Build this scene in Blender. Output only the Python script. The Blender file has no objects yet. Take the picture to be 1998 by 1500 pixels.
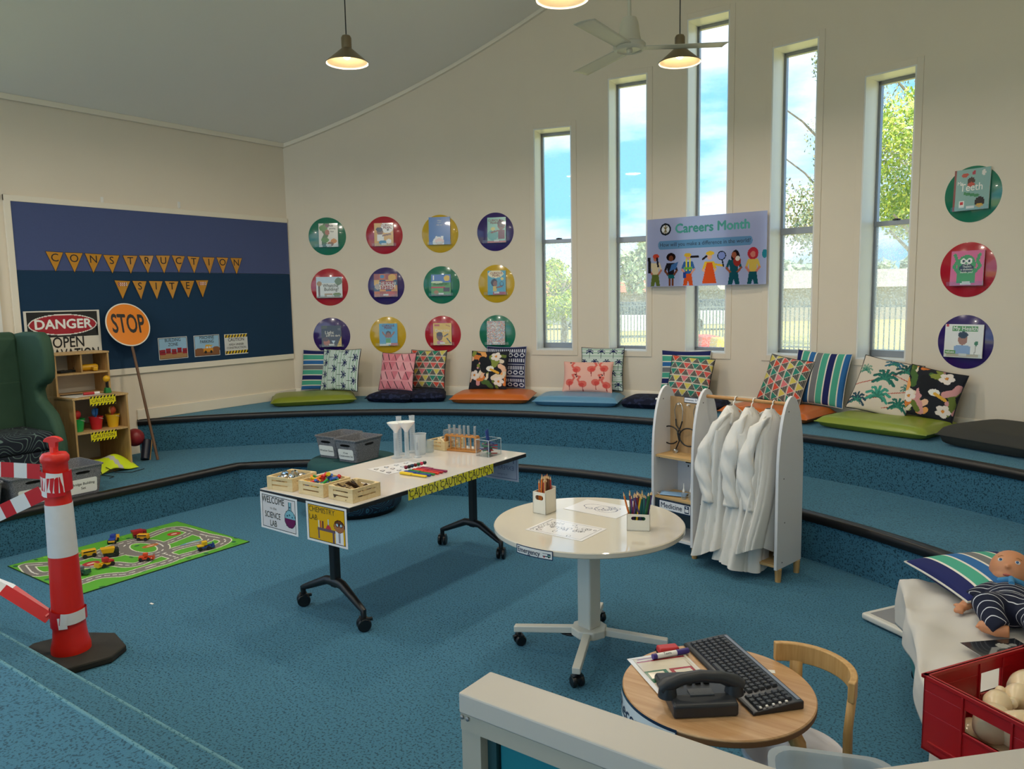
import bpy, bmesh, math, random
import numpy as np
from mathutils import Vector, Matrix
PI = math.pi
random.seed(7)
SC = bpy.context.scene
COL = SC.collection
# ------------------------------------------------------------------ camera
CAMX, CAMY, CAMZ = 2.77015, -1.01580, 1.66
FPX, TILT, ROLL, HEAD = 1500.0, 0.1150234, -0.018345, 0.626451
def _axes():
    fwd = Vector((-math.sin(HEAD) * math.cos(TILT), math.cos(HEAD) * math.cos(TILT), -math.sin(TILT)))
    rt = Vector((math.cos(HEAD), math.sin(HEAD), 0))
    up = rt.cross(fwd)
    r2 = rt * math.cos(ROLL) + up * math.sin(ROLL)
    u2 = -rt * math.sin(ROLL) + up * math.cos(ROLL)
    return r2, u2, fwd
RT, UP, FW = _axes()
cd = bpy.data.cameras.new('camera'); cam = bpy.data.objects.new('camera', cd); COL.objects.link(cam)
cd.sensor_width = 36.0; cd.lens = FPX / 1998 * 36; cd.clip_start = 0.02; cd.clip_end = 400
m = Matrix.Identity(4)
for i in range(3):
    m[i][0] = RT[i]; m[i][1] = UP[i]; m[i][2] = -FW[i]; m[i][3] = (CAMX, CAMY, CAMZ)[i]
cam.matrix_world = m
SC.camera = cam
# ------------------------------------------------------------------ view + world
SC.view_settings.view_transform = 'Standard'; SC.view_settings.look = 'None'
SC.view_settings.gamma = 1.0; SC.view_settings.use_curve_mapping = False
SC.view_settings.exposure = 0.68
w = bpy.data.worlds.new('sky'); SC.world = w; w.use_nodes = True
nt = w.node_tree; bg = nt.nodes['Background']
tc = nt.nodes.new('ShaderNodeTexCoord'); mp = nt.nodes.new('ShaderNodeMapping'); mp.inputs['Scale'].default_value = (1.0, 1.0, 3.4)
nz = nt.nodes.new('ShaderNodeTexNoise'); nz.inputs['Scale'].default_value = 2.6; nz.inputs['Detail'].default_value = 7; nz.inputs['Roughness'].default_value = .56
cr = nt.nodes.new('ShaderNodeValToRGB')
cr.color_ramp.elements[0].position = .44; cr.color_ramp.elements[0].color = (.17, .42, .70, 1)
cr.color_ramp.elements[1].position = .70; cr.color_ramp.elements[1].color = (1.0, 1.02, 1.05, 1)
nt.links.new(tc.outputs['Generated'], mp.inputs['Vector']); nt.links.new(mp.outputs['Vector'], nz.inputs['Vector'])
nt.links.new(nz.outputs['Fac'], cr.inputs['Fac']); nt.links.new(cr.outputs['Color'], bg.inputs['Color'])
bg.inputs['Strength'].default_value = 1.35
sun = bpy.data.lights.new('sun', 'SUN'); sun.energy = 5.5; sun.angle = math.radians(1.5); sun.color = (1, .95, .82)
so = bpy.data.objects.new('sun', sun); COL.objects.link(so)
sd = Vector((.75, -.30, 1.25)).normalized()          # towards the sun: right of the hall, high
so.rotation_euler = sd.to_track_quat('Z', 'Y').to_euler(); so.location = (12, -4, 14)
# ------------------------------------------------------------------ pixel helpers
def ray(px, py): return (FW + RT * ((px - 999) / FPX) - UP * ((py - 750) / FPX))
def at(px, py, z):
    d = ray(px, py); t = (z - CAMZ) / d.z
    return Vector((CAMX + d.x * t, CAMY + d.y * t, z))
def on_arc(px, py, r=5.986):
    d = ray(px, py); a = d.x * d.x + d.y * d.y; b = 2 * (CAMX * d.x + CAMY * d.y); c = CAMX ** 2 + CAMY ** 2 - r * r
    t = (-b + math.sqrt(b * b - 4 * a * c)) / (2 * a)
    return Vector((CAMX + d.x * t, CAMY + d.y * t, CAMZ + d.z * t))
def on_left(px, py, X=-4.077):
    d = ray(px, py); t = (X - CAMX) / d.x
    return Vector((X, CAMY + d.y * t, CAMZ + d.z * t))
def on_y(px, py, Y):
    d = ray(px, py); t = (Y - CAMY) / d.y
    return Vector((CAMX + d.x * t, Y, CAMZ + d.z * t))
# ------------------------------------------------------------------ materials
def lin(c):
    if isinstance(c, str):
        c = c.lstrip('#'); c = tuple(int(c[i:i + 2], 16) / 255 for i in (0, 2, 4))
    return tuple((v / 12.92 if v <= .04045 else ((v + .055) / 1.055) ** 2.4) for v in c[:3])
MC = {}
def mat(name, c='#888888', rough=.6, metal=0.0, noise=0.0, nscale=30.0, bump=0.0, bscale=200.0, spec=.5, alpha=1.0, coat=0, emit=None, es=0, trans=0, sss=0):
    if name in MC: return MC[name]
    M = bpy.data.materials.new(name); M.use_nodes = True; MC[name] = M
    n = M.node_tree.nodes; L = M.node_tree.links; b = n['Principled BSDF']
    col = (*lin(c), 1); b.inputs['Base Color'].default_value = col
    b.inputs['Roughness'].default_value = rough; b.inputs['Metallic'].default_value = metal
    b.inputs['Specular IOR Level'].default_value = spec; b.inputs['Alpha'].default_value = alpha
    b.inputs['Coat Weight'].default_value = coat
    if trans: b.inputs['Transmission Weight'].default_value = trans
    if sss: b.inputs['Subsurface Weight'].default_value = sss; b.inputs['Subsurface Scale'].default_value = .01
    if emit: b.inputs['Emission Color'].default_value = (*lin(emit), 1); b.inputs['Emission Strength'].default_value = es
    if noise or bump:
        t = n.new('ShaderNodeTexCoord')
    if noise:
        z = n.new('ShaderNodeTexNoise'); z.inputs['Scale'].default_value = nscale; z.inputs['Detail'].default_value = 4
        L.new(t.outputs['Object'], z.inputs['Vector'])
        r = n.new('ShaderNodeMixRGB'); r.blend_type = 'MIX'
        r.inputs[1].default_value = tuple(v * (1 - noise) for v in col[:3]) + (1,); r.inputs[2].default_value = tuple(min(1, v * (1 + noise)) for v in col[:3]) + (1,)
        L.new(z.outputs['Fac'], r.inputs[0]); L.new(r.outputs[0], b.inputs['Base Color'])
    if bump:
        z2 = n.new('ShaderNodeTexNoise'); z2.inputs['Scale'].default_value = bscale; z2.inputs['Detail'].default_value = 3
        L.new(t.outputs['Object'], z2.inputs['Vector'])
        bp = n.new('ShaderNodeBump'); bp.inputs['Strength'].default_value = bump; bp.inputs['Distance'].default_value = .002
        L.new(z2.outputs['Fac'], bp.inputs['Height']); L.new(bp.outputs['Normal'], b.inputs['Normal'])
    return M
def speckle(name, base, dark, scale, lo=.36, hi=.44, rough=.95, stretch=(1, 1, 1), light=None, sheen=0):
    M = bpy.data.materials.new(name); M.use_nodes = True; MC[name] = M
    n = M.node_tree.nodes; L = M.node_tree.links; b = n['Principled BSDF']; b.inputs['Roughness'].default_value = rough; b.inputs['Specular IOR Level'].default_value = .25
    if sheen: b.inputs['Sheen Weight'].default_value = sheen; b.inputs['Sheen Roughness'].default_value = .45; b.inputs['Sheen Tint'].default_value = (.42, .78, 1, 1)
    t = n.new('ShaderNodeTexCoord'); mp = n.new('ShaderNodeMapping'); mp.inputs['Scale'].default_value = stretch
    L.new(t.outputs['Object'], mp.inputs['Vector'])
    z = n.new('ShaderNodeTexNoise'); z.inputs['Scale'].default_value = scale; z.inputs['Detail'].default_value = 1.5
    L.new(mp.outputs['Vector'], z.inputs['Vector'])
    r = n.new('ShaderNodeValToRGB'); r.color_ramp.elements[0].position = lo; r.color_ramp.elements[0].color = (*lin(dark), 1)
    r.color_ramp.elements[1].position = hi; r.color_ramp.elements[1].color = (*lin(base), 1)
    z3 = n.new('ShaderNodeTexNoise'); z3.inputs['Scale'].default_value = 260; z3.inputs['Detail'].default_value = 2
    L.new(t.outputs['Object'], z3.inputs['Vector'])
    mx = n.new('ShaderNodeMixRGB'); mx.blend_type = 'MULTIPLY'; mx.inputs[0].default_value = .35
    L.new(z.outputs['Fac'], r.inputs['Fac']); L.new(r.outputs['Color'], mx.inputs[1]); L.new(z3.outputs['Fac'], mx.inputs[2]); L.new(mx.outputs[0], b.inputs['Base Color'])
    bp = n.new('ShaderNodeBump'); bp.inputs['Strength'].default_value = .5; bp.inputs['Distance'].default_value = .003
    L.new(z3.outputs['Fac'], bp.inputs['Height']); L.new(bp.outputs['Normal'], b.inputs['Normal'])
    return M
def wood(name, c1, c2, scale=6.0, rough=.45, axis=0):
    M = bpy.data.materials.new(name); M.use_nodes = True; MC[name] = M
    n = M.node_tree.nodes; L = M.node_tree.links; b = n['Principled BSDF']; b.inputs['Roughness'].default_value = rough
    t = n.new('ShaderNodeTexCoord'); mp = n.new('ShaderNodeMapping'); s = [14, 14, 14]; s[axis] = 1.2; mp.inputs['Scale'].default_value = s
    L.new(t.outputs['Object'], mp.inputs['Vector'])
    z = n.new('ShaderNodeTexNoise'); z.inputs['Scale'].default_value = scale; z.inputs['Detail'].default_value = 5; z.inputs['Distortion'].default_value = .6
    L.new(mp.outputs['Vector'], z.inputs['Vector'])
    r = n.new('ShaderNodeValToRGB'); r.color_ramp.elements[0].position = .3; r.color_ramp.elements[0].color = (*lin(c1), 1)
    r.color_ramp.elements[1].position = .7; r.color_ramp.elements[1].color = (*lin(c2), 1)
    L.new(z.outputs['Fac'], r.inputs['Fac']); L.new(r.outputs['Color'], b.inputs['Base Color'])
    return M
def colmat(name, rough=.7, bump=0, coat=0):
    if name in MC: return MC[name]
    M = mat(name, '#888888', rough, bump=bump, bscale=900, coat=coat)
    n = M.node_tree.nodes; L = M.node_tree.links; a = n.new('ShaderNodeAttribute'); a.attribute_name = 'col'
    L.new(a.outputs['Color'], n['Principled BSDF'].inputs['Base Color'])
    return M
def clear(name, tint='#ffffff', fac=.12, rough=.05, dirt=0.0, body=0.0, dscale=60):
    """clear sheet: mostly transparent with a reflecting skin, optional milky body or dirt"""
    M = bpy.data.materials.new(name); M.use_nodes = True; MC[name] = M
    n = M.node_tree.nodes; L = M.node_tree.links; n.remove(n['Principled BSDF']); o = n['Material Output']
    tr = n.new('ShaderNodeBsdfTransparent'); tr.inputs['Color'].default_value = (*lin(tint), 1)
    gl = n.new('ShaderNodeBsdfGlossy'); gl.inputs['Roughness'].default_value = rough
    lw = n.new('ShaderNodeLayerWeight'); lw.inputs['Blend'].default_value = .5
    pw = n.new('ShaderNodeMath'); pw.operation = 'POWER'; pw.inputs[1].default_value = 4.0; L.new(lw.outputs['Facing'], pw.inputs[0])
    mu = n.new('ShaderNodeMath'); mu.operation = 'MULTIPLY_ADD'; mu.inputs[1].default_value = .6; mu.inputs[2].default_value = fac * .25
    L.new(pw.outputs[0], mu.inputs[0])
    mx = n.new('ShaderNodeMixShader'); L.new(mu.outputs[0], mx.inputs[0]); L.new(tr.outputs[0], mx.inputs[1]); L.new(gl.outputs[0], mx.inputs[2])
    last = mx
    if dirt or body:
        df = n.new('ShaderNodeBsdfTranslucent'); df.inputs['Color'].default_value = (.92, .94, .95, 1)
        d2 = n.new('ShaderNodeBsdfDiffuse'); d2.inputs['Color'].default_value = (.88, .9, .92, 1)
        ad = n.new('ShaderNodeMixShader'); ad.inputs[0].default_value = .5; L.new(df.outputs[0], ad.inputs[1]); L.new(d2.outputs[0], ad.inputs[2])
        m2 = n.new('ShaderNodeMixShader'); L.new(mx.outputs[0], m2.inputs[1]); L.new(ad.outputs[0], m2.inputs[2])
        if dirt:
            t = n.new('ShaderNodeTexCoord'); z = n.new('ShaderNodeTexNoise'); z.inputs['Scale'].default_value = dscale; z.inputs['Detail'].default_value = 5
            L.new(t.outputs['Object'], z.inputs['Vector'])
            r = n.new('ShaderNodeMapRange'); r.inputs[1].default_value = .45; r.inputs[2].default_value = .75; r.inputs[3].default_value = body; r.inputs[4].default_value = min(1, body + dirt)
            L.new(z.outputs['Fac'], r.inputs[0]); L.new(r.outputs[0], m2.inputs[0])
        else: m2.inputs[0].default_value = body
        last = m2
    L.new(last.outputs[0], o.inputs['Surface'])
    return M
# ------------------------------------------------------------------ object helpers
def tag(o, label=None, cat=None, group=None, kind=None):
    if label: o['label'] = label
    if cat: o['category'] = cat
    if group: o['group'] = group
    if kind: o['kind'] = kind
    return o
def thing(name, label, cat, loc=(0, 0, 0), rz=0.0, group=None, rot=None):
    o = bpy.data.objects.new(name, None); COL.objects.link(o); o.empty_display_size = .05
    o.location = loc; o.rotation_euler = rot if rot is not None else (0, 0, rz)
    return tag(o, label, cat, group)
def newell(v):
    nx = ny = nz = 0
    for i in range(len(v)):
        a = v[i]; b = v[(i + 1) % len(v)]
        nx += (a[1] - b[1]) * (a[2] + b[2]); ny += (a[2] - b[2]) * (a[0] + b[0]); nz += (a[0] - b[0]) * (a[1] + b[1])
    return Vector((nx, ny, nz))
class MB:
    def __init__(s): s.v = []; s.f = []
    def add(s, v, f):
        b = len(s.v); s.v += [tuple(p) for p in v]; s.f += [tuple(i + b for i in q) for q in f]; return s
    def box(s, x0, x1, y0, y1, z0, z1, M=None):
        v = [(x0, y0, z0), (x1, y0, z0), (x1, y1, z0), (x0, y1, z0), (x0, y0, z1), (x1, y0, z1), (x1, y1, z1), (x0, y1, z1)]
        if M is not None: v = [tuple(M @ Vector(p)) for p in v]
        return s.add(v, [(0, 3, 2, 1), (4, 5, 6, 7), (0, 1, 5, 4), (1, 2, 6, 5), (2, 3, 7, 6), (3, 0, 4, 7)])
    def cbox(s, c, size, rz=0, M=None):
        T = Matrix.Translation(c) @ Matrix.Rotation(rz, 4, 'Z')
        if M is not None: T = M @ T
        x, y, z = (k / 2 for k in size); return s.box(-x, x, -y, y, -z, z, T)
    def frustum(s, c, w0, d0, w1, d1, z0, z1):
        x, y = c
        v = [(x + a * w0 / 2, y + b * d0 / 2, z0) for a, b in ((-1, -1), (1, -1), (1, 1), (-1, 1))] + [(x + a * w1 / 2, y + b * d1 / 2, z1) for a, b in ((-1, -1), (1, -1), (1, 1), (-1, 1))]
        return s.add(v, [(0, 3, 2, 1), (4, 5, 6, 7), (0, 1, 5, 4), (1, 2, 6, 5), (2, 3, 7, 6), (3, 0, 4, 7)])
    def cyl(s, p0, p1, r0, r1=None, n=16, caps=True):
        p0 = Vector(p0); p1 = Vector(p1); r1 = r0 if r1 is None else r1
        d = (p1 - p0).normalized(); a = d.orthogonal().normalized(); b = d.cross(a)
        v = []
        for p, r in ((p0, r0), (p1, r1)):
            for i in range(n):
                t = 2 * PI * i / n; v.append(p + a * (r * math.cos(t)) + b * (r * math.sin(t)))
        f = [(i, (i + 1) % n, n + (i + 1) % n, n + i) for i in range(n)]
        if caps: f += [tuple(range(n - 1, -1, -1)), tuple(range(n, 2 * n))]
        return s.add(v, f)
    def lathe(s, prof, n=24, c=(0, 0, 0), M=None, a0=0, a1=2 * PI):
        full = abs(a1 - a0 - 2 * PI) < 1e-6; k = n if full else n + 1; v = []; m_ = len(prof)
        for i in range(k):
            t = a0 + (a1 - a0) * i / n
            for r, z in prof: v.append((c[0] + r * math.cos(t), c[1] + r * math.sin(t), c[2] + z))
        if M is not None: v = [tuple(M @ Vector(p)) for p in v]
        f = []
        for i in range(n):
            j = (i + 1) % k
            for q in range(m_ - 1):
                f.append((i * m_ + q, j * m_ + q, j * m_ + q + 1, i * m_ + q + 1))
        return s.add(v, f)
    def tube(s, pts, r, n=8, caps=True, closed=False):
        pts = [Vector(p) for p in pts]; k = len(pts); v = []; rr = r if isinstance(r, (list, tuple)) else [r] * k
        prev = None
        for i, p in enumerate(pts):
            if closed: d = pts[(i + 1) % k] - pts[i - 1]
            else: d = pts[min(i + 1, k - 1)] - pts[max(i - 1, 0)]
            d.normalize()
            if prev is None: a = d.orthogonal().normalized()
            else:
                a = prev - d * prev.dot(d)
                a = a.normalized() if a.length > 1e-6 else d.orthogonal().normalized()
            prev = a; b = d.cross(a)
            for j in range(n):
                t = 2 * PI * j / n; v.append(p + a * (rr[i] * math.cos(t)) + b * (rr[i] * math.sin(t)))
        f = []
        for i in range(k if closed else k - 1):
            i2 = (i + 1) % k
            for j in range(n): f.append((i * n + j, i * n + (j + 1) % n, i2 * n + (j + 1) % n, i2 * n + j))
        if caps and not closed: f += [tuple(range(n - 1, -1, -1)), tuple(range((k - 1) * n, k * n))]
        return s.add(v, f)
    def prism(s, poly, z0, z1, M=None):
        n = len(poly)
        if sum(poly[i][0] * poly[(i + 1) % n][1] - poly[(i + 1) % n][0] * poly[i][1] for i in range(n)) < 0: poly = poly[::-1]
        v = [(x, y, z0) for x, y in poly] + [(x, y, z1) for x, y in poly]
        if M is not None: v = [tuple(M @ Vector(p)) for p in v]
        return s.add(v, [tuple(range(n - 1, -1, -1)), tuple(range(n, 2 * n))] + [(i, (i + 1) % n, n + (i + 1) % n, n + i) for i in range(n)])
    def sphere(s, c, r, sc=(1, 1, 1), n=16, m_=10, M=None):
        v = []; f = []
        for i in range(m_ + 1):
            ph = PI * i / m_
            for j in range(n):
                t = 2 * PI * j / n; v.append((c[0] + r * sc[0] * math.sin(ph) * math.cos(t), c[1] + r * sc[1] * math.sin(ph) * math.sin(t), c[2] + r * sc[2] * math.cos(ph)))
        if M is not None: v = [tuple(M @ Vector(p)) for p in v]
        for i in range(m_):
            for j in range(n):
                a = i * n + j; b = i * n + (j + 1) % n; c2 = (i + 1) * n + (j + 1) % n; d = (i + 1) * n + j
                if i == 0: f.append((a, d, c2))
                elif i == m_ - 1: f.append((a, d, b))
                else: f.append((a, d, c2, b))
        return s.add(v, f)
    def grid(s, fn, nu, nv, closed_u=False):
        """fn(u,v)->point, u,v in 0..1"""
        b = len(s.v); ku = nu if closed_u else nu + 1
        for i in range(ku):
            for j in range(nv + 1): s.v.append(tuple(fn(i / nu, j / nv)))
        for i in range(nu):
            i2 = (i + 1) % ku
            for j in range(nv):
                s.f.append((b + i * (nv + 1) + j, b + i2 * (nv + 1) + j, b + i2 * (nv + 1) + j + 1, b + i * (nv + 1) + j + 1))
        return s
    def build(s, name, mt, parent=None, smooth=None, bevel=0, seg=2, M=None, merge=False, solid=0, sub=0):
        me = bpy.data.meshes.new(name)
        v = s.v if M is None else [tuple(M @ Vector(p)) for p in s.v]
        me.from_pydata(v, [], s.f); me.update()
        if merge:
            bm = bmesh.new(); bm.from_mesh(me); bmesh.ops.remove_doubles(bm, verts=bm.verts, dist=1e-5); bmesh.ops.recalc_face_normals(bm, faces=bm.faces); bm.to_mesh(me); bm.free()
        if smooth is not None:
            me.polygons.foreach_set('use_smooth', [True] * len(me.polygons)); me.set_sharp_from_angle(angle=math.radians(smooth))
        me.materials.append(mt)
        o = bpy.data.objects.new(name, me); COL.objects.link(o)
        if parent is not None: o.parent = parent
        if solid: k = o.modifiers.new('thick', 'SOLIDIFY'); k.thickness = solid; k.offset = 0
        if bevel:
            k = o.modifiers.new('edge', 'BEVEL'); k.width = bevel; k.segments = seg; k.limit_method = 'ANGLE'; k.angle_limit = math.radians(40)
        if sub: k = o.modifiers.new('sub', 'SUBSURF'); k.levels = sub; k.render_levels = sub
        return o
def struct(o, label=None, cat=None): return tag(o, label, cat, kind='structure')
def copy_tree(o, parent=None):
    c = o.copy(); COL.objects.link(c); c.parent = parent
    for ch in list(o.children): copy_tree(ch, c)
    return c
def frame_matrix(origin, xdir, updir=(0, 0, 1)):
    """local x = xdir, local y = up, local z = normal towards viewer (x cross up)"""
    x = Vector(xdir).normalized(); u = Vector(updir); u = (u - x * u.dot(x)).normalized(); z = x.cross(u)
    M_ = Matrix.Identity(4)
    for i in range(3): M_[i][0] = x[i]; M_[i][1] = u[i]; M_[i][2] = z[i]; M_[i][3] = origin[i]
    return M_
# ---- lettering as flat meshes
_TC = {}
def txt(s, size, mt, parent=None, M=None, name='lettering', sx=1.0, bold=0.0, align='CENTER', track=1.0, thick=0.0):
    key = (s, round(bold, 4), align, track)
    if key not in _TC:
        cu = bpy.data.curves.new('t', 'FONT'); cu.body = s; cu.size = 1.0; cu.align_x = align; cu.align_y = 'CENTER'
        cu.resolution_u = 3; cu.offset = min(0, bold); cu.space_character = track; cu.space_line = .95
        ob = bpy.data.objects.new('t', cu); COL.objects.link(ob)
        dg = bpy.context.evaluated_depsgraph_get(); dg.update()
        me = bpy.data.meshes.new_from_object(ob.evaluated_get(dg)); _TC[key] = me
        bpy.data.objects.remove(ob)
    me = _TC[key].copy()
    if bold > 0:      # heavier strokes: the same outline laid side by side
        bm = bmesh.new()
        for k, (dx, dy) in enumerate(((0, 0), (bold, 0), (-bold, 0), (0, bold), (0, -bold))):
            m2 = _TC[key].copy(); m2.transform(Matrix.Translation((dx, dy, .0004 * k))); bm.from_mesh(m2); bpy.data.meshes.remove(m2)
        bm.to_mesh(me); bm.free()
    T = (M if M is not None else Matrix.Identity(4)) @ Matrix.Diagonal((size * sx, size, size, 1))
    me.transform(T); me.materials.clear(); me.materials.append(mt)
    o = bpy.data.objects.new(name, me); COL.objects.link(o)
    if parent is not None: o.parent = parent
    return o
# ---- printed colour panels: a grid of cells, each cell a face with its own printed colour
class Canvas:
    def __init__(s, w, h, bg='#ffffff'): s.w = w; s.h = h; s.a = np.zeros((h, w, 3)); s.a[:] = lin(bg); s.yy, s.xx = np.mgrid[0:h, 0:w]; s.xx = (s.xx + .5) / w; s.yy = 1 - (s.yy + .5) / h
    # coordinates 0..1, y up
    def rect(s, x0, y0, x1, y1, c): s.a[(s.xx >= x0) & (s.xx < x1) & (s.yy >= y0) & (s.yy < y1)] = lin(c); return s
    def ell(s, x, y, rx, ry, c): s.a[((s.xx - x) / rx) ** 2 + ((s.yy - y) / ry) ** 2 <= 1] = lin(c); return s
    def ring(s, x, y, rx, ry, t, c):
        q = ((s.xx - x) / rx) ** 2 + ((s.yy - y) / ry) ** 2; q2 = ((s.xx - x) / (rx - t)) ** 2 + ((s.yy - y) / (ry - t)) ** 2; s.a[(q <= 1) & (q2 >= 1)] = lin(c); return s
    def line(s, x0, y0, x1, y1, t, c, asp=None):
        asp = asp or s.w / s.h; X = s.xx * asp; ax, bx = x0 * asp, x1 * asp; dx, dy = bx - ax, y1 - y0; L2 = dx * dx + dy * dy + 1e-12
        k = np.clip(((X - ax) * dx + (s.yy - y0) * dy) / L2, 0, 1); d = np.hypot(X - ax - k * dx, s.yy - y0 - k * dy); s.a[d <= t / 2] = lin(c); return s
    def path(s, pts, t, c):
        for p, q in zip(pts[:-1], pts[1:]): s.line(*p, *q, t, c)
        return s
    def poly(s, pts, c):
        ins = np.zeros(s.xx.shape, bool); n = len(pts)
        for i in range(n):
            x0, y0 = pts[i]; x1, y1 = pts[(i + 1) % n]
            if y0 == y1: continue
            k = ((y0 > s.yy) != (y1 > s.yy)) & (s.xx < (x1 - x0) * (s.yy - y0) / (y1 - y0) + x0); ins ^= k
        s.a[ins] = lin(c); return s
    def mask(s, m_, c): s.a[m_] = lin(c); return s
def panel(name, cv, wd, ht, mt, parent=None, M=None, keep=None, back=None, run=9999):
    """flat printed panel centred on the origin in its XY plane; equal neighbours are merged to rectangles; keep = mask of cells kept"""
    h, w = cv.a.shape[:2]; q = np.round(cv.a * 255).astype(int); key = q[..., 0] * 65536 + q[..., 1] * 256 + q[..., 2]
    if keep is not None: key = np.where(keep, key, -1)
    done = np.zeros((h, w), bool); V = []; F = []; Cc = []
    for i in range(h):
        j = 0
        while j < w:
            if done[i, j] or key[i, j] < 0: j += 1; continue
            k = key[i, j]; j2 = j
            while j2 < w and j2 - j < run and key[i, j2] == k and not done[i, j2]: j2 += 1
            i2 = i + 1
            while i2 < h and (key[i2, j:j2] == k).all() and not done[i2, j:j2].any(): i2 += 1
            done[i:i2, j:j2] = True
            x0 = (j / w - .5) * wd; x1 = (j2 / w - .5) * wd; y1 = (.5 - i / h) * ht; y0 = (.5 - i2 / h) * ht
            b = len(V); V += [(x0, y0, 0), (x1, y0, 0), (x1, y1, 0), (x0, y1, 0)]; F.append((b, b + 1, b + 2, b + 3)); Cc.append((*cv.a[i, j], 1)); j = j2
    if back is not None:
        b = len(V); V += [(-wd / 2, -ht / 2, -back), (wd / 2, -ht / 2, -back), (wd / 2, ht / 2, -back), (-wd / 2, ht / 2, -back)]
        V += [(-wd / 2, -ht / 2, -1e-4), (wd / 2, -ht / 2, -1e-4), (wd / 2, ht / 2, -1e-4), (-wd / 2, ht / 2, -1e-4)]
        F += [(b + 3, b + 2, b + 1, b), (b, b + 1, b + 5, b + 4), (b + 1, b + 2, b + 6, b + 5), (b + 2, b + 3, b + 7, b + 6), (b + 3, b, b + 4, b + 7)]; Cc += [(.75, .75, .75, 1)] * 5
    if M is not None: V = [tuple(M @ Vector(p)) for p in V]
    me = bpy.data.meshes.new(name); me.from_pydata(V, [], F)
    at_ = me.attributes.new('col', 'FLOAT_COLOR', 'FACE'); at_.data.foreach_set('color', np.array(Cc, dtype=np.float32).ravel())
    me.materials.append(mt); o = bpy.data.objects.new(name, me); COL.objects.link(o)
    if parent is not None: o.parent = parent
    return o
def paint(o, fn):
    """colour each face of a mesh by fn(face centre in local space) -> linear rgb"""
    me = o.data; c = np.array([tuple(p.center) for p in me.polygons]); col = np.ones((len(c), 4), np.float32); col[:, :3] = fn(c)
    a = me.attributes.new('col', 'FLOAT_COLOR', 'FACE'); a.data.foreach_set('color', col.ravel()); return o
# ================================================================== the room shell
R, EX, ZE, K = 5.986, 4.077, 3.2915, 0.50527
ZB, Z1, ZL = 0.59, 0.2885, 0.144
XL = -2.85                       # straight edge of the lower tier
TC0 = .1                         # tier arcs are centred a little right of the wall arc
R2, R1 = 4.92, 4.06
YB = -6.0
def roof(x): return ZE + K * (EX - abs(x))
m_carpet = speckle('teal speckled carpet', '#3f7690', '#1a4456', 105, .38, .46, rough=.8, sheen=.4)
m_wall = mat('warm cream wall paint', '#e9dcc8', .8, noise=.03, nscale=3, bump=.12, bscale=120)
m_wall_l = m_wall
m_ceil = mat('pale grey green ceiling', '#f3efe6', .85, noise=.02, nscale=1.5)
m_trim = mat('cream trim paint', '#efe5d2', .45)
m_white = mat('white gloss paint', '#eceae4', .35)
m_nose = mat('black rubber nosing', '#0b0b0e', .38, bump=.1, bscale=300)
m_alu = mat('grey aluminium', '#8d9094', .35, .6)
mb = MB(); mb.box(-2.9, 3.4, .3, 4.2, -.06, 0); struct(mb.build('floor', m_carpet), 'teal speckled carpet of the sunken floor')
def ring_poly(r_in, cx, a0, a1, n):
    return [(cx + r_in * math.sin(a0 + (a1 - a0) * i / n), r_in * math.cos(a0 + (a1 - a0) * i / n)) for i in range(n + 1)]
def arc_to_x(r, cx, x): return math.asin((x - cx) / r)
# lower tier: floor level Z1 between its inner edge and the wall
aL = arc_to_x(R1, TC0, XL); aR = arc_to_x(R1, TC0, 3.35)
inner = [(XL, .12)] + ring_poly(R1, TC0, aL, aR, 60) + [(3.35, .12)]
def slab(name, inner, outer, z0, z1):
    mb = MB(); n = len(inner)
    # top + front riser
    v = [(x, y, z1) for x, y in inner] + [(x, y, z1) for x, y in outer]
    mb.add(v, [(i, n + i, n + i + 1, i + 1) for i in range(n - 1)])
    v = [(x, y, z1) for x, y in inner] + [(x, y, z0) for x, y in inner]
    mb.add(v, [(i, i + 1, n + i + 1, n + i) for i in range(n - 1)])
    return mb.build(name, m_carpet, smooth=30)
def outer_for(p, grow=.1):
    x, y = p
    if y < 3.2 and abs(x) > 2.5: return (math.copysign(EX + .02, x), y + 0.0)
    a = math.atan2(x, y); return ((R + grow) * math.sin(a), (R + grow) * math.cos(a))
outer = []
for (x, y) in inner:
    a = math.atan2(x, y)
    ox, oy = (R + .02) * math.sin(a), (R + .02) * math.cos(a)
    if abs(ox) > EX: oy = y if y < 2.7 else oy * EX / abs(ox); ox = math.copysign(EX + .02, ox)
    outer.append((ox, oy))
struct(slab('seating_tier', inner, outer, 0, Z1), 'lower curved carpeted seating tier')
def arc_wall_x(r, cx): return arc_to_x(r, cx, -EX), arc_to_x(r, cx, EX)
b0, b1 = arc_wall_x(R2, TC0)
inner2 = ring_poly(R2, TC0, b0, b1, 80); outer2 = []
for (x, y) in inner2:
    a = math.atan2(x, y); ox, oy = (R + .02) * math.sin(a), (R + .02) * math.cos(a)
    if abs(ox) > EX: s_ = (EX + .01) / abs(ox); ox *= s_; oy = max(y, oy * s_)
    outer2.append((ox, oy))
struct(slab('seating_tier', inner2, outer2, Z1, ZB), 'upper curved carpeted seating tier under the cushions')
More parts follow.
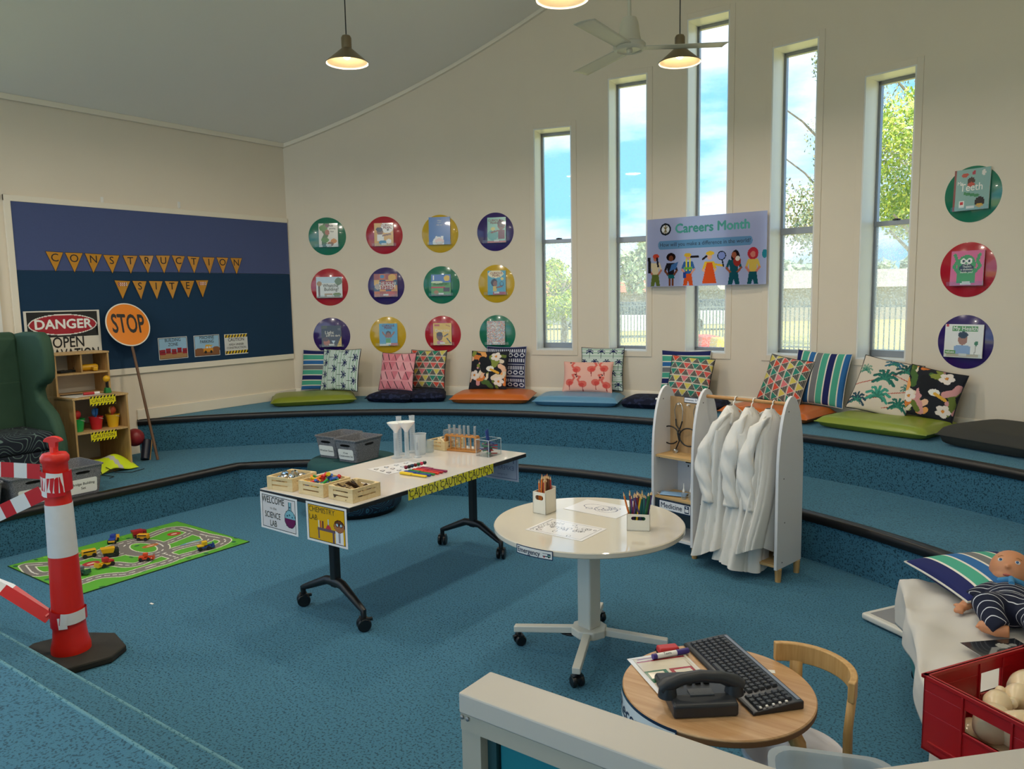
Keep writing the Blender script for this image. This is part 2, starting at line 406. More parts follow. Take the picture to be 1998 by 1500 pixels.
# landing with one step down to the floor
mb = MB(); mb.box(XL, 3.35, .12, .36, -.06, ZL); struct(mb.build('floor_step', m_carpet, bevel=.008), 'carpeted step down from the landing')
mb = MB(); mb.box(-EX, EX, YB, .12, -.06, Z1); struct(mb.build('floor_landing', m_carpet, bevel=.008), 'carpeted landing at the near edge')
m_edge = speckle('painted highlight on carpet edge', '#6fa0ae', '#3f7282', 95, .36, .44)  # highlight along the step edges, put into a paler carpet colour
mb = MB(); mb.cyl((XL, .353, ZL - .004), (3.35, .353, ZL - .004), .0085, n=10); struct(mb.build('edge_highlight_5', m_edge, smooth=60), 'painted highlight on carpet edge of the lower step')
mb = MB(); mb.cyl((XL, .113, Z1 - .004), (3.35, .113, Z1 - .004), .0085, n=10); struct(mb.build('edge_highlight_6', m_edge, smooth=60), 'painted highlight on carpet edge of the landing')
# nosings
def nosing(path, name):
    mb = MB(); prof = [(-.012, -.045), (.014, -.045), (.020, -.02), (.016, .004), (.004, .010), (-.05, .006)]
    pts = [Vector((x, y, 0)) for x, y in path]; v = []; k = len(prof)
    for i, p in enumerate(pts):
        d = pts[min(i + 1, len(pts) - 1)] - pts[max(i - 1, 0)]; d.normalize(); nrm = Vector((d.y, -d.x, 0))
        for o_, z in prof: v.append(p + nrm * o_ + Vector((0, 0, z)))
    f = [(i * k + j, (i + 1) * k + j, (i + 1) * k + j + 1, i * k + j + 1) for i in range(len(pts) - 1) for j in range(k - 1)]
    mb.add(v, f); o = mb.build(name, m_nose, smooth=60); return struct(o)
o = nosing(inner, 'trim_1'); o.location.z = Z1; tag(o, 'black rubber nosing along the lower seating tier')
o = nosing(inner2, 'trim_2'); o.location.z = ZB; tag(o, 'black rubber nosing along the upper seating tier')
# ---- curved gable wall with five window openings
WC = [-.2670, -.1355, -.0030, .1300, .2620]; WH = .0316
WTOP = [3.335, 3.737, 4.142, 3.737, 3.335]; WSILL = 1.095; WRAIL = [2.225, 2.215, 2.205, 2.2, 2.195]
AE = math.asin(EX / R)
br = sorted(set([-AE, AE] + [c + s_ * WH for c in WC for s_ in (-1, 1)]))
ang = []
for a, b in zip(br[:-1], br[1:]):
    n = max(1, int((b - a) / .03)); ang += [a + (b - a) * i / n for i in range(n)]
ang.append(AE)
mb = MB()
for rr, flip in ((R, False), (R + .26, True)):
    for a, b in zip(ang[:-1], ang[1:]):
        mid = (a + b) / 2; P = [(rr * math.sin(t), rr * math.cos(t)) for t in (a, b)]
        hole = None
        for i, c in enumerate(WC):
            if abs(mid - c) < WH: hole = i
        spans = [(0, None)] if hole is None else [(0, WSILL), (WTOP[hole], None)]
        for z0, z1 in spans:
            t0 = roof(P[0][0]) if z1 is None else z1; t1 = roof(P[1][0]) if z1 is None else z1
            q = [(P[0][0], P[0][1], z0), (P[1][0], P[1][1], z0), (P[1][0], P[1][1], t1), (P[0][0], P[0][1], t0)]
            mb.add(q if flip is False else q[::-1], [(0, 1, 2, 3)])
struct(mb.build('wall_back', m_wall, smooth=30, merge=False), 'curved cream gable wall with five tall windows')
# ---- windows
m_glass = clear('window glass', '#ffffff', .05, .02, dirt=.04, body=.01, dscale=40)
m_glass2 = clear('dusty window glass', '#ffffff', .05, .05, dirt=.42, body=.20, dscale=70)
names = ['first and shortest narrow window, left end', 'second narrow window from the left', 'tallest narrow window in the middle', 'fourth narrow window from the left', 'fifth narrow window, right end']
for i, c in enumerate(WC):
    t = thing('window_%d' % (i + 1), names[i], None, (R * math.sin(c), R * math.cos(c), 0), -c); tag(t, kind='structure')
    hw = R * math.sin(WH); z0, z1 = WSILL, WTOP[i]; dp = .25; aw = .062
    # local: x across, y outwards
    mb = MB(); mb.box(-hw - .012, -hw, -.012, dp, z0, z1); mb.build('jamb', m_white, t)
    mb = MB(); mb.box(hw, hw + .012, -.012, dp, z0, z1); mb.build('jamb', m_white, t)
    mb = MB(); mb.box(-hw - .012, hw + .012, -.012, dp, z1, z1 + .012); mb.build('head_lining', m_white, t)
    mb = MB(); mb.box(-hw - .012, hw + .012, -.014, dp, z0 - .012, z0); mb.build('sill', m_white, t)
    mb = MB()
    mb.box(-hw - aw, -hw - .012, -.014, .004, z0 - aw, z1 + aw); mb.box(hw + .012, hw + aw, -.014, .004, z0 - aw, z1 + aw)
    mb.box(-hw - .012, hw + .012, -.014, .004, z1 + .012, z1 + aw); mb.box(-hw - .012, hw + .012, -.014, .004, z0 - aw, z0 - .012)
    mb.build('architrave', m_wall, t, bevel=.002)
    y0, y1 = dp - .05, dp - .005; fw_ = .022; zr = WRAIL[i]; slide = i in (0, 4)
    mb = MB(); mb.box(-hw, -hw + fw_, y0, y1, z0, z1); mb.box(hw - fw_, hw, y0, y1, z0, z1); mb.box(-hw, hw, y0, y1, z1 - .03, z1); mb.box(-hw, hw, y0, y1, z0, z0 + (.055 if slide else .03))
    mb.build('frame', m_alu, t, bevel=.002)
    mb = MB(); mb.box(-hw, hw, y0 - .006, y1, zr - (.022 if slide else .04), zr + .018); mb.build('transom_rail', m_alu, t, bevel=.002)
    if slide:
        mb = MB(); mb.box(-.03, .03, y0 - .018, y0, zr + .018, zr + .028); mb.box(-.012, .012, y0 - .03, y0 - .01, zr + .02, zr + .03); mb.build('latch', mat('dark latch', '#333333', .4), t)
    g0 = y0 + .02
    mb = MB(); mb.box(-hw + fw_, hw - fw_, g0, g0 + .004, zr + .018, z1 - .03); mb.build('pane', m_glass, t)
    mb = MB(); mb.box(-hw + fw_, hw - fw_, g0, g0 + .004, z0 + .03, zr - .02); mb.build('pane', m_glass2, t)
# ---- left wall: solid piece with the pinboard, then a big window bay towards the camera
YC = math.sqrt(R * R - EX * EX)
YW1 = 1.50; YW0 = -2.9
mb = MB()
mb.box(-EX - .15, -EX, YW1, YC + .03, 0, ZE); mb.box(-EX - .15, -EX, YW0, YW1, 0, .6); mb.box(-EX - .15, -EX, YW0, YW1, 3.15, ZE); mb.box(-EX - .15, -EX, YB, YW0, 0, ZE)
struct(mb.build('wall_left', m_wall), 'cream left wall carrying the pinboard')
t = thing('window_6', 'wide window at the far left edge', None, (-EX, 0, 0)); tag(t, kind='structure')
mb = MB()
mb.box(-.02, .02, YW1 - .0, YW1 + .07, .53, 3.22); mb.box(-.02, .02, YW0 - .07, YW0, .53, 3.22); mb.box(-.02, .02, YW0, YW1, 3.15, 3.22); mb.box(-.02, .02, YW0, YW1, .53, .6); mb.build('architrave', m_white, t, bevel=.003)
for k in range(4):
    ya = YW0 + (YW1 - YW0) * k / 4; yb = YW0 + (YW1 - YW0) * (k + 1) / 4
    mb = MB(); mb.box(-.11, -.06, ya, ya + .03, .6, 3.15); mb.box(-.11, -.06, yb - .03, yb, .6, 3.15); mb.box(-.11, -.06, ya, yb, .6, .64); mb.box(-.11, -.06, ya, yb, 3.11, 3.15); mb.box(-.11, -.06, ya, yb, 1.98, 2.02); mb.build('sash', m_alu, t)
    mb = MB(); mb.box(-.09, -.086, ya + .03, yb - .03, .64, 3.11); mb.build('pane', m_glass, t)
mb = MB(); mb.box(EX, EX + .15, YB, YC + .03, 0, ZE); struct(mb.build('wall_right', m_wall), 'cream right wall out of view')
# ---- ceiling: two slopes, cut along the curved wall
for sgn, nm in ((-1, 'left'), (1, 'right')):
    mb = MB(); n = 30; v = []
    for i in range(n + 1):
        x = sgn * (EX + .12) * i / n; y = math.sqrt((R + .25) ** 2 - min(x * x, (R + .2) ** 2)); z = ZE + K * (EX - abs(x))
        v += [(x, YB, z), (x, y, z), (x, YB, z + .12), (x, y, z + .12)]
    f = []
    for i in range(n):
        a = 4 * i; b = a + 4
        f += [(a, b, b + 1, a + 1) if sgn < 0 else (a, a + 1, b + 1, b), (a + 2, a + 3, b + 3, b + 2), (a + 1, b + 1, b + 3, a + 3)]
    mb.add(v, f); struct(mb.build('ceiling', m_ceil, smooth=30), '%s slope of the raked ceiling' % nm)
# cornice
mb = MB(); mb.box(-EX, -EX + .03, YB, YC, ZE - .035, ZE + .012); struct(mb.build('trim_3', m_trim, bevel=.006), 'cornice along the left wall')
mb = MB(); v = []; nn = 60
for i in range(nn + 1):
    a = -AE + 2 * AE * i / nn
    for rr, dz in ((R, -.04), (R - .028, -.034), (R - .03, .0), (R, .03)): v.append((rr * math.sin(a), rr * math.cos(a), roof(R * math.sin(a)) + dz))
mb.add(v, [(4 * i + j, 4 * i + 4 + j, 4 * i + 5 + j, 4 * i + 1 + j) for i in range(nn) for j in range(3)])
struct(mb.build('trim_4', m_trim, smooth=50), 'cornice along the curved wall')
# baseboards
mb = MB(); v = []; nn = 60
for i in range(nn + 1):
    a = -AE + 2 * AE * i / nn
    for rr, z in ((R - .016, ZB), (R - .016, ZB + .085), (R - .008, ZB + .098), (R, ZB + .1)): v.append((rr * math.sin(a), rr * math.cos(a), z))
mb.add(v, [(4 * i + j, 4 * i + 1 + j, 4 * i + 5 + j, 4 * i + 4 + j) for i in range(nn) for j in range(3)])
struct(mb.build('baseboard_back', m_trim, smooth=40), 'cream baseboard along the curved wall')
mb = MB(); mb.box(-EX, -EX + .016, 2.60, YC, ZB, ZB + .1); mb.box(-EX, -EX + .016, .2, 2.60, Z1, Z1 + .1); struct(mb.build('baseboard_left', m_trim, bevel=.004), 'cream baseboard along the left wall')
# ================================================================== outside
m_grass = mat('dry sunlit grass', '#b9b06a', .95, noise=.25, nscale=1.2)
mb = MB(); mb.box(-90, 90, 6.3, 120, -.35, -.12); struct(mb.build('ground', m_grass), 'dry yellow grass outside the windows')
mb = MB(); mb.box(-90, -4.3, -60, 6.3, -.35, -.12); struct(mb.build('ground', m_grass), 'grass outside the left wall')
mb = MB(); mb.box(-4.3, 90, -60, -6.0, -.35, -.12); struct(mb.build('ground', mat('pale paving', '#b5b0a4', .9)), 'pale paving behind the camera')
def tree(name, label, base, h, r, n, leaf, cols, trunk=.18, bare=.35, squash=1.0, seed=1):
    rnd = random.Random(seed); t = thing(name, label, 'tree', base, 0, 'trees outside')
    mb = MB(); top = Vector((rnd.uniform(-.3, .3), rnd.uniform(-.3, .3), h * .8)); mb.tube([(0, 0, 0), (0.1, 0, h * .3), top * .7, top], [trunk, trunk * .8, trunk * .5, trunk * .2], 8)
    for k in range(9):
        a = rnd.uniform(0, 2 * PI); z = h * rnd.uniform(bare, .75); mb.tube([(0.05, 0, z), (math.cos(a) * r * .4, math.sin(a) * r * .4, z + h * .12), (math.cos(a) * r * .8, math.sin(a) * r * .8, z + h * .2)], [trunk * .35, trunk * .2, .02], 5)
    mb.build('trunk', mat('bark', '#8d8272', .9), t, smooth=60)
    mb = MB(); c = Vector((0, 0, h * (bare + 1) / 2)); hz = h * (1 - bare) / 2
    blobs = [(Vector((rnd.gauss(0, .45) * r, rnd.gauss(0, .45) * r, c.z + rnd.uniform(-.8, .8) * hz)), rnd.uniform(.25, .5) * r) for _ in range(16)]
    for k in range(n):
        bc, brr = rnd.choice(blobs); d = Vector((rnd.gauss(0, 1), rnd.gauss(0, 1), rnd.gauss(0, 1))).normalized() * brr * rnd.random() ** .4
        p = bc + Vector((d.x, d.y, d.z * squash)); a = Vector((rnd.gauss(0, 1), rnd.gauss(0, 1), rnd.gauss(0, 1))).normalized(); b = a.orthogonal().normalized(); s_ = leaf * rnd.uniform(.6, 1.3)
        mb.add([p - a * s_, p + b * s_ * .45, p + a * s_, p - b * s_ * .45], [(0, 1, 2, 3)])
    o = mb.build('crown', colmat('leaves', .6), t); tag(o, kind='stuff')
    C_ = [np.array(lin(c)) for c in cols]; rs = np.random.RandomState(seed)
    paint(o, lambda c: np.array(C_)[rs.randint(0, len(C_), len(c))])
    return t
YG = ['#c9d24e', '#a9c040', '#8fae3c', '#dfe27a', '#7d9a38']
GG = ['#76875a', '#8f9868', '#5d7046', '#a8a878', '#7a6c52']
def gpt(px, dist):
    d = ray(px, 575); k = dist / math.hypot(d.x, d.y); return (CAMX + d.x * k, CAMY + d.y * k, -.12)
tree('leafy_tree', 'dense yellow green tree filling the right window', gpt(1838, 17), 6.3, 1.45, 26000, .048, YG, .22, .22, 1, 3)
tree('gum_tree', 'sparse grey green gum tree beyond the fourth window', gpt(1625, 27), 10.5, 2.6, 15000, .06, GG, .16, .3, 1, 5)
tree('small_tree', 'small round tree seen in the first window', gpt(1095, 21), 2.9, .95, 9000, .042, YG[:3] + ['#7d9a38'], .1, .35, 1, 8)
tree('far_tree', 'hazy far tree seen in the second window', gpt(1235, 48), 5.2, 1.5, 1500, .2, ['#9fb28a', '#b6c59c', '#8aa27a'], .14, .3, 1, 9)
# low green tree line at the horizon
for k, (px, dist, h_, r_) in enumerate([(1060, 70, 4.2, 2.2), (1150, 85, 4.4, 2.4), (1335, 72, 4.2, 2.4), (1470, 84, 4.6, 2.4), (1570, 70, 4.2, 2.3), (1690, 82, 4.6, 2.4), (1800, 72, 4.3, 2.3)]):
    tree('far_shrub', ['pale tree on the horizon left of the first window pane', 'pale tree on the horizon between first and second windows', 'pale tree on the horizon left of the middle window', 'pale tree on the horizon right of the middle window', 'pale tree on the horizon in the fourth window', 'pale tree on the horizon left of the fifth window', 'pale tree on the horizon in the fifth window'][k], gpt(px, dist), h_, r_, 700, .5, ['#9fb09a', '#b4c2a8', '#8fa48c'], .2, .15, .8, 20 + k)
# metal picket fence
def fence(p0, p1, label):
    p0 = Vector(p0); p1 = Vector(p1); L = (p1 - p0).length; ang_ = math.atan2(p1.y - p0.y, p1.x - p0.x)
    t = thing('picket_fence', label, 'fence', p0, ang_)
    mf = mat('grey green metal fence', '#6d7a80', .6); n = int(L / .13); me = None
    mb = MB(); mb.box(0, L, -.02, .02, 1.32, 1.36); mb.box(0, L, -.02, .02, .2, .24); mb.build('rail', mf, t)
    for k in range(n):
        x = (k + .5) * L / n
        if me is None:
            mb = MB(); mb.box(-.013, .013, -.013, .013, .05, 1.5); o = mb.build('picket', mf, t); me = o.data
        else: o = bpy.data.objects.new('picket', me); COL.objects.link(o); o.parent = t
        o.location.x = x
fence(gpt(1035, 26), gpt(1290, 28.5), 'metal picket fence seen through the left two windows')
fence(gpt(1300, 22), gpt(1440, 24), 'metal picket fence seen through the middle window')
fence(gpt(1470, 23.4), gpt(1810, 21.5), 'metal picket fence seen through the right two windows')
def car(px, dist, col, label):
    t = thing('parked_car', label, 'car', gpt(px, dist), HEAD, 'parked cars')
    mc = mat('car paint ' + col, col, .3, coat=.5)
    mb = MB(); mb.prism([(-2.1, .25), (2.1, .25), (2.15, .75), (1.3, .9), (-2.0, .95), (-2.15, .7)], -.8, .8, Matrix.Rotation(PI / 2, 4, 'X')); mb.build('body', mc, t, bevel=.06)
    mb = MB(); mb.prism([(-1.5, .9), (1.1, .88), (.5, 1.42), (-1.1, 1.45)], -.68, .68, Matrix.Rotation(PI / 2, 4, 'X')); mb.build('cabin', mat('car glass', '#3a4650', .15), t, bevel=.05)
    for x in (-1.3, 1.3):
        for y in (-.8, .8): mb = MB(); mb.cyl((x, y - .1, .3), (x, y + .1, .3), .3, n=14); mb.build('wheel', mat('tyre', '#1c1c1e', .8), t)
car(1070, 40, '#9aa0a6', 'grey parked car behind fence in first window'); car(1245, 32, '#e4e6e8', 'white parked car behind fence in second window'); car(1405, 38, '#c9ccd0', 'silver parked car behind fence in middle window')
t = thing('safety_barrier', 'red plastic safety barrier on grass in middle window', 'barrier', gpt(1378, 19), HEAD); mb = MB(); mb.prism([(-.35, .05), (.35, .05), (.28, .3), (.2, .75), (-.2, .75), (-.28, .3)], -.5, .5, Matrix.Rotation(PI / 2, 4, 'X')); mb.build('body', mat('red plastic', '#d84a3a', .5), t, bevel=.02)
t = thing('safety_barrier', 'yellow plastic safety barrier on grass in middle window', 'barrier', gpt(1412, 18), HEAD); mb = MB(); mb.prism([(-.35, .05), (.35, .05), (.28, .3), (.2, .75), (-.2, .75), (-.28, .3)], -.3, .3, Matrix.Rotation(PI / 2, 4, 'X')); mb.build('body', mat('yellow plastic', '#e0b83a', .5), t, bevel=.02)
def shed(px, dist, wd, h, roofc, label):
    t = thing('far_building', label, 'building', gpt(px, dist), HEAD)
    mb = MB(); mb.box(-wd / 2, wd / 2, -3, 3, 0, h); mb.build('wall', mat('pale building', '#9a968c', .8), t)
    mb = MB(); mb.prism([(-3.6, h), (3.6, h), (0, h + 1.1)], -wd / 2 - .4, wd / 2 + .4, Matrix.Rotation(PI / 2, 4, 'Z') @ Matrix.Rotation(PI / 2, 4, 'X')); mb.build('roof', mat('roof ' + roofc, roofc, .7), t)
shed(1100, 56, 6, 1.7, '#c08a6a', 'low far building with brown roof in first window'); shed(1262, 75, 6, 1.9, '#c9765a', 'low far building with orange roof in second window'); shed(1640, 52, 16, 1.9, '#a89e90', 'long pale far building behind right windows')
# ================================================================== lamps and fan
m_shade = mat('brushed bronze lamp metal', '#8a7a62', .35, .7); m_shade_in = mat('white lamp inside', '#fff3dc', .6)
m_bulb = mat('lit bulb', '#fff0d0', .5, emit='#ffdca0', es=14)
m_cord = mat('black cord', '#111111', .6)
def pendant(loc, label, watts):
    x, y, z = loc; t = thing('pendant_lamp', label, 'lamp', loc, 0, 'pendant lamps')
    mb = MB(); mb.lathe([(.150, 0), (.152, .004), (.042, .098), (.036, .104), (.036, .175), (.028, .19), (.010, .197), (0, .198)], 36); mb.build('shade', m_shade, t, smooth=35)
    mb = MB(); mb.lathe([(.149, .001), (.040, .096), (.0, .099)], 36); mb.build('shade_lining', m_shade_in, t, smooth=35)
    mb = MB(); mb.sphere((0, 0, .06), .030, (1, 1, 1.1)); mb.build('bulb', m_bulb, t, smooth=60)
    mb = MB(); mb.cyl((0, 0, .195), (0, 0, roof(x) - z), .004, n=8); mb.cyl((0, 0, roof(x) - z - .03), (0, 0, roof(x) - z + .02), .05, n=20); mb.build('cord', m_cord, t, smooth=40)
    l = bpy.data.lights.new('lamp_light', 'AREA'); l.shape = 'DISK'; l.size = .2; l.energy = watts; l.color = (1.0, .90, .76); l.spread = math.radians(176)
    lo = bpy.data.objects.new('lamp_light', l); COL.objects.link(lo); lo.parent = t; lo.location = (0, 0, .012)
LW = 9
pendant((-1.51, 2.96, 3.33), 'bronze pendant lamp hanging alone at the left', LW * 1.5)
pendant((.42, 4.35, 3.29), 'bronze pendant lamp behind the ceiling fan blade', LW * .8)
pendant((.364, 2.86, 3.31), 'bronze pendant lamp cut by the top edge', LW)
for x, y, lb in ((.4, 1.3, 'added out of view over the round white table'), (2.3, 2.7, 'added out of view over the far end of the bed'), (2.3, 1.2, 'added out of view over the small plywood table'), (-1.5, .9, 'added out of view over the road play mat'), (.4, -.4, 'added out of view over the landing steps'), (2.3, -.5, 'added out of view over the low white partition'), (-2.9, -.6, 'added out of view over the left end of the landing')): pendant((x, y, 3.31), 'added fill pendant lamp out of frame ' + lb, LW * (1.5 if x < -1 else .8 if x < 1 else .45))  # unseen pendants added to brighten the room, stronger on the left
fx, fy, fz = .22, 3.96, 3.33
t = thing('ceiling_fan', 'white three blade ceiling fan on a long rod', 'fan', (fx, fy, fz), 0)
m_fan = mat('off white fan enamel', '#cfcbbb', .4)
mb = MB(); mb.cyl((0, 0, .1), (0, 0, roof(fx) - fz), .013, n=12); mb.lathe([(0, .21), (.05, .205), (.062, .17), (.075, .08), (.085, .04), (.085, .03)], 24); mb.build('rod', m_fan, t, smooth=40)
mb = MB(); mb.lathe([(0, .045), (.10, .043), (.112, .03), (.112, .005), (.10, -.008), (.085, -.012), (.082, -.004), (0, -.004)], 32); mb.lathe([(0, -.03), (.018, -.026), (.022, -.004)], 16); mb.build('motor_hub', m_fan, t, smooth=35)
for k, a in enumerate((HEAD + math.radians(-4), HEAD + math.radians(116), HEAD + math.radians(236))):
    mb = MB(); n = 14
    def bl(u, v):
        rr = .09 + .57 * u; wd = .058 + .012 * u; y_ = (v - .5) * 2 * wd
        if u > .93: rr -= .03 * max(0, v - .35)
        return Vector((rr, y_, .012 + .10 * (v - .5) * .10 - .02 * (v - .5) ** 2))
    mb.grid(bl, n, 6); o = mb.build('blade', m_fan, t, smooth=60, solid=.004); o.rotation_euler.z = a
# ================================================================== things on the walls
m_print = colmat('printed card', .45); m_gloss = colmat('laminated print', .18, coat=.4); m_cloth = colmat('printed cloth', .9, bump=.25)
m_ink = mat('black ink', '#151515', .5); m_inkw = mat('white ink', '#f2f2ee', .5)
def arcM(a, z, r=R): return frame_matrix((r * math.sin(a), r * math.cos(a), z), (math.cos(a), -math.sin(a), 0))
def leftM(y, z, off=0.0): return frame_matrix((-EX + off, y, z), (0, 1, 0))
def TR(x, y, z=0): return Matrix.Translation((x, y, z))
def place(t, M_): t.matrix_world = M_; return t
# ---- pinboard
t = thing('pinboard', 'large two-tone blue felt pinboard on the left wall', 'pinboard'); place(t, leftM(3.04, 1.0))
hw = 1.335
mb = MB(); mb.box(-hw, hw, .935, 1.475, 0, .016); mb.build('felt_panel', mat('slate blue felt', '#4c5884', .95, noise=.06, nscale=90, bump=.3, bscale=500), t)
mb = MB(); mb.box(-hw, hw, .075, .933, 0, .0155); mb.build('felt_panel', mat('navy felt', '#133654', .95, noise=.06, nscale=90, bump=.3, bscale=500), t)
mb = MB(); mb.box(-hw - .05, hw, 1.475, 1.525, 0, .022); mb.box(-hw - .05, hw, .02, .075, 0, .022); mb.box(-hw - .05, -hw, .02, 1.525, 0, .022); mb.build('frame', m_trim, t, bevel=.003)
for k, (px, py) in enumerate(((199, 391), (349, 400))):
    p = on_left(px, py); t = thing('wall_hook', ['small white hook above the pinboard, left one', 'small white hook above the pinboard, right one'][k], 'hook', None or (0, 0, 0), 0, 'wall hooks'); place(t, leftM(p.y, p.z))
    mb = MB(); mb.box(-.012, .012, -.03, .03, 0, .005); mb.tube([(0, -.02, .004), (0, -.024, .015), (0, -.012, .018)], .003, 6); mb.build('hook', m_white, t, bevel=.002)
# ---- bunting
row1 = list(zip('CONSTRUCTION', [(285, 405, 432, 440, 355, 570), (412, 532, 440, 444, 478, 576), (540, 658, 445, 452, 600, 580), (660, 770, 455, 459, 724, 582), (787, 888, 459, 461, 843, 585), (893, 992, 459, 460, 955, 580), (1003, 1098, 459, 460, 1060, 583), (1105, 1195, 458, 464, 1155, 577), (1207, 1290, 464, 470, 1255, 582), (1305, 1388, 470, 473, 1355, 585), (1397, 1475, 471, 475, 1442, 583), (1487, 1565, 475, 477, 1530, 588)],
    ['first C of CONSTRUCTION', 'first O of CONSTRUCTION', 'first N of CONSTRUCTION', 'S of CONSTRUCTION', 'first T of CONSTRUCTION', 'R of CONSTRUCTION', 'U of CONSTRUCTION', 'second C of CONSTRUCTION', 'second T of CONSTRUCTION', 'I of CONSTRUCTION', 'last O of CONSTRUCTION', 'last N of CONSTRUCTION']))
row2 = list(zip('#SITE#', [(733, 840, 620, 626, 790, 748), (848, 947, 623, 626, 910, 750), (957, 1050, 624, 626, 1013, 750), (1060, 1153, 625, 627, 1115, 748), (1160, 1257, 623, 623, 1217, 740), (1260, 1348, 620, 620, 1310, 737)],
    ['barrier picture left of SITE', 'S of SITE', 'I of SITE', 'T of SITE', 'E of SITE', 'barrier picture right of SITE']))
m_flag = mat('glossy gold card', '#c98a1e', .16, coat=.6, noise=.05, nscale=8); m_dark = mat('dark card edge', '#2a1d10', .6)
for ch, q, lb in row1 + row2:
    a = on_left(q[0] / 3.33, 360 + q[2] / 3.33); b = on_left(q[1] / 3.33, 360 + q[3] / 3.33); c = on_left(q[4] / 3.33, 360 + q[5] / 3.33)
    yc = (a.y + b.y) / 2; zc = (a.z + b.z) / 2; hw_ = (b.y - a.y) / 2; tl = (a.z - b.z) / 2; tx, tz = c.y - yc, c.z - zc
    tilt_ = random.uniform(-.10, .12)
    t = thing('bunting_flag', 'gold triangular bunting flag with the ' + lb, 'bunting', (0, 0, 0), 0, 'bunting flags on the pinboard'); place(t, leftM(yc, zc, .019) @ Matrix.Rotation(tilt_ * .35, 4, 'Y'))
    mb = MB(); mb.prism([(-hw_, tl), (hw_, -tl), (tx, tz)], .0, .0012); mb.build('backing', m_dark, t)
    s_ = .93; mb = MB(); gx, gz = tx / 3, tz / 3; mb.prism([(gx + (x - gx) * s_, gz + (z - gz) * s_) for x, z in ((-hw_, tl), (hw_, -tl), (tx, tz))], .0012, .002); mb.build('card', m_flag, t)
    if ch != '#': txt(ch, .092, m_ink, t, TR(tx * .3, -.052, .0028), sx=1.0, bold=.004)
    else:
        cv = Canvas(30, 16, '#c98a1e')
        for k in range(2): cv.rect(0, .2 + .42 * k, 1, .48 + .42 * k, '#f0ece4')
        for k in range(6):
            for j in range(2): cv.poly([(k * .2 - .05, .2 + .42 * j), (k * .2 + .05, .2 + .42 * j), (k * .2 + .13, .48 + .42 * j), (k * .2 + .03, .48 + .42 * j)], '#b8322a')
        cv.rect(.1, 0, .16, 1, '#5a3a20'); cv.rect(.84, 0, .9, 1, '#5a3a20'); panel('barrier_print', cv, hw_ * 1.15, .04, m_print, t, TR(tx * .3, -.035, .0028))
# ---- laminated posters on the pinboard
def poster_left(px, py, wd, ht, cv, label, lines, rot=0.0):
    p = on_left(px, py, -EX + .02); t = thing('laminated_poster', label, 'poster', (0, 0, 0), 0, 'posters on the pinboard'); place(t, leftM(p.y, p.z, .018) @ Matrix.Rotation(rot, 4, 'Z'))
    panel('sheet', cv, wd, ht, m_gloss, t, TR(0, 0, .003), back=.002)
    for s, size, x, y, sx in lines: txt(s, size, m_ink, t, TR(x, y, .0038), sx=sx, bold=.006)
cv = Canvas(66, 46, '#f2f2f2'); cv.rect(.02, .03, .98, .97, '#111111').rect(.03, .04, .97, .96, '#9cc4e0').rect(.03, .04, .97, .30, '#b08458')
cv.poly([(.03, .22), (.2, .3), (.03, .46)], '#9b2333')
for k in range(5): cv.rect(.06 + k * .19, .22 + .05 * (k % 2), .22 + k * .19, .45 + .06 * (k % 2), '#9b2333'); cv.line(.06 + k * .19, .34, .22 + k * .19, .34, .012, '#5d1320')
poster_left(338, 679, .29, .205, cv, 'laminated poster reading BUILDING ZONE with red bricks', [('BUILDING', .042, 0, .075, .85), ('ZONE', .042, 0, .034, .85)], .01)
cv = Canvas(66, 46, '#f2f2f2'); cv.rect(.02, .03, .98, .97, '#111111').rect(.03, .04, .97, .96, '#9cc4e0').rect(.03, .04, .97, .30, '#8b5a38').ell(.2, .3, .18, .1, '#8b5a38').ell(.85, .3, .16, .14, '#8b5a38')
cv.rect(.35, .2, .72, .36, '#e0962e').rect(.42, .34, .66, .5, '#e0962e').rect(.46, .37, .54, .46, '#cfe4f0').rect(.57, .37, .63, .46, '#cfe4f0').line(.45, .52, .7, .5, .05, '#d8b64a').ell(.43, .19, .05, .07, '#222222').ell(.65, .19, .05, .07, '#222222')
poster_left(404, 674, .275, .205, cv, 'laminated poster reading MACHINE PARKING with an orange digger', [('MACHINE', .042, 0, .078, .85), ('PARKING', .042, 0, .038, .85)])
cv = Canvas(70, 48, '#f2f2f2'); cv.rect(.02, .03, .98, .97, '#dcdcd8')
for yb in (.04, .83):
    cv.rect(.02, yb, .98, yb + .14, '#e8c21e')
    for k in range(8): cv.poly([(.02 + k * .13, yb), (.08 + k * .13, yb), (.13 + k * .13, yb + .14), (.07 + k * .13, yb + .14)], '#1a1a1a')
poster_left(461, 671, .265, .205, cv, 'laminated poster reading CAUTION AREA UNDER CONSTRUCTION', [('CAUTION', .046, 0, .045, .9), ('AREA UNDER', .030, 0, -.003, .95), ('CONSTRUCTION', .030, 0, -.036, .95)])
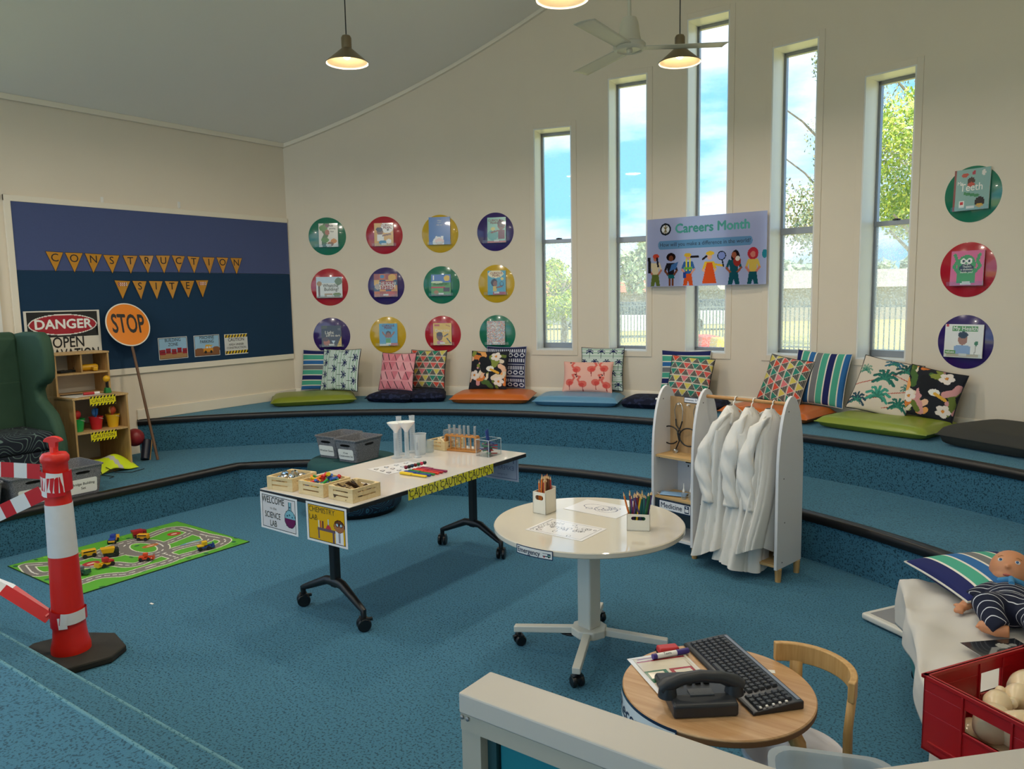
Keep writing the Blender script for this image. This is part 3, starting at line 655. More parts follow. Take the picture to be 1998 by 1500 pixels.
# ---- wall circles with books on clear ledges
CA = [-.6787, -.576, -.474, -.3726]; CZ = [2.331, 1.788, 1.257]
CL = {'g': ('#1f7a5e', 'green'), 'r': ('#b81e30', 'red'), 'y': ('#d2ab1e', 'yellow'), 'p': ('#35206a', 'purple')}
m_acr = clear('clear acrylic', '#f8fafa', .10, .04)
def book_canvas(kind):
    w_, h_ = 34, 42; cv = Canvas(w_, h_, '#ffffff')
    if kind == 'vine': cv.rect(0, 0, 1, 1, '#e6e2d6'); cv.path([(.3, 0), (.25, .3), (.4, .55), (.2, .8), (.45, 1)], .2, '#3d6b2c'); cv.ell(.25, .8, .22, .14, '#4f8a35').ell(.32, .3, .2, .12, '#4f8a35').ell(.45, .62, .12, .12, '#a4502c').ell(.78, .25, .16, .1, '#d8862f').ell(.6, .12, .16, .1, '#8a5a36').ell(.45, .9, .1, .08, '#5a2e38')
    elif kind == 'ball': cv.rect(0, 0, 1, 1, '#e2ac4a').ell(.68, .82, .34, .26, '#f2efe6').ell(.72, .7, .06, .05, '#222222').ell(.3, .62, .17, .14, '#8a5a3a').ell(.27, .72, .18, .1, '#2a1c18').rect(.14, .22, .5, .5, '#f2f0ea').line(.45, .45, .85, .52, .07, '#8a5a3a').ell(.45, .15, .22, .1, '#2f88b0').ell(.75, .2, .14, .1, '#f2efe6')
    elif kind == 'blue': cv.rect(0, 0, 1, 1, '#2f6fb4').ell(.45, .08, .27, .2, '#f4f2ee').ell(.5, .12, .2, .13, '#f0cfc4').ell(.35, .25, .06, .06, '#f4f2ee').ell(.62, .26, .06, .06, '#f4f2ee')
    elif kind == 'bugs': cv.rect(0, 0, 1, 1, '#8fc8b4').ell(.3, .3, .3, .2, '#5fa8a0').ell(.76, .68, .2, .18, '#7a4a30').ell(.75, .76, .2, .14, '#20161a').rect(.6, .15, .95, .5, '#6e1f2e').ell(.3, .55, .12, .07, '#d8d070').line(.2, .4, .6, .48, .06, '#7a4a30').rect(0, 0, 1, .08, '#c8503c')
    elif kind == 'build':
        cv = Canvas(42, 34, '#e6e8e0'); cv.rect(0, .72, 1, 1, '#c9dce4').rect(.08, .05, .14, .8, '#7a5a34').ell(.12, .68, .1, .12, '#b89058').rect(.3, .02, .62, .2, '#b89a68').ell(.86, .78, .14, .18, '#7a8a5a').ell(.8, .15, .16, .1, '#7a8a3a').rect(0, 0, 1, .07, '#9a8a5a')
    elif kind == 'solar':
        cols = ['#c86a2c', '#284058', '#d89a3c', '#a84a2c', '#e0b050', '#345a70']; k = 0
        for i in range(4):
            for j in range(4): cv.rect(i * .25, j * .25, i * .25 + .24, j * .25 + .24, cols[(i * 3 + j * 5) % 6]); k += 1
        cv.ell(.78, .84, .17, .14, '#e8b030').ell(.15, .45, .13, .13, '#b8a898').ell(.7, .13, .2, .1, '#c84a30').ell(.35, .88, .1, .07, '#4a8ab0'); cv.rect(.28, .32, .86, .68, '#a83c28')
    elif kind == 'transport': cv.rect(0, 0, 1, 1, '#4f9a40').rect(0, .62, 1, 1, '#4a78b8').ell(.8, .82, .15, .14, '#e8c030').rect(.1, .75, .16, .95, '#f0f0f0').ell(.3, .64, .3, .06, '#d0e0b0').rect(.0, .36, .7, .42, '#c03028').rect(.62, .2, .95, .38, '#30241c').ell(.25, .16, .12, .1, '#a87838').rect(0, 0, 1, .05, '#58401e')
    elif kind == 'magnify': cv.rect(0, 0, 1, 1, '#4aa0b8').ell(.45, .86, .42, .16, '#f0e2b8').ell(.36, .5, .18, .16, '#1c1216').ell(.42, .46, .12, .12, '#8a5436').rect(.28, .14, .5, .36, '#d8b84a').line(.5, .3, .78, .34, .06, '#8a5436').ring(.78, .45, .11, .1, .03, '#2a2a30').ell(.8, .66, .08, .06, '#e8d060').rect(.3, 0, 1, .12, '#c03a30')
    elif kind == 'dark': cv.rect(0, 0, 1, 1, '#24221e').ell(.25, .22, .16, .18, '#a86038').ell(.2, .36, .16, .1, '#4a2c18').poly([(.75, 0), (1, 0), (1, .5)], '#d8b030').poly([(.5, .28), (.68, .28), (.6, .12)], '#c8d8e4').ell(.9, .82, .08, .07, '#5a5a56').rect(.0, .86, .3, 1, '#4a4a22')
    elif kind == 'jump': cv.rect(0, 0, 1, 1, '#3f9cc4').ell(.5, .52, .16, .15, '#241a1c').ell(.5, .47, .12, .12, '#8a5436').rect(.36, .08, .62, .34, '#3c9a48').line(.38, .4, .18, .6, .07, '#8a5436').line(.62, .4, .82, .6, .07, '#8a5436').rect(.58, 0, 1, .12, '#b83a34').rect(.0, 0, .5, .08, '#e8e4d8')
    elif kind == 'electric': cv.rect(0, 0, 1, 1, '#e2b83c').ell(.35, .4, .17, .2, '#6a4028').ell(.34, .5, .16, .1, '#2c1a14').rect(.2, .02, .52, .2, '#c8788c').line(.6, .4, .8, .5, .05, '#2a3a4a').line(.75, .3, .95, .08, .05, '#2a3a4a').line(.7, .92, .9, .85, .04, '#b8742c').rect(.05, .86, .35, .95, '#c04a30')
    elif kind == 'silver':
        rs = np.random.RandomState(4); cols = ['#c8c2b4', '#d86a5a', '#7ab0c0', '#e0b070', '#a89aa8', '#e8e4dc', '#9a8a78']
        for i in range(w_):
            for j in range(h_): cv.a[j, i] = lin(cols[rs.randint(7)])
        cv.rect(0, .3, 1, .32, '#c8c2b4')
    elif kind == 'teeth': cv.rect(0, 0, 1, 1, '#8fb6b0').rect(0, 0, .05, 1, '#8a3a34').ell(.48, .7, .1, .1, '#4a2c1c').ell(.48, .62, .1, .06, '#c8503c').poly([(.3, .45), (.75, .36), (.7, .3), (.3, .38)], '#3f8a5a').ell(.75, .18, .13, .13, '#241418').ell(.75, .1, .1, .05, '#d8a83c').rect(.18, .06, .32, .24, '#f2f0ea').ell(.25, .18, .04, .04, '#c82a34').ell(.55, .9, .05, .05, '#b83a4a').ell(.3, .86, .1, .05, '#c8503c').ell(.82, .88, .05, .08, '#e8e4dc')
    elif kind == 'monster': cv.rect(0, 0, 1, 1, '#e0608a').ell(.48, .6, .28, .28, '#3f9a44').rect(.2, .08, .76, .5, '#3f9a44').path([(.22, .4), (.1, .55), (.2, .7), (.12, .88)], .08, '#3f9a44').path([(.76, .4), (.9, .55), (.8, .7), (.86, .88)], .08, '#3f9a44').ell(.38, .7, .09, .08, '#f2efe0').ell(.57, .7, .09, .08, '#f2efe0').ell(.39, .7, .04, .04, '#1a1a1a').ell(.56, .7, .04, .04, '#1a1a1a').ell(.48, .5, .22, .13, '#1c2420').rect(.33, .02, .66, .08, '#f0ece4')
    elif kind == 'health': cv = Canvas(42, 38, '#f0ece2'); cv.rect(.2, .8, .86, .94, '#5f9a4a').ell(.48, .54, .12, .16, '#a8704e').ell(.48, .68, .13, .1, '#241a18').rect(.26, .08, .7, .34, '#8fa8cc').ell(.48, .3, .22, .08, '#8fa8cc').line(.8, .1, .84, .4, .03, '#b8b0a0').ell(.84, .44, .05, .07, '#3f7a3c').rect(.03, .1, .3, .22, '#5f9a4a').rect(.08, .02, .9, .1, '#d8c8ac').rect(.02, .92, .1, 1, '#c83a34')
    return cv
def wall_book(a, z, ck, kind, wd, ht, lines, lab, dx=0.0):
    cc, cn = CL[ck]
    t = thing('wall_circle', '%s gloss disc on the curved wall %s' % (cn, lab), 'wall disc', (0, 0, 0), 0, 'coloured wall discs'); place(t, arcM(a, z))
    mb = MB(); mb.lathe([(0, 0), (.2, 0), (.2, .004), (.198, .005), (0, .005)], 64); mb.build('disc', mat('gloss disc ' + cn, cc, .16, coat=.5), t, smooth=30)
    mb = MB(); x0 = .132
    mb.box(-x0, x0, -.118, -.115, .006, .045); mb.box(-x0, x0, -.115, -.085, .042, .045); mb.build('clear_ledge', m_acr, t)
    t2 = thing('picture_book', 'picture book %s' % lines[0], 'book', (0, 0, 0), 0, 'books on the wall discs'); place(t2, arcM(a, z - .1145, R - .034) @ TR(dx, 0) @ Matrix.Rotation(-.05, 4, 'X'))
    mb = MB(); mb.box(-wd / 2, wd / 2, 0, ht, -.007, .0); mb.build('pages', m_white, t2)
    panel('cover', book_canvas(kind), wd, ht, m_gloss, t2, TR(0, ht / 2, .0008))
    for s, size, x, y, col, sx in lines[1:]: txt(s, size, mat('ink ' + col, col, .5), t2, TR(x * wd, y * ht, .0016), name='title', sx=sx, bold=.01)
    mb = MB(); mb.box(-.028, .028, .012, .03, .001, .0015); mb.build('sticker', m_white, t2)
CR = '#8a1f2a'
wall_book(CA[0], CZ[0], 'g', 'vine', .203, .25, ['with green vine creature, top left of the grid', ('Roly', .026, .15, .9, '#222222', 1), ('growing', .020, .22, .78, '#222222', 1), ('days', .022, .2, .66, '#222222', 1)], 'at the top left of the grid', .015)
wall_book(CA[1], CZ[0], 'r', 'ball', .207, .243, ['with soccer player on orange, top row', ('CURIOUS', .034, .2, .9, CR, 1), ('PEARL', .034, .2, .79, CR, 1)], 'with soccer book, top row')
wall_book(CA[2], CZ[0], 'y', 'blue', .234, .29, ['in plain blue with white animal at the bottom', ('What', .020, 0, .87, '#f2f2ee', 1), ('is the', .018, 0, .8, '#f2f2ee', 1), ('way up?', .020, 0, .72, '#f2f2ee', 1)], 'with plain blue book')
wall_book(CA[3], CZ[0], 'p', 'bugs', .2, .263, ['on mint green with insects, top row', ('CURIOUS', .032, -.12, .88, CR, 1), ('PEARL', .032, -.12, .78, CR, 1)], 'at the top right of the grid', .02)
wall_book(CA[0], CZ[1], 'r', 'build', .277, .224, ['reading Whatcha Building with pale wide cover', ('Whatcha', .05, .05, .58, '#4a4a44', .9), ('Building?', .05, .08, .40, '#4a4a44', .9)], 'in the middle row with a wide pale book')
wall_book(CA[1], CZ[1], 'p', 'solar', .253, .246, ['reading THE SOLAR SYSTEM with patchwork cover', ('THE SOLAR', .045, .07, .57, '#f2f0ea', .85), ('SYSTEM', .062, .07, .42, '#f2f0ea', .85)], 'with the solar system book')
wall_book(CA[2], CZ[1], 'g', 'transport', .215, .227, ['reading TRANSPORT with green field', ('TRANSPORT', .034, 0, .53, '#234a1c', .9)], 'with the transport book')
wall_book(CA[3], CZ[1], 'y', 'magnify', .198, .253, ['with girl holding a magnifying glass', ('CURIOUS', .032, -.02, .89, CR, 1), ('PEARL', .032, -.02, .79, CR, 1)], 'at the right end of the middle row', .01)
wall_book(CA[0], CZ[2], 'p', 'dark', .213, .23, ['in black reading Light and Dark', ('Light', .05, -.1, .66, '#f0ece0', 1), ('and the dark', .03, .08, .52, '#f0ece0', 1)], 'at the bottom left of the grid')
wall_book(CA[1], CZ[2], 'y', 'jump', .198, .24, ['with child raising both arms on blue', ('CURIOUS', .032, 0, .9, CR, 1), ('PEARL', .032, 0, .8, CR, 1)], 'in the bottom row with a blue book', .01)
wall_book(CA[2], CZ[2], 'r', 'electric', .203, .236, ['reading Electricity on yellow', ('Electricity', .042, 0, .66, '#f4f0e0', .95)], 'in the bottom row with a yellow book')
wall_book(CA[3], CZ[2], 'g', 'silver', .2, .253, ['with shiny silver speckled cover', ('What do I', .03, 0, .86, '#f6f4ee', 1), ('do with', .03, 0, .72, '#f6f4ee', 1)], 'at the bottom right of the grid', -.01)
wall_book(.3695, CZ[0], 'g', 'teeth', .25, .294, ['reading My Teeth on pale teal', ('My', .034, -.32, .67, '#f6f4ee', 1), ('Teeth', .075, 0, .55, '#f2f0e6', .9)], 'right of the windows with My Teeth book')
wall_book(.3680, CZ[1], 'r', 'monster', .233, .253, ['in pink with green monster', ("Argh!\nThere's\na skeleton\ninside you!", .021, 0, .5, '#f2f0e6', 1)], 'right of the windows with pink book', .005)
wall_book(.3690, CZ[2], 'p', 'health', .274, .246, ['reading My Health with boy and spoon', ('My Health', .042, .03, .87, '#f4f2ea', 1), ('values', .026, -.34, .16, '#f4f2ea', 1)], 'right of the windows, lowest')
# ---- banner across the middle windows
a0 = on_arc(1266, 430, R - .03); a1 = on_arc(1500, 411, R - .03); bw = (Vector((a1.x, a1.y)) - Vector((a0.x, a0.y))).length; bh = .643
c0 = Vector(((a0.x + a1.x) / 2, (a0.y + a1.y) / 2 - .035, 2.363 - bh / 2))
t = thing('careers_banner', 'pale lilac paper banner reading Careers Month across the windows', 'banner'); place(t, frame_matrix(c0, (a1.x - a0.x, a1.y - a0.y, 0)))
cv = Canvas(230, 128, '#b4bce4')
def person(cx, top, skin, hair, shirt, legs, kind, w_=.045):
    H = top; hd = .050; y0 = H - .06
    if kind == 'curl': cv.ell(cx, y0 + .01, .042, .085, hair)
    if kind == 'afro': cv.ell(cx, y0 + .02, .040, .06, hair)
    if kind == 'long': cv.ell(cx + .012, y0 - .03, .034, .10, hair)
    cv.ell(cx, y0, .020, .042, skin)
    cv.poly([(cx - w_ * .75, y0 - .07), (cx + w_ * .75, y0 - .07), (cx + w_ * .62, y0 - .25), (cx - w_ * .62, y0 - .25)], shirt)
    cv.line(cx - w_ * .7, y0 - .08, cx - w_ * 1.15, y0 - .18, .035, shirt); cv.line(cx - w_ * 1.15, y0 - .18, cx - w_ * .5, y0 - .25, .030, skin)
    cv.line(cx + w_ * .7, y0 - .08, cx + w_ * 1.15, y0 - .18, .035, shirt); cv.line(cx + w_ * 1.15, y0 - .18, cx + w_ * .5, y0 - .25, .030, skin)
    if kind == 'dress': cv.poly([(cx - w_ * .5, y0 - .08), (cx + w_ * .5, y0 - .08), (cx + w_ * 1.35, .03), (cx - w_ * 1.35, .03)], legs)
    elif kind == 'afro': cv.poly([(cx - w_ * .62, y0 - .24), (cx + w_ * .62, y0 - .24), (cx + w_ * .7, .12), (cx - w_ * .5, .12)], legs); cv.rect(cx - .02, 0.01, cx - .004, .12, skin); cv.rect(cx + .008, 0.01, cx + .024, .12, skin)
    else: cv.poly([(cx - w_ * .65, y0 - .24), (cx + w_ * .65, y0 - .24), (cx + w_ * .95, .01), (cx + w_ * .25, .01), (cx, y0 - .34), (cx - w_ * .25, .01), (cx - w_ * .95, .01)], legs)
cv.rect(.12, .55, .87, .67, '#6d9cc8').ell(.12, .61, .02, .06, '#6d9cc8').ell(.87, .61, .02, .06, '#6d9cc8')
cv.ell(.165, .84, .048, .088, '#1e2430').ell(.165, .84, .034, .062, '#eef0f4').line(.15, .79, .18, .88, .012, '#8a7a50').line(.18, .79, .15, .88, .012, '#8a7a50').line(.165, .78, .165, .9, .010, '#8a7a50')
person(.075, .48, '#c8806a', '#2a2430', '#ecdcb8', '#6a7a3c', 'plain'); cv.ell(.08, .45, .028, .035, '#d8503c').line(.09, .42, .1, .3, .03, '#2a2430').rect(.005, .38, .03, .44, '#2a2a30').rect(.01, .2, .035, .38, '#2a2a30')
person(.215, .47, '#7a4632', '#201618', '#26242c', '#1f6a70', 'afro'); cv.poly([(.2, .22), (.26, .26), (.28, .36), (.22, .32)], '#4a78b8')
person(.365, .48, '#e0a090', '#2a2226', '#3a68a8', '#e0582c', 'plain'); cv.ell(.36, .45, .03, .03, '#e8b83c').rect(.345, .22, .355, .4, '#e8d84a').rect(.375, .22, .385, .4, '#e8d84a').rect(.33, .24, .4, .27, '#6ab04a').line(.39, .42, .45, .42, .03, '#2a2226').rect(.32, .12, .35, .2, '#2f4a9a')
person(.545, .47, '#f0b8a0', '#3a2a2a', '#f0c040', '#e8582c', 'dress'); cv.ell(.55, .46, .035, .03, '#f0c040').line(.52, .42, .49, .38, .03, '#2a2226').line(.59, .3, .65, .28, .03, '#f0c040')
cv.line(.66, .27, .65, .36, .02, '#1e2430').ell(.645, .42, .036, .065, '#1e2430').ell(.645, .42, .029, .052, '#8a98d8')
person(.745, .48, '#a86048', '#241c20', '#1f5a68', '#1f5a68', 'long', .05); cv.ell(.77, .33, .03, .07, '#a83a34').ell(.775, .37, .018, .035, '#f2ece0')
person(.895, .48, '#e08a7a', '#c83a48', '#e8c860', '#1f5a68', 'curl'); cv.ell(.985, .42, .02, .06, '#2f8aa0')
mbn = bpy.data.materials.new('backlit paper print'); mbn.use_nodes = True; n_ = mbn.node_tree.nodes; L_ = mbn.node_tree.links; n_.remove(n_['Principled BSDF'])
at_ = n_.new('ShaderNodeAttribute'); at_.attribute_name = 'col'; d_ = n_.new('ShaderNodeBsdfDiffuse'); tl_ = n_.new('ShaderNodeBsdfTranslucent'); mx_ = n_.new('ShaderNodeMixShader'); mx_.inputs[0].default_value = .42
L_.new(at_.outputs['Color'], d_.inputs['Color']); L_.new(at_.outputs['Color'], tl_.inputs['Color']); L_.new(d_.outputs[0], mx_.inputs[1]); L_.new(tl_.outputs[0], mx_.inputs[2]); L_.new(mx_.outputs[0], n_['Material Output'].inputs['Surface'])
panel('sheet', cv, bw, bh, mbn, t)
txt('Careers Month', .118, mat('teal print', '#3f9a92', .6), t, TR(.07, .215, .002), name='title', sx=.98, bold=.034)
txt('How will you make a difference in the world?', .052, mat('dark navy print', '#1c2438', .6), t, TR(-.005, .072, .002), name='title', sx=.92)
# ================================================================== cushions
def cushion(name, label, cv, wd, ht, px, py, z0, r, phi, lean=16, thick=.11, group='scatter cushions on the upper tier', roll=0.0, matp=None, M=None, pipe='#1a1c28', dx=0):
    if M is None:
        p = at(px, py, z0); a = math.atan2(p.x, p.y); B = Vector((r * math.sin(a), r * math.cos(a), z0))
        ph = math.radians(phi); xd = Vector((math.cos(ph), math.sin(ph), 0)); nrm = xd.cross(Vector((0, 0, 1))); l = math.radians(lean)
        M = frame_matrix(B, xd, Vector((0, 0, math.cos(l))) - nrm * math.sin(l)) @ Matrix.Rotation(math.radians(roll), 4, 'Z')
    t = thing(name, label, 'cushion', (0, 0, 0), 0, group); place(t, M)
    N = cv.a.shape[0]; n = N
    V = []; F = []; cols = []
    u = np.linspace(-1, 1, n + 1)
    def pt(a, b, s):
        e = max(0.0, (1 - a * a)) * max(0.0, (1 - b * b)); z = thick / 2 * e ** .42
        x = a * wd / 2 * (1 - .055 * (1 - b * b) * a * a); y = ht / 2 + b * ht / 2 * (1 - .055 * (1 - a * a) * b * b)
        return (x, y, s * z)
    for s in (1, -1):
        b0 = len(V); k = n if s > 0 else 16; uu = np.linspace(-1, 1, k + 1)
        for j in range(k + 1):
            for i in range(k + 1): V.append(pt(uu[i], uu[j], s))
        for j in range(k):
            for i in range(k):
                q = (b0 + j * (k + 1) + i, b0 + j * (k + 1) + i + 1, b0 + (j + 1) * (k + 1) + i + 1, b0 + (j + 1) * (k + 1) + i)
                F.append(q if s > 0 else q[::-1]); jj = min(N - 1, int((j + .5) / k * N)); ii = min(cv.w - 1, int((i + .5) / k * cv.w)); cols.append((*cv.a[N - 1 - jj, ii], 1))
    me = bpy.data.meshes.new('cover'); me.from_pydata(V, [], F); me.polygons.foreach_set('use_smooth', [True] * len(F))
    at_ = me.attributes.new('col', 'FLOAT_COLOR', 'FACE'); at_.data.foreach_set('color', np.array(cols, np.float32).ravel()); me.materials.append(m_cloth)
    o = bpy.data.objects.new('cover', me); COL.objects.link(o); o.parent = t
    mb = MB(); k = 12; path = []
    for i in range(k): path.append(pt(-1 + 2 * i / k, -1, 1))
    for i in range(k): path.append(pt(1, -1 + 2 * i / k, 1))
    for i in range(k): path.append(pt(1 - 2 * i / k, 1, 1))
    for i in range(k): path.append(pt(-1, 1 - 2 * i / k, 1))
    mb.tube(path, .0045, 6, closed=True); mb.build('piping', mat('piping ' + pipe, pipe, .8), t, smooth=60)
    return t
N = 84
def c_stripes(vert=False, seq=None):
    seq = seq or [('#16205e', 10), ('#e8e4d4', 2), ('#4aa88e', 10), ('#e8e4d4', 2), ('#2a6aa8', 9), ('#e8e4d4', 2), ('#76787a', 9), ('#e8e4d4', 2), ('#4aa88e', 9), ('#e8e4d4', 2), ('#16205e', 10), ('#e8e4d4', 2), ('#4aa88e', 9), ('#e8e4d4', 2), ('#2a6aa8', 9)]
    cv = Canvas(N, N); tot = sum(s for _, s in seq); k = 0
    for c, s in seq:
        a, b = k / tot, (k + s) / tot; k += s
        if vert: cv.rect(a, 0, b, 1, c)
        else: cv.rect(0, 1 - b, 1, 1 - a, c)
    return cv
def palm(cv, x, y, s, c, trunk=None, n=7, asp=1):
    for k in range(n):
        a = PI * (.0 + 1.0 * k / (n - 1)) * 1.3 - .15 * PI; e = (x + s * math.cos(a), y + s * math.sin(a) * (.9)); m_ = (x + .6 * s * math.cos(a), y + .62 * s * math.sin(a) + .16 * s)
        cv.path([(x, y), m_, (e[0], e[1] - .1 * s)], .24 * s, c)
def c_palm_navy(rot):
    cv = Canvas(N, N, '#dfe8e4')
    for k in range(24): cv.rect(0, k / 24, 1, k / 24 + .018, '#8fb49a' if k % 2 else '#b9cfc4')
    for j in range(4):
        for i in range(4):
            x = (i + .25 + .5 * (j % 2)) / 3.6; y = .12 + j * .26
            cv.line(x, y, x, y - .16, .010, '#232a3a'); palm(cv, x, y, .085, '#182258', n=6)
    if rot: cv.a = np.rot90(cv.a, -1).copy()
    return cv
def c_tri(cols, rows=6, hatch=True, bg='#d8cfc0', slash=False, rot=False):
    cv = Canvas(N, N, bg); rs = random.Random(len(cols)); n = 5
    for j in range(rows):
        y0 = j / rows + .008; y1 = (j + 1) / rows - .012
        for i in range(-1, n + 1):
            x = (i + .5 * (j % 2)) / n; wd = 1 / n
            c = rs.choice(cols); cv.poly([(x + .01, y0), (x + wd - .01, y0), (x + wd / 2, y1)], '#4a4844' if hatch else rs.choice(cols)); cv.poly([(x + wd / 2 + .012, y1), (x + 1.5 * wd - .012, y1), (x + wd, y0 + .01)], c)
            if hatch:
                for k in range(3): cv.line(x + .03 + k * .02, y0 + .02 + k * .035, x + wd - .03 - k * .02, y0 + .02 + k * .035, .008, '#8d8a80')
            if slash: cv.line(x + wd / 2, y1 - .02, x + wd * .95, y0 + .03, .020, '#2a2026')
    if rot: cv.a = np.rot90(cv.a, 1).copy()
    return cv
TRI = ['#d8503c', '#e07a80', '#2a8a70', '#d8c860', '#e0605a', '#2f8a78']
def c_pink(): return c_tri(['#e8939c', '#dd7c88', '#f0aab0', '#e58a94'], 4, False, '#eba0a6', True)
def c_floral(toucan=False, seed=1):
    cv = Canvas(N, N, '#1a1c26'); rs = random.Random(seed)
    for k in range(26):
        x, y = rs.random(), rs.random(); a = rs.uniform(0, PI); c = rs.choice(['#e0803a', '#f0a860', '#6a7a34', '#8a9440', '#f0c0a0', '#4a6a34', '#e8d8c0', '#d89a9a'])
        L_ = rs.uniform(.08, .2); cv.path([(x, y), (x + L_ * math.cos(a), y + L_ * math.sin(a)), (x + 1.6 * L_ * math.cos(a + .3), y + 1.6 * L_ * math.sin(a + .3))], rs.uniform(.06, .13), c)
    for x, y in ((.15, .35), (.82, .2), (.7, .85)):
        for k in range(5): cv.ell(x + .08 * math.cos(k * 1.257), y + .08 * math.sin(k * 1.257), .06, .05, '#efe3da')
        cv.ell(x, y, .03, .03, '#e0903a')
    cv.ell(.45, .6, .16, .2, '#14161e').ell(.58, .52, .10, .07, '#f0ece2').ell(.35, .75, .1, .1, '#14161e'); cv.path([(.6, .5), (.8, .42)], .06, '#e8b040')
    return cv
def c_ethnic():
    cv = Canvas(N, N, '#1c2248'); y = .02
    for k, kind in enumerate('olbolblol'):
        if kind == 'l':
            for i in range(20): cv.rect(i / 20 + .01, y, i / 20 + .035, y + .08, '#d8dae4')
            y += .12
        elif kind == 'o':
            for i in range(7): cv.ring((i + .5) / 7, y + .05, .055, .05, .022, '#d8dae4')
            y += .12
        else: cv.rect(0, y, 1, y + .014, '#d8dae4').rect(0, y + .03, 1, y + .04, '#d8dae4'); y += .06
    return cv
def c_flamingo():
    cv = Canvas(N, N, '#f0b8a8')
    for x, y, f in ((.14, .30, 1), (.42, .24, -1), (.68, .30, 1), (.9, .22, -1), (.28, .72, -1), (.58, .74, 1), (.84, .76, -1)):
        cv.ell(x, y, .085, .11, '#e0685c'); cv.ell(x + .02 * f, y - .02, .05, .06, '#d84a44'); cv.path([(x + .06 * f, y + .04), (x + .10 * f, y + .14), (x + .06 * f, y + .24), (x + .11 * f, y + .26)], .045, '#e0685c'); cv.line(x, y - .08, x + .01, y - .24, .016, '#a83a3a'); cv.ell(x + .13 * f, y + .24, .018, .025, '#2a2026')
    return cv
def c_whitepalm():
    cv = Canvas(N, N, '#dccfbe')
    for x0, y0, x1, y1 in ((0, .42, .5, .62), (.3, .25, 1, .5), (.45, .75, 1, .62), (0, .12, .6, .3), (.6, .1, 1, .25)): cv.line(x0, y0, x1, y1, .014, '#b8503c')
    for x, y, s, c in ((.5, .62, .2, '#1f6a60'), (.8, .82, .18, '#27504f'), (.48, .3, .2, '#3f9a86'), (.15, .16, .16, '#24485a'), (.85, .2, .16, '#1f6a60'), (.12, .72, .12, '#7aa08a'), (.55, .93, .14, '#2a6a86'), (.9, .52, .10, '#5a8a80')):
        palm(cv, x, y, s, c, n=7); palm(cv, x, y - .02, s * .6, '#2f7f6c', n=5)
    return cv
WP = '#e8e4d8'
cushion('striped_cushion', 'navy and teal striped cushion tucked behind the left palm cushion', c_stripes(), .44, .44, 620, 764, .686, 5.78, 22, 12, pipe='#d8d4c8')
cushion('palm_cushion', 'blue palm tree cushion on the left green pad', c_palm_navy(True), .45, .45, 657, 765, .692, 5.64, 17, 14)
cushion('triangle_cushion', 'multicoloured triangle cushion behind the pink cushion', c_tri(TRI), .42, .42, 826, 761, .686, 5.80, 17, 14)
cushion('pink_cushion', 'pink triangle cushion with dark dashes on the navy pad', c_pink(), .41, .41, 770, 763, .686, 5.62, 15, 17)
cushion('patterned_cushion', 'navy and white block print cushion behind the floral cushion', c_ethnic(), .44, .44, 985, 757, .692, 5.84, 17, 10, pipe='#8a90b8')
cushion('floral_cushion', 'black and orange floral cushion on the left orange pad', c_floral(seed=3), .42, .41, 953, 759, .692, 5.68, 15, 16)
cushion('palm_cushion', 'blue palm tree cushion behind the flamingo cushion', c_palm_navy(False), .44, .44, 1174, 762, .692, 5.82, 17, 12)
cushion('flamingo_cushion', 'pale pink flamingo lumbar cushion on the light blue pad', c_flamingo(), .50, .31, 1149, 764, .692, 5.66, 19, 18, pipe='#e8b0a0')
cushion('striped_cushion', 'navy and teal horizontally striped cushion behind a triangle cushion', c_stripes(), .47, .43, 1345, 768, .686, 5.84, 11, 10, pipe='#d8d4c8')
cushion('triangle_cushion', 'multicoloured triangle cushion above the dress-up stand', c_tri(TRI), .40, .40, 1344, 775, .686, 5.66, 14, 22, roll=-6)
cushion('striped_cushion', 'vertically striped navy and teal cushion on the right orange pad', c_stripes(True), .47, .46, 1597, 788, .692, 5.82, -10, 14, roll=-3, pipe='#d8d4c8')
cushion('triangle_cushion', 'multicoloured triangle cushion on the right orange pad', c_tri(TRI, rot=True), .40, .42, 1528, 784, .692, 5.72, -9, 22, roll=-8)
cushion('toucan_cushion', 'dark floral toucan cushion on the right green pad', c_floral(seed=8), .40, .38, 1822, 811, .692, 5.74, -10, 18, roll=-10)
cushion('palm_leaf_cushion', 'cream cushion with green palms and red trunks', c_whitepalm(), .45, .46, 1722, 804, .692, 5.66, -6, 26, roll=-10)
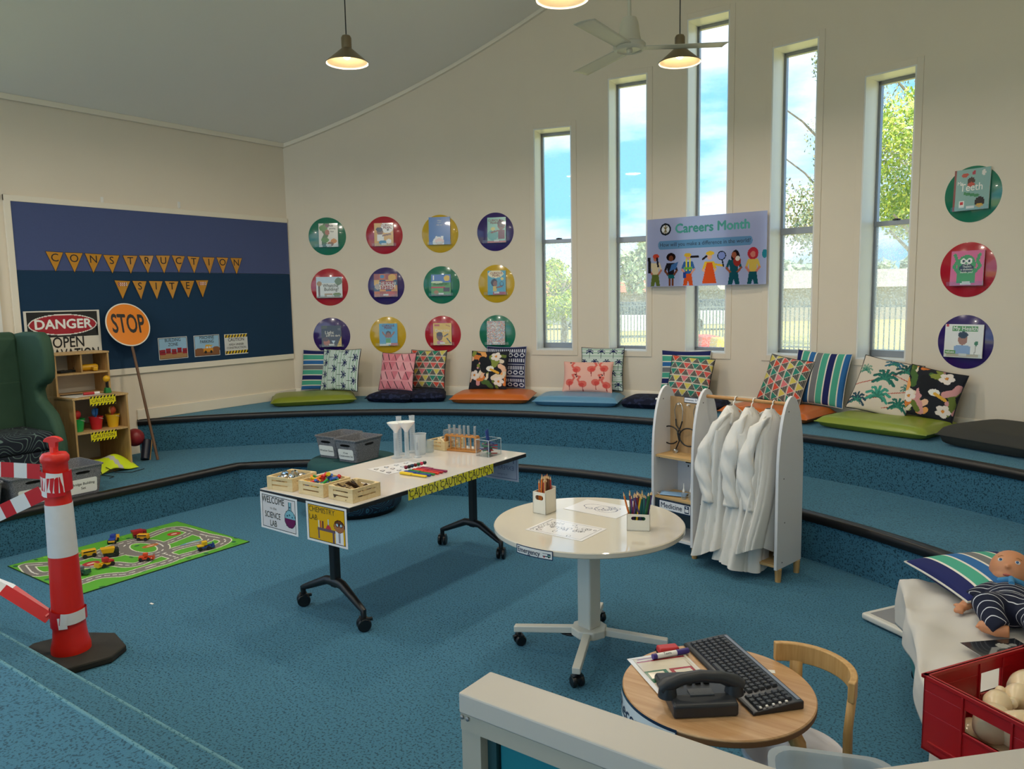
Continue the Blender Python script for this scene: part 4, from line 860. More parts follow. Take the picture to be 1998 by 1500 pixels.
# ---- seat pads
def pad(name, label, c, p0, p1, depth, h, group, rough=.35, matm=None, back=0):
    A_ = at(*p0, ZB); B_ = at(*p1, ZB); d = (B_ - A_).normalized(); wd = (B_ - A_).length; nrm = Vector((-d.y, d.x, 0)); c_ = (A_ + B_) / 2 + nrm * depth / 2
    t = thing(name, label, 'seat pad', (c_.x, c_.y, ZB + .001), math.atan2(d.y, d.x), group)
    mm = matm or mat('vinyl ' + c, c, rough, noise=.03, nscale=5, bump=.08, bscale=40)
    mb = MB(); nx_, ny_ = 22, 18
    def f(sgn):
        def g(u, v):
            a = 2 * u - 1; b = 2 * v - 1; ex = (1 - abs(a) ** 7) * (1 - abs(b) ** 7); k = 1 - .02 * (1 - ex)
            zz = h * (.5 + sgn * .5 * max(0, ex) ** .35 * (1 if sgn > 0 else 1)) ; zz += (.012 * (1 - a * a) * (1 - b * b) if sgn > 0 else 0)
            return Vector((a * wd / 2 * k, b * depth / 2 * k, max(0, zz) if sgn > 0 else h * .5 * (1 - max(0, ex) ** .35)))
        return g
    mb.grid(f(1), nx_, ny_); o1 = len(mb.f); mb.grid(f(-1), nx_, ny_); mb.f[o1:] = [q[::-1] for q in mb.f[o1:]]
    mb.build('cover', mm, t, smooth=70)
    mb = MB(); mb.tube([(-wd / 2 * .985, -depth / 2 * .985, h * .5), (wd / 2 * .985, -depth / 2 * .985, h * .5), (wd / 2 * .985, depth / 2 * .985, h * .5), (-wd / 2 * .985, depth / 2 * .985, h * .5)], .004, 6, closed=True); mb.build('seam', mm, t, smooth=60)
    return t
SP = 'seat pads on the upper tier'
m_quilt = speckle('quilted navy cloth', '#141a30', '#2a3252', 26, .42, .46, .85, (1, 1, 1)); m_char = mat('charcoal cloth', '#3c3c38', .9, noise=.06, nscale=40, bump=.3, bscale=300)
pad('seat_pad', 'lime green vinyl seat pad at the left end', '#7f8a24', (527, 797), (697, 788), .58, .098, SP)
pad('floor_cushion', 'navy quilted floor cushion under the pink cushion', '#141a30', (711, 786), (798, 788), .55, .092, SP, matm=m_quilt)
pad('floor_cushion', 'navy quilted floor cushion left of the orange pad', '#141a30', (801, 787), (870, 785), .52, .094, SP, matm=m_quilt)
pad('seat_pad', 'orange vinyl seat pad under the floral cushion', '#c8651e', (875, 789), (1033, 790), .56, .098, SP)
pad('seat_pad', 'light blue vinyl seat pad under the flamingo cushion', '#5f93b4', (1037, 793), (1206, 797), .52, .098, SP)
pad('floor_cushion', 'navy quilted floor cushion right of the light blue pad', '#141a30', (1209, 797), (1296, 801), .48, .092, SP, matm=m_quilt)
pad('floor_cushion', 'navy quilted floor cushion behind the dress-up stand', '#141a30', (1300, 802), (1392, 809), .46, .092, SP, matm=m_quilt)
pad('seat_pad', 'orange vinyl seat pad behind the hanging coats', '#c8651e', (1398, 812), (1575, 832), .55, .098, SP)
pad('seat_pad', 'lime green vinyl seat pad on the right', '#8a9a34', (1586, 833), (1808, 864), .56, .098, SP)
pad('bean_cushion', 'charcoal floor cushion with pale piping at the right end', '#3c3c38', (1822, 868), (2010, 903), .62, .15, SP, matm=m_char)
# ================================================================== construction corner on the left tier
m_birch = wood('pale birch board', '#b8925c', '#cfae7a', 5, .5, 0); m_birch_v = wood('pale birch board upright', '#b08850', '#c9a670', 5, .5, 2)
m_back = mat('white melamine', '#d2cec4', .5)
def T0(x, y, z): return Matrix.Translation((x, y, z))
# ---- shelf: local x = along the wall (world +y), local y = towards the room (world +x)
t = thing('wooden_shelf', 'pale wooden play shelf with stepped top beside the green chair', 'shelf', (-4.02, 2.018, Z1), 0)
w2 = .217; d1 = .51; d2 = .25; zt = .632; zu = .973
def sbox(name, x0, x1, y0, y1, z0, z1, m_, bev=.002): mb = MB(); mb.box(x0, x1, y0, y1, z0, z1); return mb.build(name, m_, t, bevel=bev)
TH = .015
sbox('side_panel', 0, d1, -w2, -w2 + TH, 0, zt - TH, m_birch_v); sbox('side_panel', 0, d1, w2 - TH, w2, 0, zt - TH, m_birch_v)
sbox('worktop', 0, d1 + .004, -w2 - .006, w2 + .006, zt - TH, zt, m_birch)
sbox('back_panel', .0, .008, -w2 + TH, w2 - TH, .02, zu - TH, m_back)
sbox('shelf_board', .01, d1 - .004, -w2 + TH, w2 - TH, .338, .352, m_birch); sbox('shelf_board', .01, d1 - .004, -w2 + TH, w2 - TH, .03, .045, m_birch); sbox('plinth', d1 - .02, d1 - .004, -w2 + TH, w2 - TH, 0, .03, m_birch)
sbox('side_panel', 0, d2, -w2, -w2 + TH, zt, zu - TH, m_birch_v); sbox('side_panel', 0, d2, w2 - TH, w2, zt, zu - TH, m_birch_v); sbox('top_board', 0, d2 + .004, -w2 - .004, w2 + .004, zu - TH, zu, m_birch)
sbox('shelf_board', .01, d2 - .002, -w2 + TH, w2 - TH, .795, .809, m_birch); sbox('divider', .01, d2 - .004, -.012, .0, .809, zu - TH, m_birch_v)
SX, SY = -4.02, 2.018
def sp(x, y, z): return (SX + x, SY + y, Z1 + z)
# things on it
t = thing('toy_drill', 'yellow toy power drill on the upper right shelf', 'toy drill', sp(.14, .10, .81), 1.35)
mb = MB(); mb.lathe([(0, -.07), (.024, -.068), (.028, -.03), (.028, .05), (.02, .066), (0, .068)], 16, M=T0(0, 0, .029) @ Matrix.Rotation(PI / 2, 4, 'Y')); mb.build('body', mat('yellow toy plastic', '#d8a416', .35), t, smooth=40)
mb = MB(); mb.lathe([(.012, .066), (.016, .07), (.016, .10), (.008, .115), (0, .116)], 12, M=T0(0, 0, .029) @ Matrix.Rotation(-PI / 2, 4, 'Y')); mb.build('chuck', mat('black plastic', '#17181a', .4), t, smooth=40)
mb = MB(); mb.cbox((.03, -.05, .018), (.035, .09, .03)); mb.build('handle', mat('yellow toy plastic', '#d8a416', .35), t, bevel=.006)
t = thing('work_glove', 'flat black work glove on the upper left shelf', 'glove', sp(.13, -.11, .81), .3)
mb = MB(); mb.prism([(-.045, -.05), (.045, -.05), (.05, .03), (.045, .1), (.03, .1), (.028, .04), (.02, .12), (.004, .12), (.004, .04), (-.01, .115), (-.026, .11), (-.02, .03), (-.05, .07), (-.06, .055), (-.045, .0)], 0, .018); mb.build('glove', mat('black cloth', '#1b1e1c', .9), t, bevel=.005)
t = thing('toy_figure', 'small toy figure with yellow head and green base on the shelf worktop', 'toy', sp(.36, .13, zt), 0)
mb = MB(); mb.frustum((0, 0), .05, .05, .035, .035, 0, .045); mb.build('base', mat('green toy plastic', '#1f7a3c', .4), t, bevel=.005)
mb = MB(); mb.cyl((-.012, 0, .04), (-.012, 0, .10), .006, n=8); mb.cyl((.012, 0, .04), (.012, 0, .10), .006, n=8); mb.build('legs', mat('black plastic', '#17181a', .4), t)
mb = MB(); mb.sphere((0, 0, .118), .028); mb.build('head', mat('yellow toy plastic', '#d8a416', .35), t, smooth=60)
t = thing('paper_sheets', 'loose white paper sheets on the shelf worktop', 'paper', sp(.36, -.08, zt), .2)
mb = MB(); mb.box(-.09, .09, -.12, .1, 0, .003); mb.box(-.08, .1, -.09, .13, .0031, .005); mb.build('sheet', m_white, t)
t = thing('marker_pen', 'red marker lying on paper on the shelf', 'pen', sp(.40, -.03, zt + .005), 1.4)
mb = MB(); mb.cyl((-.05, 0, .012), (.03, 0, .012), .012, n=12); mb.build('barrel', mat('red toy plastic', '#b8252a', .4), t, smooth=40); mb = MB(); mb.cyl((.03, 0, .012), (.07, 0, .012), .010, n=12); mb.build('cap', m_white, t, smooth=40)
t = thing('pencil', 'dark pencil lying on paper on the shelf', 'pencil', sp(.30, -.13, zt + .005), 1.3); mb = MB(); mb.cyl((-.08, 0, .005), (.08, 0, .005), .004, n=6); mb.build('pencil', mat('black plastic', '#17181a', .4), t)
def caution_card(loc, rz, wd, ht, label, word='CAUTION', size=.036, M=None):
    t = thing('caution_sign', label, 'sign', (0, 0, 0), 0, 'yellow caution signs')
    place(t, M)
    cv = Canvas(70, 24, '#e6d81e')
    for yb, yt in ((0, .22), (.78, 1)):
        for k in range(-1, 9): cv.poly([(k * .13, yb), (k * .13 + .065, yb), (k * .13 + .11, yt), (k * .13 + .045, yt)], '#16161a')
    panel('card', cv, wd, ht, m_gloss, t, back=.0015); txt(word, size, m_ink, t, TR(0, 0, .0008), sx=1.1, bold=-.004)
caution_card(None, 0, .205, .075, 'black and yellow caution sign on the shelf worktop edge', M=frame_matrix((SX + d1 + .008, SY + .01, Z1 + zt - .037), (0, 1, 0)) @ Matrix.Rotation(.0, 4, 'Z'))
caution_card(None, 0, .205, .075, 'black and yellow caution sign on the lower shelf edge', M=frame_matrix((SX + d1 + .002, SY + .0, Z1 + .352 - .045), (0, 1, 0)))
def bucket(y, c, name, tools):
    t = thing('toy_bucket', '%s toy bucket with tools on the shelf' % name, 'bucket', sp(.40, y, .352), 0, 'toy buckets on the shelf')
    m_ = mat('bucket ' + name, c, .35); mb = MB(); mb.lathe([(0, .002), (.036, .002), (.036, 0), (.037, 0), (.052, .098), (.055, .098), (.055, .104), (.049, .104), (.035, .006), (0, .006)], 24); mb.build('pail', m_, t, smooth=40)
    mb = MB(); mb.tube([(.052 * math.cos(a), .052 * math.sin(a), .098 - .05 * math.sin(a) * 0 - .02 * abs(math.sin(a))) for a in [PI * k / 8 for k in range(9)]], .002, 6); mb.build('handle', m_white, t)
    for k, (tc, kind, lb) in enumerate(tools):
        u = thing('toy_tool', lb, 'toy tool', (SX + .40 + .012 * (k - 1), SY + y + .02 * (k - .5), Z1 + .36), 0, 'toy tools in the buckets')
        u.rotation_euler = (.18 * (k - .5), .12 - .2 * k, .4 * k); mm = mat('tool ' + tc, tc, .4); mb = MB()
        if kind == 'saw': mb.box(-.004, .004, -.022, .022, 0, .17)
        elif kind == 'round': mb.cyl((0, 0, 0), (0, 0, .10), .009, n=8); mb.sphere((0, 0, .13), .028, (.6, 1, 1.2))
        else: mb.cyl((0, 0, 0), (0, 0, .12), .008, n=8); mb.box(-.018, .018, -.008, .008, .11, .165)
        mb.build('tool', mm, u, smooth=40, bevel=.002)
bucket(-.145, '#1f9a48', 'green', [('#c8302c', 'round', 'red handled toy tool in the green bucket'), ('#8a6238', 'saw', 'wooden toy saw in the green bucket')])
bucket(.0, '#c4222a', 'red', [('#2a6ab0', 'spade', 'blue toy spanner in the red bucket'), ('#3f7ab8', 'round', 'blue toy hammer in the red bucket')])
bucket(.135, '#e0b01e', 'yellow', [('#c8502c', 'round', 'orange toy paddle in the yellow bucket'), ('#c9a04a', 'round', 'tan toy paddle in the yellow bucket')])
t = thing('hi_vis_vest', 'folded yellow hi-vis vest spilling from the bottom shelf', 'vest', sp(.42, .03, .046), 0)
mb = MB()
def vest(u, v):
    x = -.10 + .26 * u; y = -.16 + .36 * v; h_ = .075 * math.sin(PI * min(1, max(0, v))) ** .6 * math.sin(PI * min(1, .15 + .75 * u)) + .012 * math.sin(9 * v + 4 * u); dz = -.04 * max(0, (u - .55) / .45) ** 1.0
    return Vector((x, y, max(.003 + dz, h_ + dz)))
mb.grid(vest, 20, 26); o = mb.build('cloth', colmat('hi vis cloth', .6), t, smooth=80, solid=.004)
paint(o, lambda c: np.where(((np.abs(c[:, 1] - .0 - .35 * c[:, 0]) < .022))[:, None], np.array(lin('#b8b8b4')), np.array(lin('#d2e61a'))))
mb = MB(); mb.tube([(.14, -.06, .012), (.22, -.02, -.03), (.27, .08, -.04), (.24, .2, -.04)], .003, 5); mb.tube([(.12, -.1, .01), (.2, -.12, -.035), (.3, -.08, -.04), (.33, -.13, -.04)], .003, 5); mb.build('strap', mat('black cloth', '#1b1e1c', .9), t)
t = thing('metal_bracket', 'thin black metal bracket on the bottom shelf', 'bracket', sp(.40, -.17, .046), 0); mb = MB(); mb.tube([(0, 0, .004), (0, .045, .05), (0, .0, .085), (0, -.01, .004), (0, .05, .004)], .004, 6); mb.build('frame', mat('black plastic', '#17181a', .4), t)
# ---- danger sign behind the shelf
t = thing('danger_sign', 'DANGER OPEN EXCAVATION sign leaning behind the shelf', 'sign'); place(t, frame_matrix((-4.047, 2.02, 1.235), (0, 1, 0)))
cv = Canvas(120, 148, '#e2ddd0'); cv.rect(.015, .012, .985, .988, '#e2ddd0'); cv.rect(.03, .70, .97, .985, '#15171a'); cv.ell(.5, .842, .455, .118, '#f2efe8'); cv.ell(.5, .842, .44, .107, '#a8182c')
panel('plate', cv, .60, .74, m_gloss, t, back=.004)
txt('DANGER', .108, m_inkw, t, TR(0, .254, .001), bold=.03, sx=1.05); txt('OPEN', .125, m_ink, t, TR(.03, .100, .001), bold=.015, sx=.80); txt('EXCAVATION', .125, m_ink, t, TR(.01, .0, .001), bold=.015, sx=.68)
# ---- stop paddle
foot = Vector((-3.632, 2.521, Z1)); dc = Vector((-3.975, 2.548, 1.463)); axis = (dc - foot).normalized()
t = thing('stop_sign', 'round orange STOP paddle on a wooden pole leaning on the wall', 'sign'); place(t, frame_matrix(foot, Vector((0, 1, 0)), axis)); Ld = (dc - foot).length
mb = MB(); mb.cyl((0, 0, 0), (0, Ld - .12, 0), .012, n=12); mb.build('pole', wood('worn pole wood', '#5d4230', '#7a5a40', 5, .6, 1), t, smooth=40)
mb = MB(); mb.lathe([(0, 0), (.196, 0), (.196, .004), (0, .004)], 56, M=T0(0, Ld, .013)); mb.build('disc_rim', mat('white sign rim', '#e8e4d8', .4), t, smooth=30)
mb = MB(); mb.lathe([(0, .0041), (.186, .0041), (.186, .0048), (0, .0048)], 56, M=T0(0, Ld, .013)); mb.build('disc_face', mat('orange reflective', '#ee8618', .3), t, smooth=30)
txt('STOP', .235, m_ink, t, T0(0, Ld, .0185) @ Matrix.Rotation(-.05, 4, 'Z'), bold=.022, sx=.52)
t = thing('toy_ball', 'dark red ball resting on a navy tube beside the shelf', 'ball', (-3.80, 2.42, Z1 + .20)); mb = MB(); mb.sphere((0, 0, 0), .078, n=24, m_=14); mb.build('ball', mat('dark red vinyl', '#8a2226', .4, noise=.3, nscale=18), t, smooth=60)
t = thing('toy_bat', 'navy tube leaning against the tier beside the shelf', 'tube', (-3.70, 2.44, Z1)); t.rotation_euler = (-.35, -.35, 0); mb = MB(); mb.cyl((0, 0, .01), (0, 0, .19), .036, n=20); mb.build('tube', mat('navy plastic', '#141c30', .4), t, smooth=40, bevel=.004); mb = MB(); mb.cyl((.0, .045, .0), (.0, .045, .2), .006, n=8); mb.build('stick', mat('tan stick', '#a8824e', .6), t)
# ---- green wing chair
m_green = mat('dark green velvet', '#2c4a36', .8, noise=.18, nscale=9, bump=.2, bscale=160)
t = thing('wing_chair', 'tall dark green velvet wing chair with swirl patterned seat', 'armchair', (-3.56, 1.165, Z1), 0)
side = [(-.38, .10), (-.40, 1.14), (-.16, 1.165), (.10, 1.165), (.17, 1.13), (.205, 1.03), (.205, .88), (.19, .82), (.13, .775), (.06, .76), (.015, .72), (.03, .66), (.10, .62), (.20, .56), (.27, .46), (.30, .34), (.31, .1)]
for s_, nm in ((1, 'wing'), (-1, 'wing')):
    mb = MB(); mb.prism(side, .0, .085, T0(0, s_ * .43 + (.0425), 0) @ Matrix.Rotation(PI / 2, 4, 'X')); mb.build(nm, m_green, t, bevel=.034, seg=4, smooth=50)
mb = MB(); mb.prism([(-.40, .1), (-.40, 1.16), (-.28, 1.165), (-.235, 1.12), (-.19, .45), (-.19, .1)], -.40, .40, Matrix.Rotation(PI / 2, 4, 'X')); mb.build('backrest', m_green, t, bevel=.03, seg=3, smooth=50)
mb = MB(); mb.box(-.25, -.205, -.385, .385, .44, .79); mb.box(-.275, -.225, -.385, .385, .795, 1.12); mb.build('back_cushion', m_green, t, bevel=.018, seg=3, smooth=50)
def swirl(name, base, lines, scale, rot=0):
    M_ = bpy.data.materials.new(name); M_.use_nodes = True; MC[name] = M_; n = M_.node_tree.nodes; L = M_.node_tree.links; b = n['Principled BSDF']; b.inputs['Roughness'].default_value = .9
    tc_ = n.new('ShaderNodeTexCoord'); z = n.new('ShaderNodeTexNoise'); z.inputs['Scale'].default_value = scale; z.inputs['Detail'].default_value = .4
    L.new(tc_.outputs['Object'], z.inputs['Vector']); mu = n.new('ShaderNodeMath'); mu.operation = 'MULTIPLY'; mu.inputs[1].default_value = 90; L.new(z.outputs['Fac'], mu.inputs[0])
    si = n.new('ShaderNodeMath'); si.operation = 'SINE'; L.new(mu.outputs[0], si.inputs[0]); r = n.new('ShaderNodeValToRGB'); r.color_ramp.elements[0].position = .80; r.color_ramp.elements[0].color = (*lin(base), 1); r.color_ramp.elements[1].position = .92; r.color_ramp.elements[1].color = (*lin(lines), 1)
    L.new(si.outputs[0], r.inputs['Fac']); L.new(r.outputs['Color'], b.inputs['Base Color']); return M_
m_swirl = swirl('swirl cloth', '#0d1622', '#5a6e68', 6)
mb = MB(); mb.box(-.2, .30, -.385, .385, .30, .44); mb.build('seat_cushion', m_swirl, t, bevel=.04, seg=4, smooth=50)
mb = MB(); mb.box(-.38, .29, -.40, .40, .10, .30); mb.build('seat_base', m_swirl, t, bevel=.015)
for x in (-.33, .25):
    for y in (-.4, .4): mb = MB(); mb.cyl((x, y, 0), (x, y, .11), .018, .024, 12); mb.build('leg', mat('dark wood leg', '#2c2018', .5), t)
# ---- grey woven baskets
m_wov = speckle('grey woven plastic', '#8e8e92', '#6c6c70', 140, .42, .56, .6, (1, 1, 1.8))
def basket(loc, rz, label, w0, d0, w1, d1, h, lines, size, lift=.0):
    """front face is local -y"""
    t = thing('storage_basket', label, 'basket', loc, rz, 'grey woven baskets')
    mb = MB(); ring = []
    def corner(w_, d_, z): 
        r_ = .025; out = []
        for sx, sy, a0 in ((1, 1, 0), (-1, 1, PI / 2), (-1, -1, PI), (1, -1, 1.5 * PI)):
            for k in range(4): a = a0 + PI / 2 * k / 3; out.append((sx * (w_ / 2 - r_) + r_ * math.cos(a), sy * (d_ / 2 - r_) + r_ * math.sin(a), z))
        return out
    lv = [corner(w0, d0, 0), corner(w1, d1, h), corner(w1 + .014, d1 + .014, h), corner(w1 + .014, d1 + .014, h + .01), corner(w1 - .008, d1 - .008, h + .01), corner(w0 - .008, d0 - .008, .006)]
    v = [p for l in lv for p in l]; n = 16; f = [(i * n + j, i * n + (j + 1) % n, (i + 1) * n + (j + 1) % n, (i + 1) * n + j) for i in range(5) for j in range(n)]
    f += [tuple(range(n - 1, -1, -1)), tuple(5 * n + j for j in range(n))]; mb.add(v, f); mb.build('body', m_wov, t, smooth=30)
    sl = math.atan2((d1 - d0) / 2, h); slx = math.atan2((w1 - w0) / 2, h)
    Mf = T0(0, -(d0 + d1) / 4, h / 2) @ Matrix.Rotation(sl, 4, 'X') @ Matrix.Rotation(PI / 2, 4, 'X')   # local x right, y up, z out of the front
    Mr = T0((w0 + w1) / 4, 0, h / 2) @ Matrix.Rotation(slx, 4, 'Y') @ Matrix.Rotation(PI / 2, 4, 'Z') @ Matrix.Rotation(PI / 2, 4, 'X')
    mk = mat('dark slot', '#0c0c0d', .9)
    for Mx in (Mf, Mf @ Matrix.Rotation(PI, 4, 'Y') @ T0(0, 0, 0) if False else Mf, Mr):
        mb = MB(); mb.prism([(.032 * math.cos(a) + math.copysign(.018, math.cos(a)), .009 * math.sin(a)) for a in [2 * PI * k / 16 + .01 for k in range(16)]], .0, .0022, Mx @ T0(0, h * .5 - .035, .0)); mb.build('handle_slot', mk, t)
    lw, lh = w0 * .80, h * .50
    mb = MB(); r_ = .012; pl = []
    for sx, sy, a0 in ((1, 1, 0), (-1, 1, PI / 2), (-1, -1, PI), (1, -1, 1.5 * PI)):
        for k in range(4): a = a0 + PI / 2 * k / 3; pl.append((sx * (lw / 2 - r_) + r_ * math.cos(a), sy * (lh / 2 - r_) + r_ * math.sin(a)))
    mb.prism(pl, .003, .0045, Mf @ T0(0, -h * .14, 0)); o = mb.build('label_card', m_white, t)
    k = len(lines)
    for i, s in enumerate(lines): txt(s, size, m_ink, t, Mf @ T0(0, -h * .14 + (k - 1) * size * .62 - i * size * 1.24, .0052), bold=.008)
    return t
basket((-3.055, 1.545, Z1), PI / 2, 'grey basket labelled Bridge Building Set on the left tier', .24, .31, .29, .36, .21, ['Bridge Building', 'Set'], .026)
basket((-3.045, 1.215, Z1), PI / 2, 'grey basket half hidden behind the red bollard', .24, .31, .29, .36, .21, ['Marble', 'Run', 'Set'], .026)
basket((-3.035, .885, Z1), PI / 2, 'grey basket at the left picture edge', .24, .31, .29, .36, .21, ['Block', 'Set'], .026)
# ---- round pouf with two baskets
px_, py_ = -1.75, 3.08
t = thing('round_pouf', 'round pouf with teal top and navy wave pattern side', 'pouf', (px_, py_, 0))
mb = MB(); mb.lathe([(.33, .03), (.36, .05), (.37, .12), (.37, .31), (.36, .345)], 48); mb.build('side', swirl('wave cloth', '#0f2236', '#2f6a80', 9), t, smooth=50)
mb = MB(); mb.lathe([(.36, .345), (.355, .385), (.33, .41), (.2, .418), (0, .42)], 48); mb.build('top', mat('teal felt', '#1e4a4c', .95, bump=.2), t, smooth=50)
mb = MB(); mb.lathe([(0, .0), (.32, .0), (.33, .03)], 48); mb.build('base', m_nose, t, smooth=50)
mb = MB(); mb.lathe([(0, .012), (.03, .012), (.055, .003), (.06, 0)], 20, M=frame_matrix((-.355, -.09, .27), (-.25, -1, 0)) if False else T0(-.21, -.305, .29) @ Matrix.Rotation(-.6, 4, 'Z') @ Matrix.Rotation(PI / 2, 4, 'X')); mb.build('eye_motif', mat('brown motif', '#6a6152', .9), t, smooth=50)
basket((-1.905, 3.075, .421), .08, 'grey basket labelled Wrecker Gears on the pouf', .19, .26, .225, .31, .165, ['Wrecker Gears'], .022)
basket((-1.650, 3.045, .421), .08, 'grey basket labelled Knex Construction Set on the pouf', .19, .26, .225, .31, .165, ["K'nex", 'Construction Set'], .020)
# ---- bollard
t = thing('traffic_bollard', 'red and white plastic bollard wrapped in barrier tape on a rubber base', 'bollard', (-.977, .565, 0))
m_red = mat('red bollard plastic', '#d8200e', .38, coat=.2); m_refl = mat('white reflective sleeve', '#dcdad8', .35, noise=.05, nscale=30)
mb = MB(); mb.prism([(-.235, .06), (-.10, .19), (.10, .19), (.235, .06), (.235, -.06), (.10, -.19), (-.10, -.19), (-.235, -.06)], .0, .035); mb.build('rubber_base', mat('dirty black rubber', '#26231c', .8, noise=.35, nscale=12), t, bevel=.008).rotation_euler.z = .55
mb = MB(); mb.lathe([(.085, .03), (.085, .06), (.075, .10), (.071, .14), (.062, .50), (.0565, .74), (.052, .80), (.055, .82), (.056, .86), (.052, .87), (.052, .935), (.060, .945), (.060, .965), (.05, .98), (.018, .985), (.016, 1.01), (0, 1.01)], 32); mb.build('post', m_red, t, smooth=40)
mb = MB(); mb.lathe([(.0625, .50), (.0628, .50), (.0578, .745), (.0565, .745)], 32); mb.build('reflective_sleeve', m_refl, t, smooth=40)
mb = MB(); mb.prism([(.042 * math.cos(a), 1.035 + .024 * math.sin(a)) for a in [PI * k / 12 for k in range(13)]] + [(-.018, 1.03), (-.012, .98), (.012, .98), (.018, 1.03)], -.012, .012, Matrix.Rotation(.6, 4, 'Z') @ Matrix.Rotation(PI / 2, 4, 'X')); mb.build('tape_hook', m_red, t, bevel=.003)
m_tape = colmat('striped barrier tape', .35)
def tape(name, pts, wd, label=None, period=.2, tw=None):
    """ribbon through points, vertical width wd, striped red and white"""
    pts = [Vector(p) for p in pts]; L = [0]
    for a, b in zip(pts[:-1], pts[1:]): L.append(L[-1] + (b - a).length)
    mb = MB(); n = int(L[-1] / .02) + 1; cols = []
    def P(s):
        for i in range(len(L) - 1):
            if s <= L[i + 1] or i == len(L) - 2: k = (s - L[i]) / max(1e-6, L[i + 1] - L[i]); return pts[i].lerp(pts[i + 1], k), i + k
    v = []
    for j in range(n + 1):
        p, q = P(L[-1] * j / n); ang_ = (tw(q) if tw else 0); d = (P(min(L[-1], L[-1] * j / n + .01))[0] - P(max(0, L[-1] * j / n - .01))[0]).normalized()
        side_ = Vector((0, 0, 1)); side_ = (side_ - d * side_.dot(d)).normalized(); side_ = Matrix.Rotation(ang_, 3, d) @ side_
        v += [p - side_ * wd / 2, p + side_ * wd / 2]
    mb.add(v, [(2 * j, 2 * j + 2, 2 * j + 3, 2 * j + 1) for j in range(n)])
    o = mb.build(name, m_tape, t, smooth=60)
    col = np.array([(lin('#c8141c') if (int((L[-1] * (j + .5) / n) / (period / 2)) % 2 == 0) else lin('#e6e2de')) for j in range(n)]); c4 = np.ones((n, 4), np.float32); c4[:, :3] = col
    o.data.attributes.new('col', 'FLOAT_COLOR', 'FACE').data.foreach_set('color', c4.ravel()); return o
def wrap(z0, z1, r, turns, a0=0, n=40): return [(r * math.cos(a0 + 2 * PI * turns * i / n), r * math.sin(a0 + 2 * PI * turns * i / n), z0 + (z1 - z0) * i / n + .004 * math.sin(i * .5)) for i in range(n + 1)]
tape('barrier_tape', wrap(.86, .83, .064, 1.4, -2.4), .09, period=.16)
tape('barrier_tape', wrap(.22, .19, .078, 1.3, -2.4), .055, period=.24)
tape('barrier_tape', [(-.03, -.055, .90), (-.35, -.28, .93), (-.9, -.75, .99)], .07, period=.115)
tape('barrier_tape', [(-.03, -.055, .80), (-.3, -.22, .66), (-.9, -.7, .45)], .07, period=.15)
tape('barrier_tape', [(-.045, -.065, .20), (-.22, -.18, .34), (-.55, -.44, .60)], .05, period=.5, tw=lambda q: .7)
tape('barrier_tape', [(-.05, -.06, .22), (-.35, -.1, .30), (-.9, -.2, .36)], .035, period=.6, tw=lambda q: 1.0)
# ---- road play mat
rx0, rx1, ry0, ry1 = -2.635, -1.745, .935, 2.085; RW, RH = ry1 - ry0, rx1 - rx0
cv = Canvas(330, 256, '#55a02a')
def ruv(px, py): p = at(px, py, .006); return ((p.y - ry0) / RW, 1 - (p.x - rx0) / RH)
def road(pts, t_=.115):
    q = [ruv(100 + x / 6.055, 1010 + y / 6.055) for x, y in pts]
    # smooth
    for _ in range(2):
        r_ = [q[0]]
        for a, b in zip(q[:-1], q[1:]): r_ += [(a[0] * .75 + b[0] * .25, a[1] * .75 + b[1] * .25), (a[0] * .25 + b[0] * .75, a[1] * .25 + b[1] * .75)]
        q = r_ + [q[-1]]
    return q
rs = random.Random(5)
for k in range(70):
    x, y = rs.random(), rs.random(); cv.ell(x, y, rs.uniform(.008, .022), rs.uniform(.01, .026), rs.choice(['#2c6a34', '#1f5a3c', '#3f8a2c', '#74b83c', '#2a5c48']))
ROADS = [[(-300, 560), (210, 530), (500, 440), (680, 350), (870, 285), (1100, 240), (1330, 140), (1480, 115), (1600, 140), (1780, 200), (1980, 235), (2080, 262), (2000, 320), (1740, 400), (1500, 460), (1380, 520), (1150, 580), (880, 670), (760, 672), (560, 690), (330, 770), (200, 800), (80, 860)],
         [(500, 430), (590, 460), (720, 455), (850, 420)], [(230, 590), (600, 560), (740, 540), (900, 565), (1050, 545), (1180, 470), (1330, 420), (1500, 350), (1880, 270), (1830, 220)], [(1330, 420), (1400, 445), (1500, 470)], [(1380, 290), (1560, 220), (1640, 180)],
         [(-300, 560), (-200, 680), (60, 640), (230, 640)]]
paths = [road(r) for r in ROADS]
ctr = [ruv(100 + (1090 + 240 * math.cos(a)) / 6.055, 1010 + (355 + 78 * math.sin(a)) / 6.055) for a in [2 * PI * k / 28 for k in range(29)]]
paths.append(ctr)
for q in paths: cv.path(q, .098, '#d8d8c0')
for q in paths: cv.path(q, .080, '#77716c')
for q in paths:
    acc = 0
    for a, b in zip(q[:-1], q[1:]):
        acc += math.hypot(a[0] - b[0], a[1] - b[1])
        if int(acc / .022) % 2 == 0: cv.line(*a, *b, .010, '#dcd8d0')
for (x, y, a, b, c) in ((470, 540, .045, .05, '#a8242c'), (1170, 330, .05, .035, '#b0622c'), (1450, 190, .04, .05, '#a83228'), (290, 430, .05, .02, '#9a6a2c'), (1650, 290, .07, .016, '#5a94b0')):
    u_, v_ = ruv(100 + x / 6.055, 1010 + y / 6.055); cv.ell(u_, v_, a, b, c); cv.ell(u_, v_, a * .5, b * .3, '#d8b8a0')
t = thing('road_play_mat', 'green road map play mat on the sunken floor', 'play mat'); place(t, frame_matrix(((rx0 + rx1) / 2, (ry0 + ry1) / 2, .006), (0, 1, 0), (-1, 0, 0)))
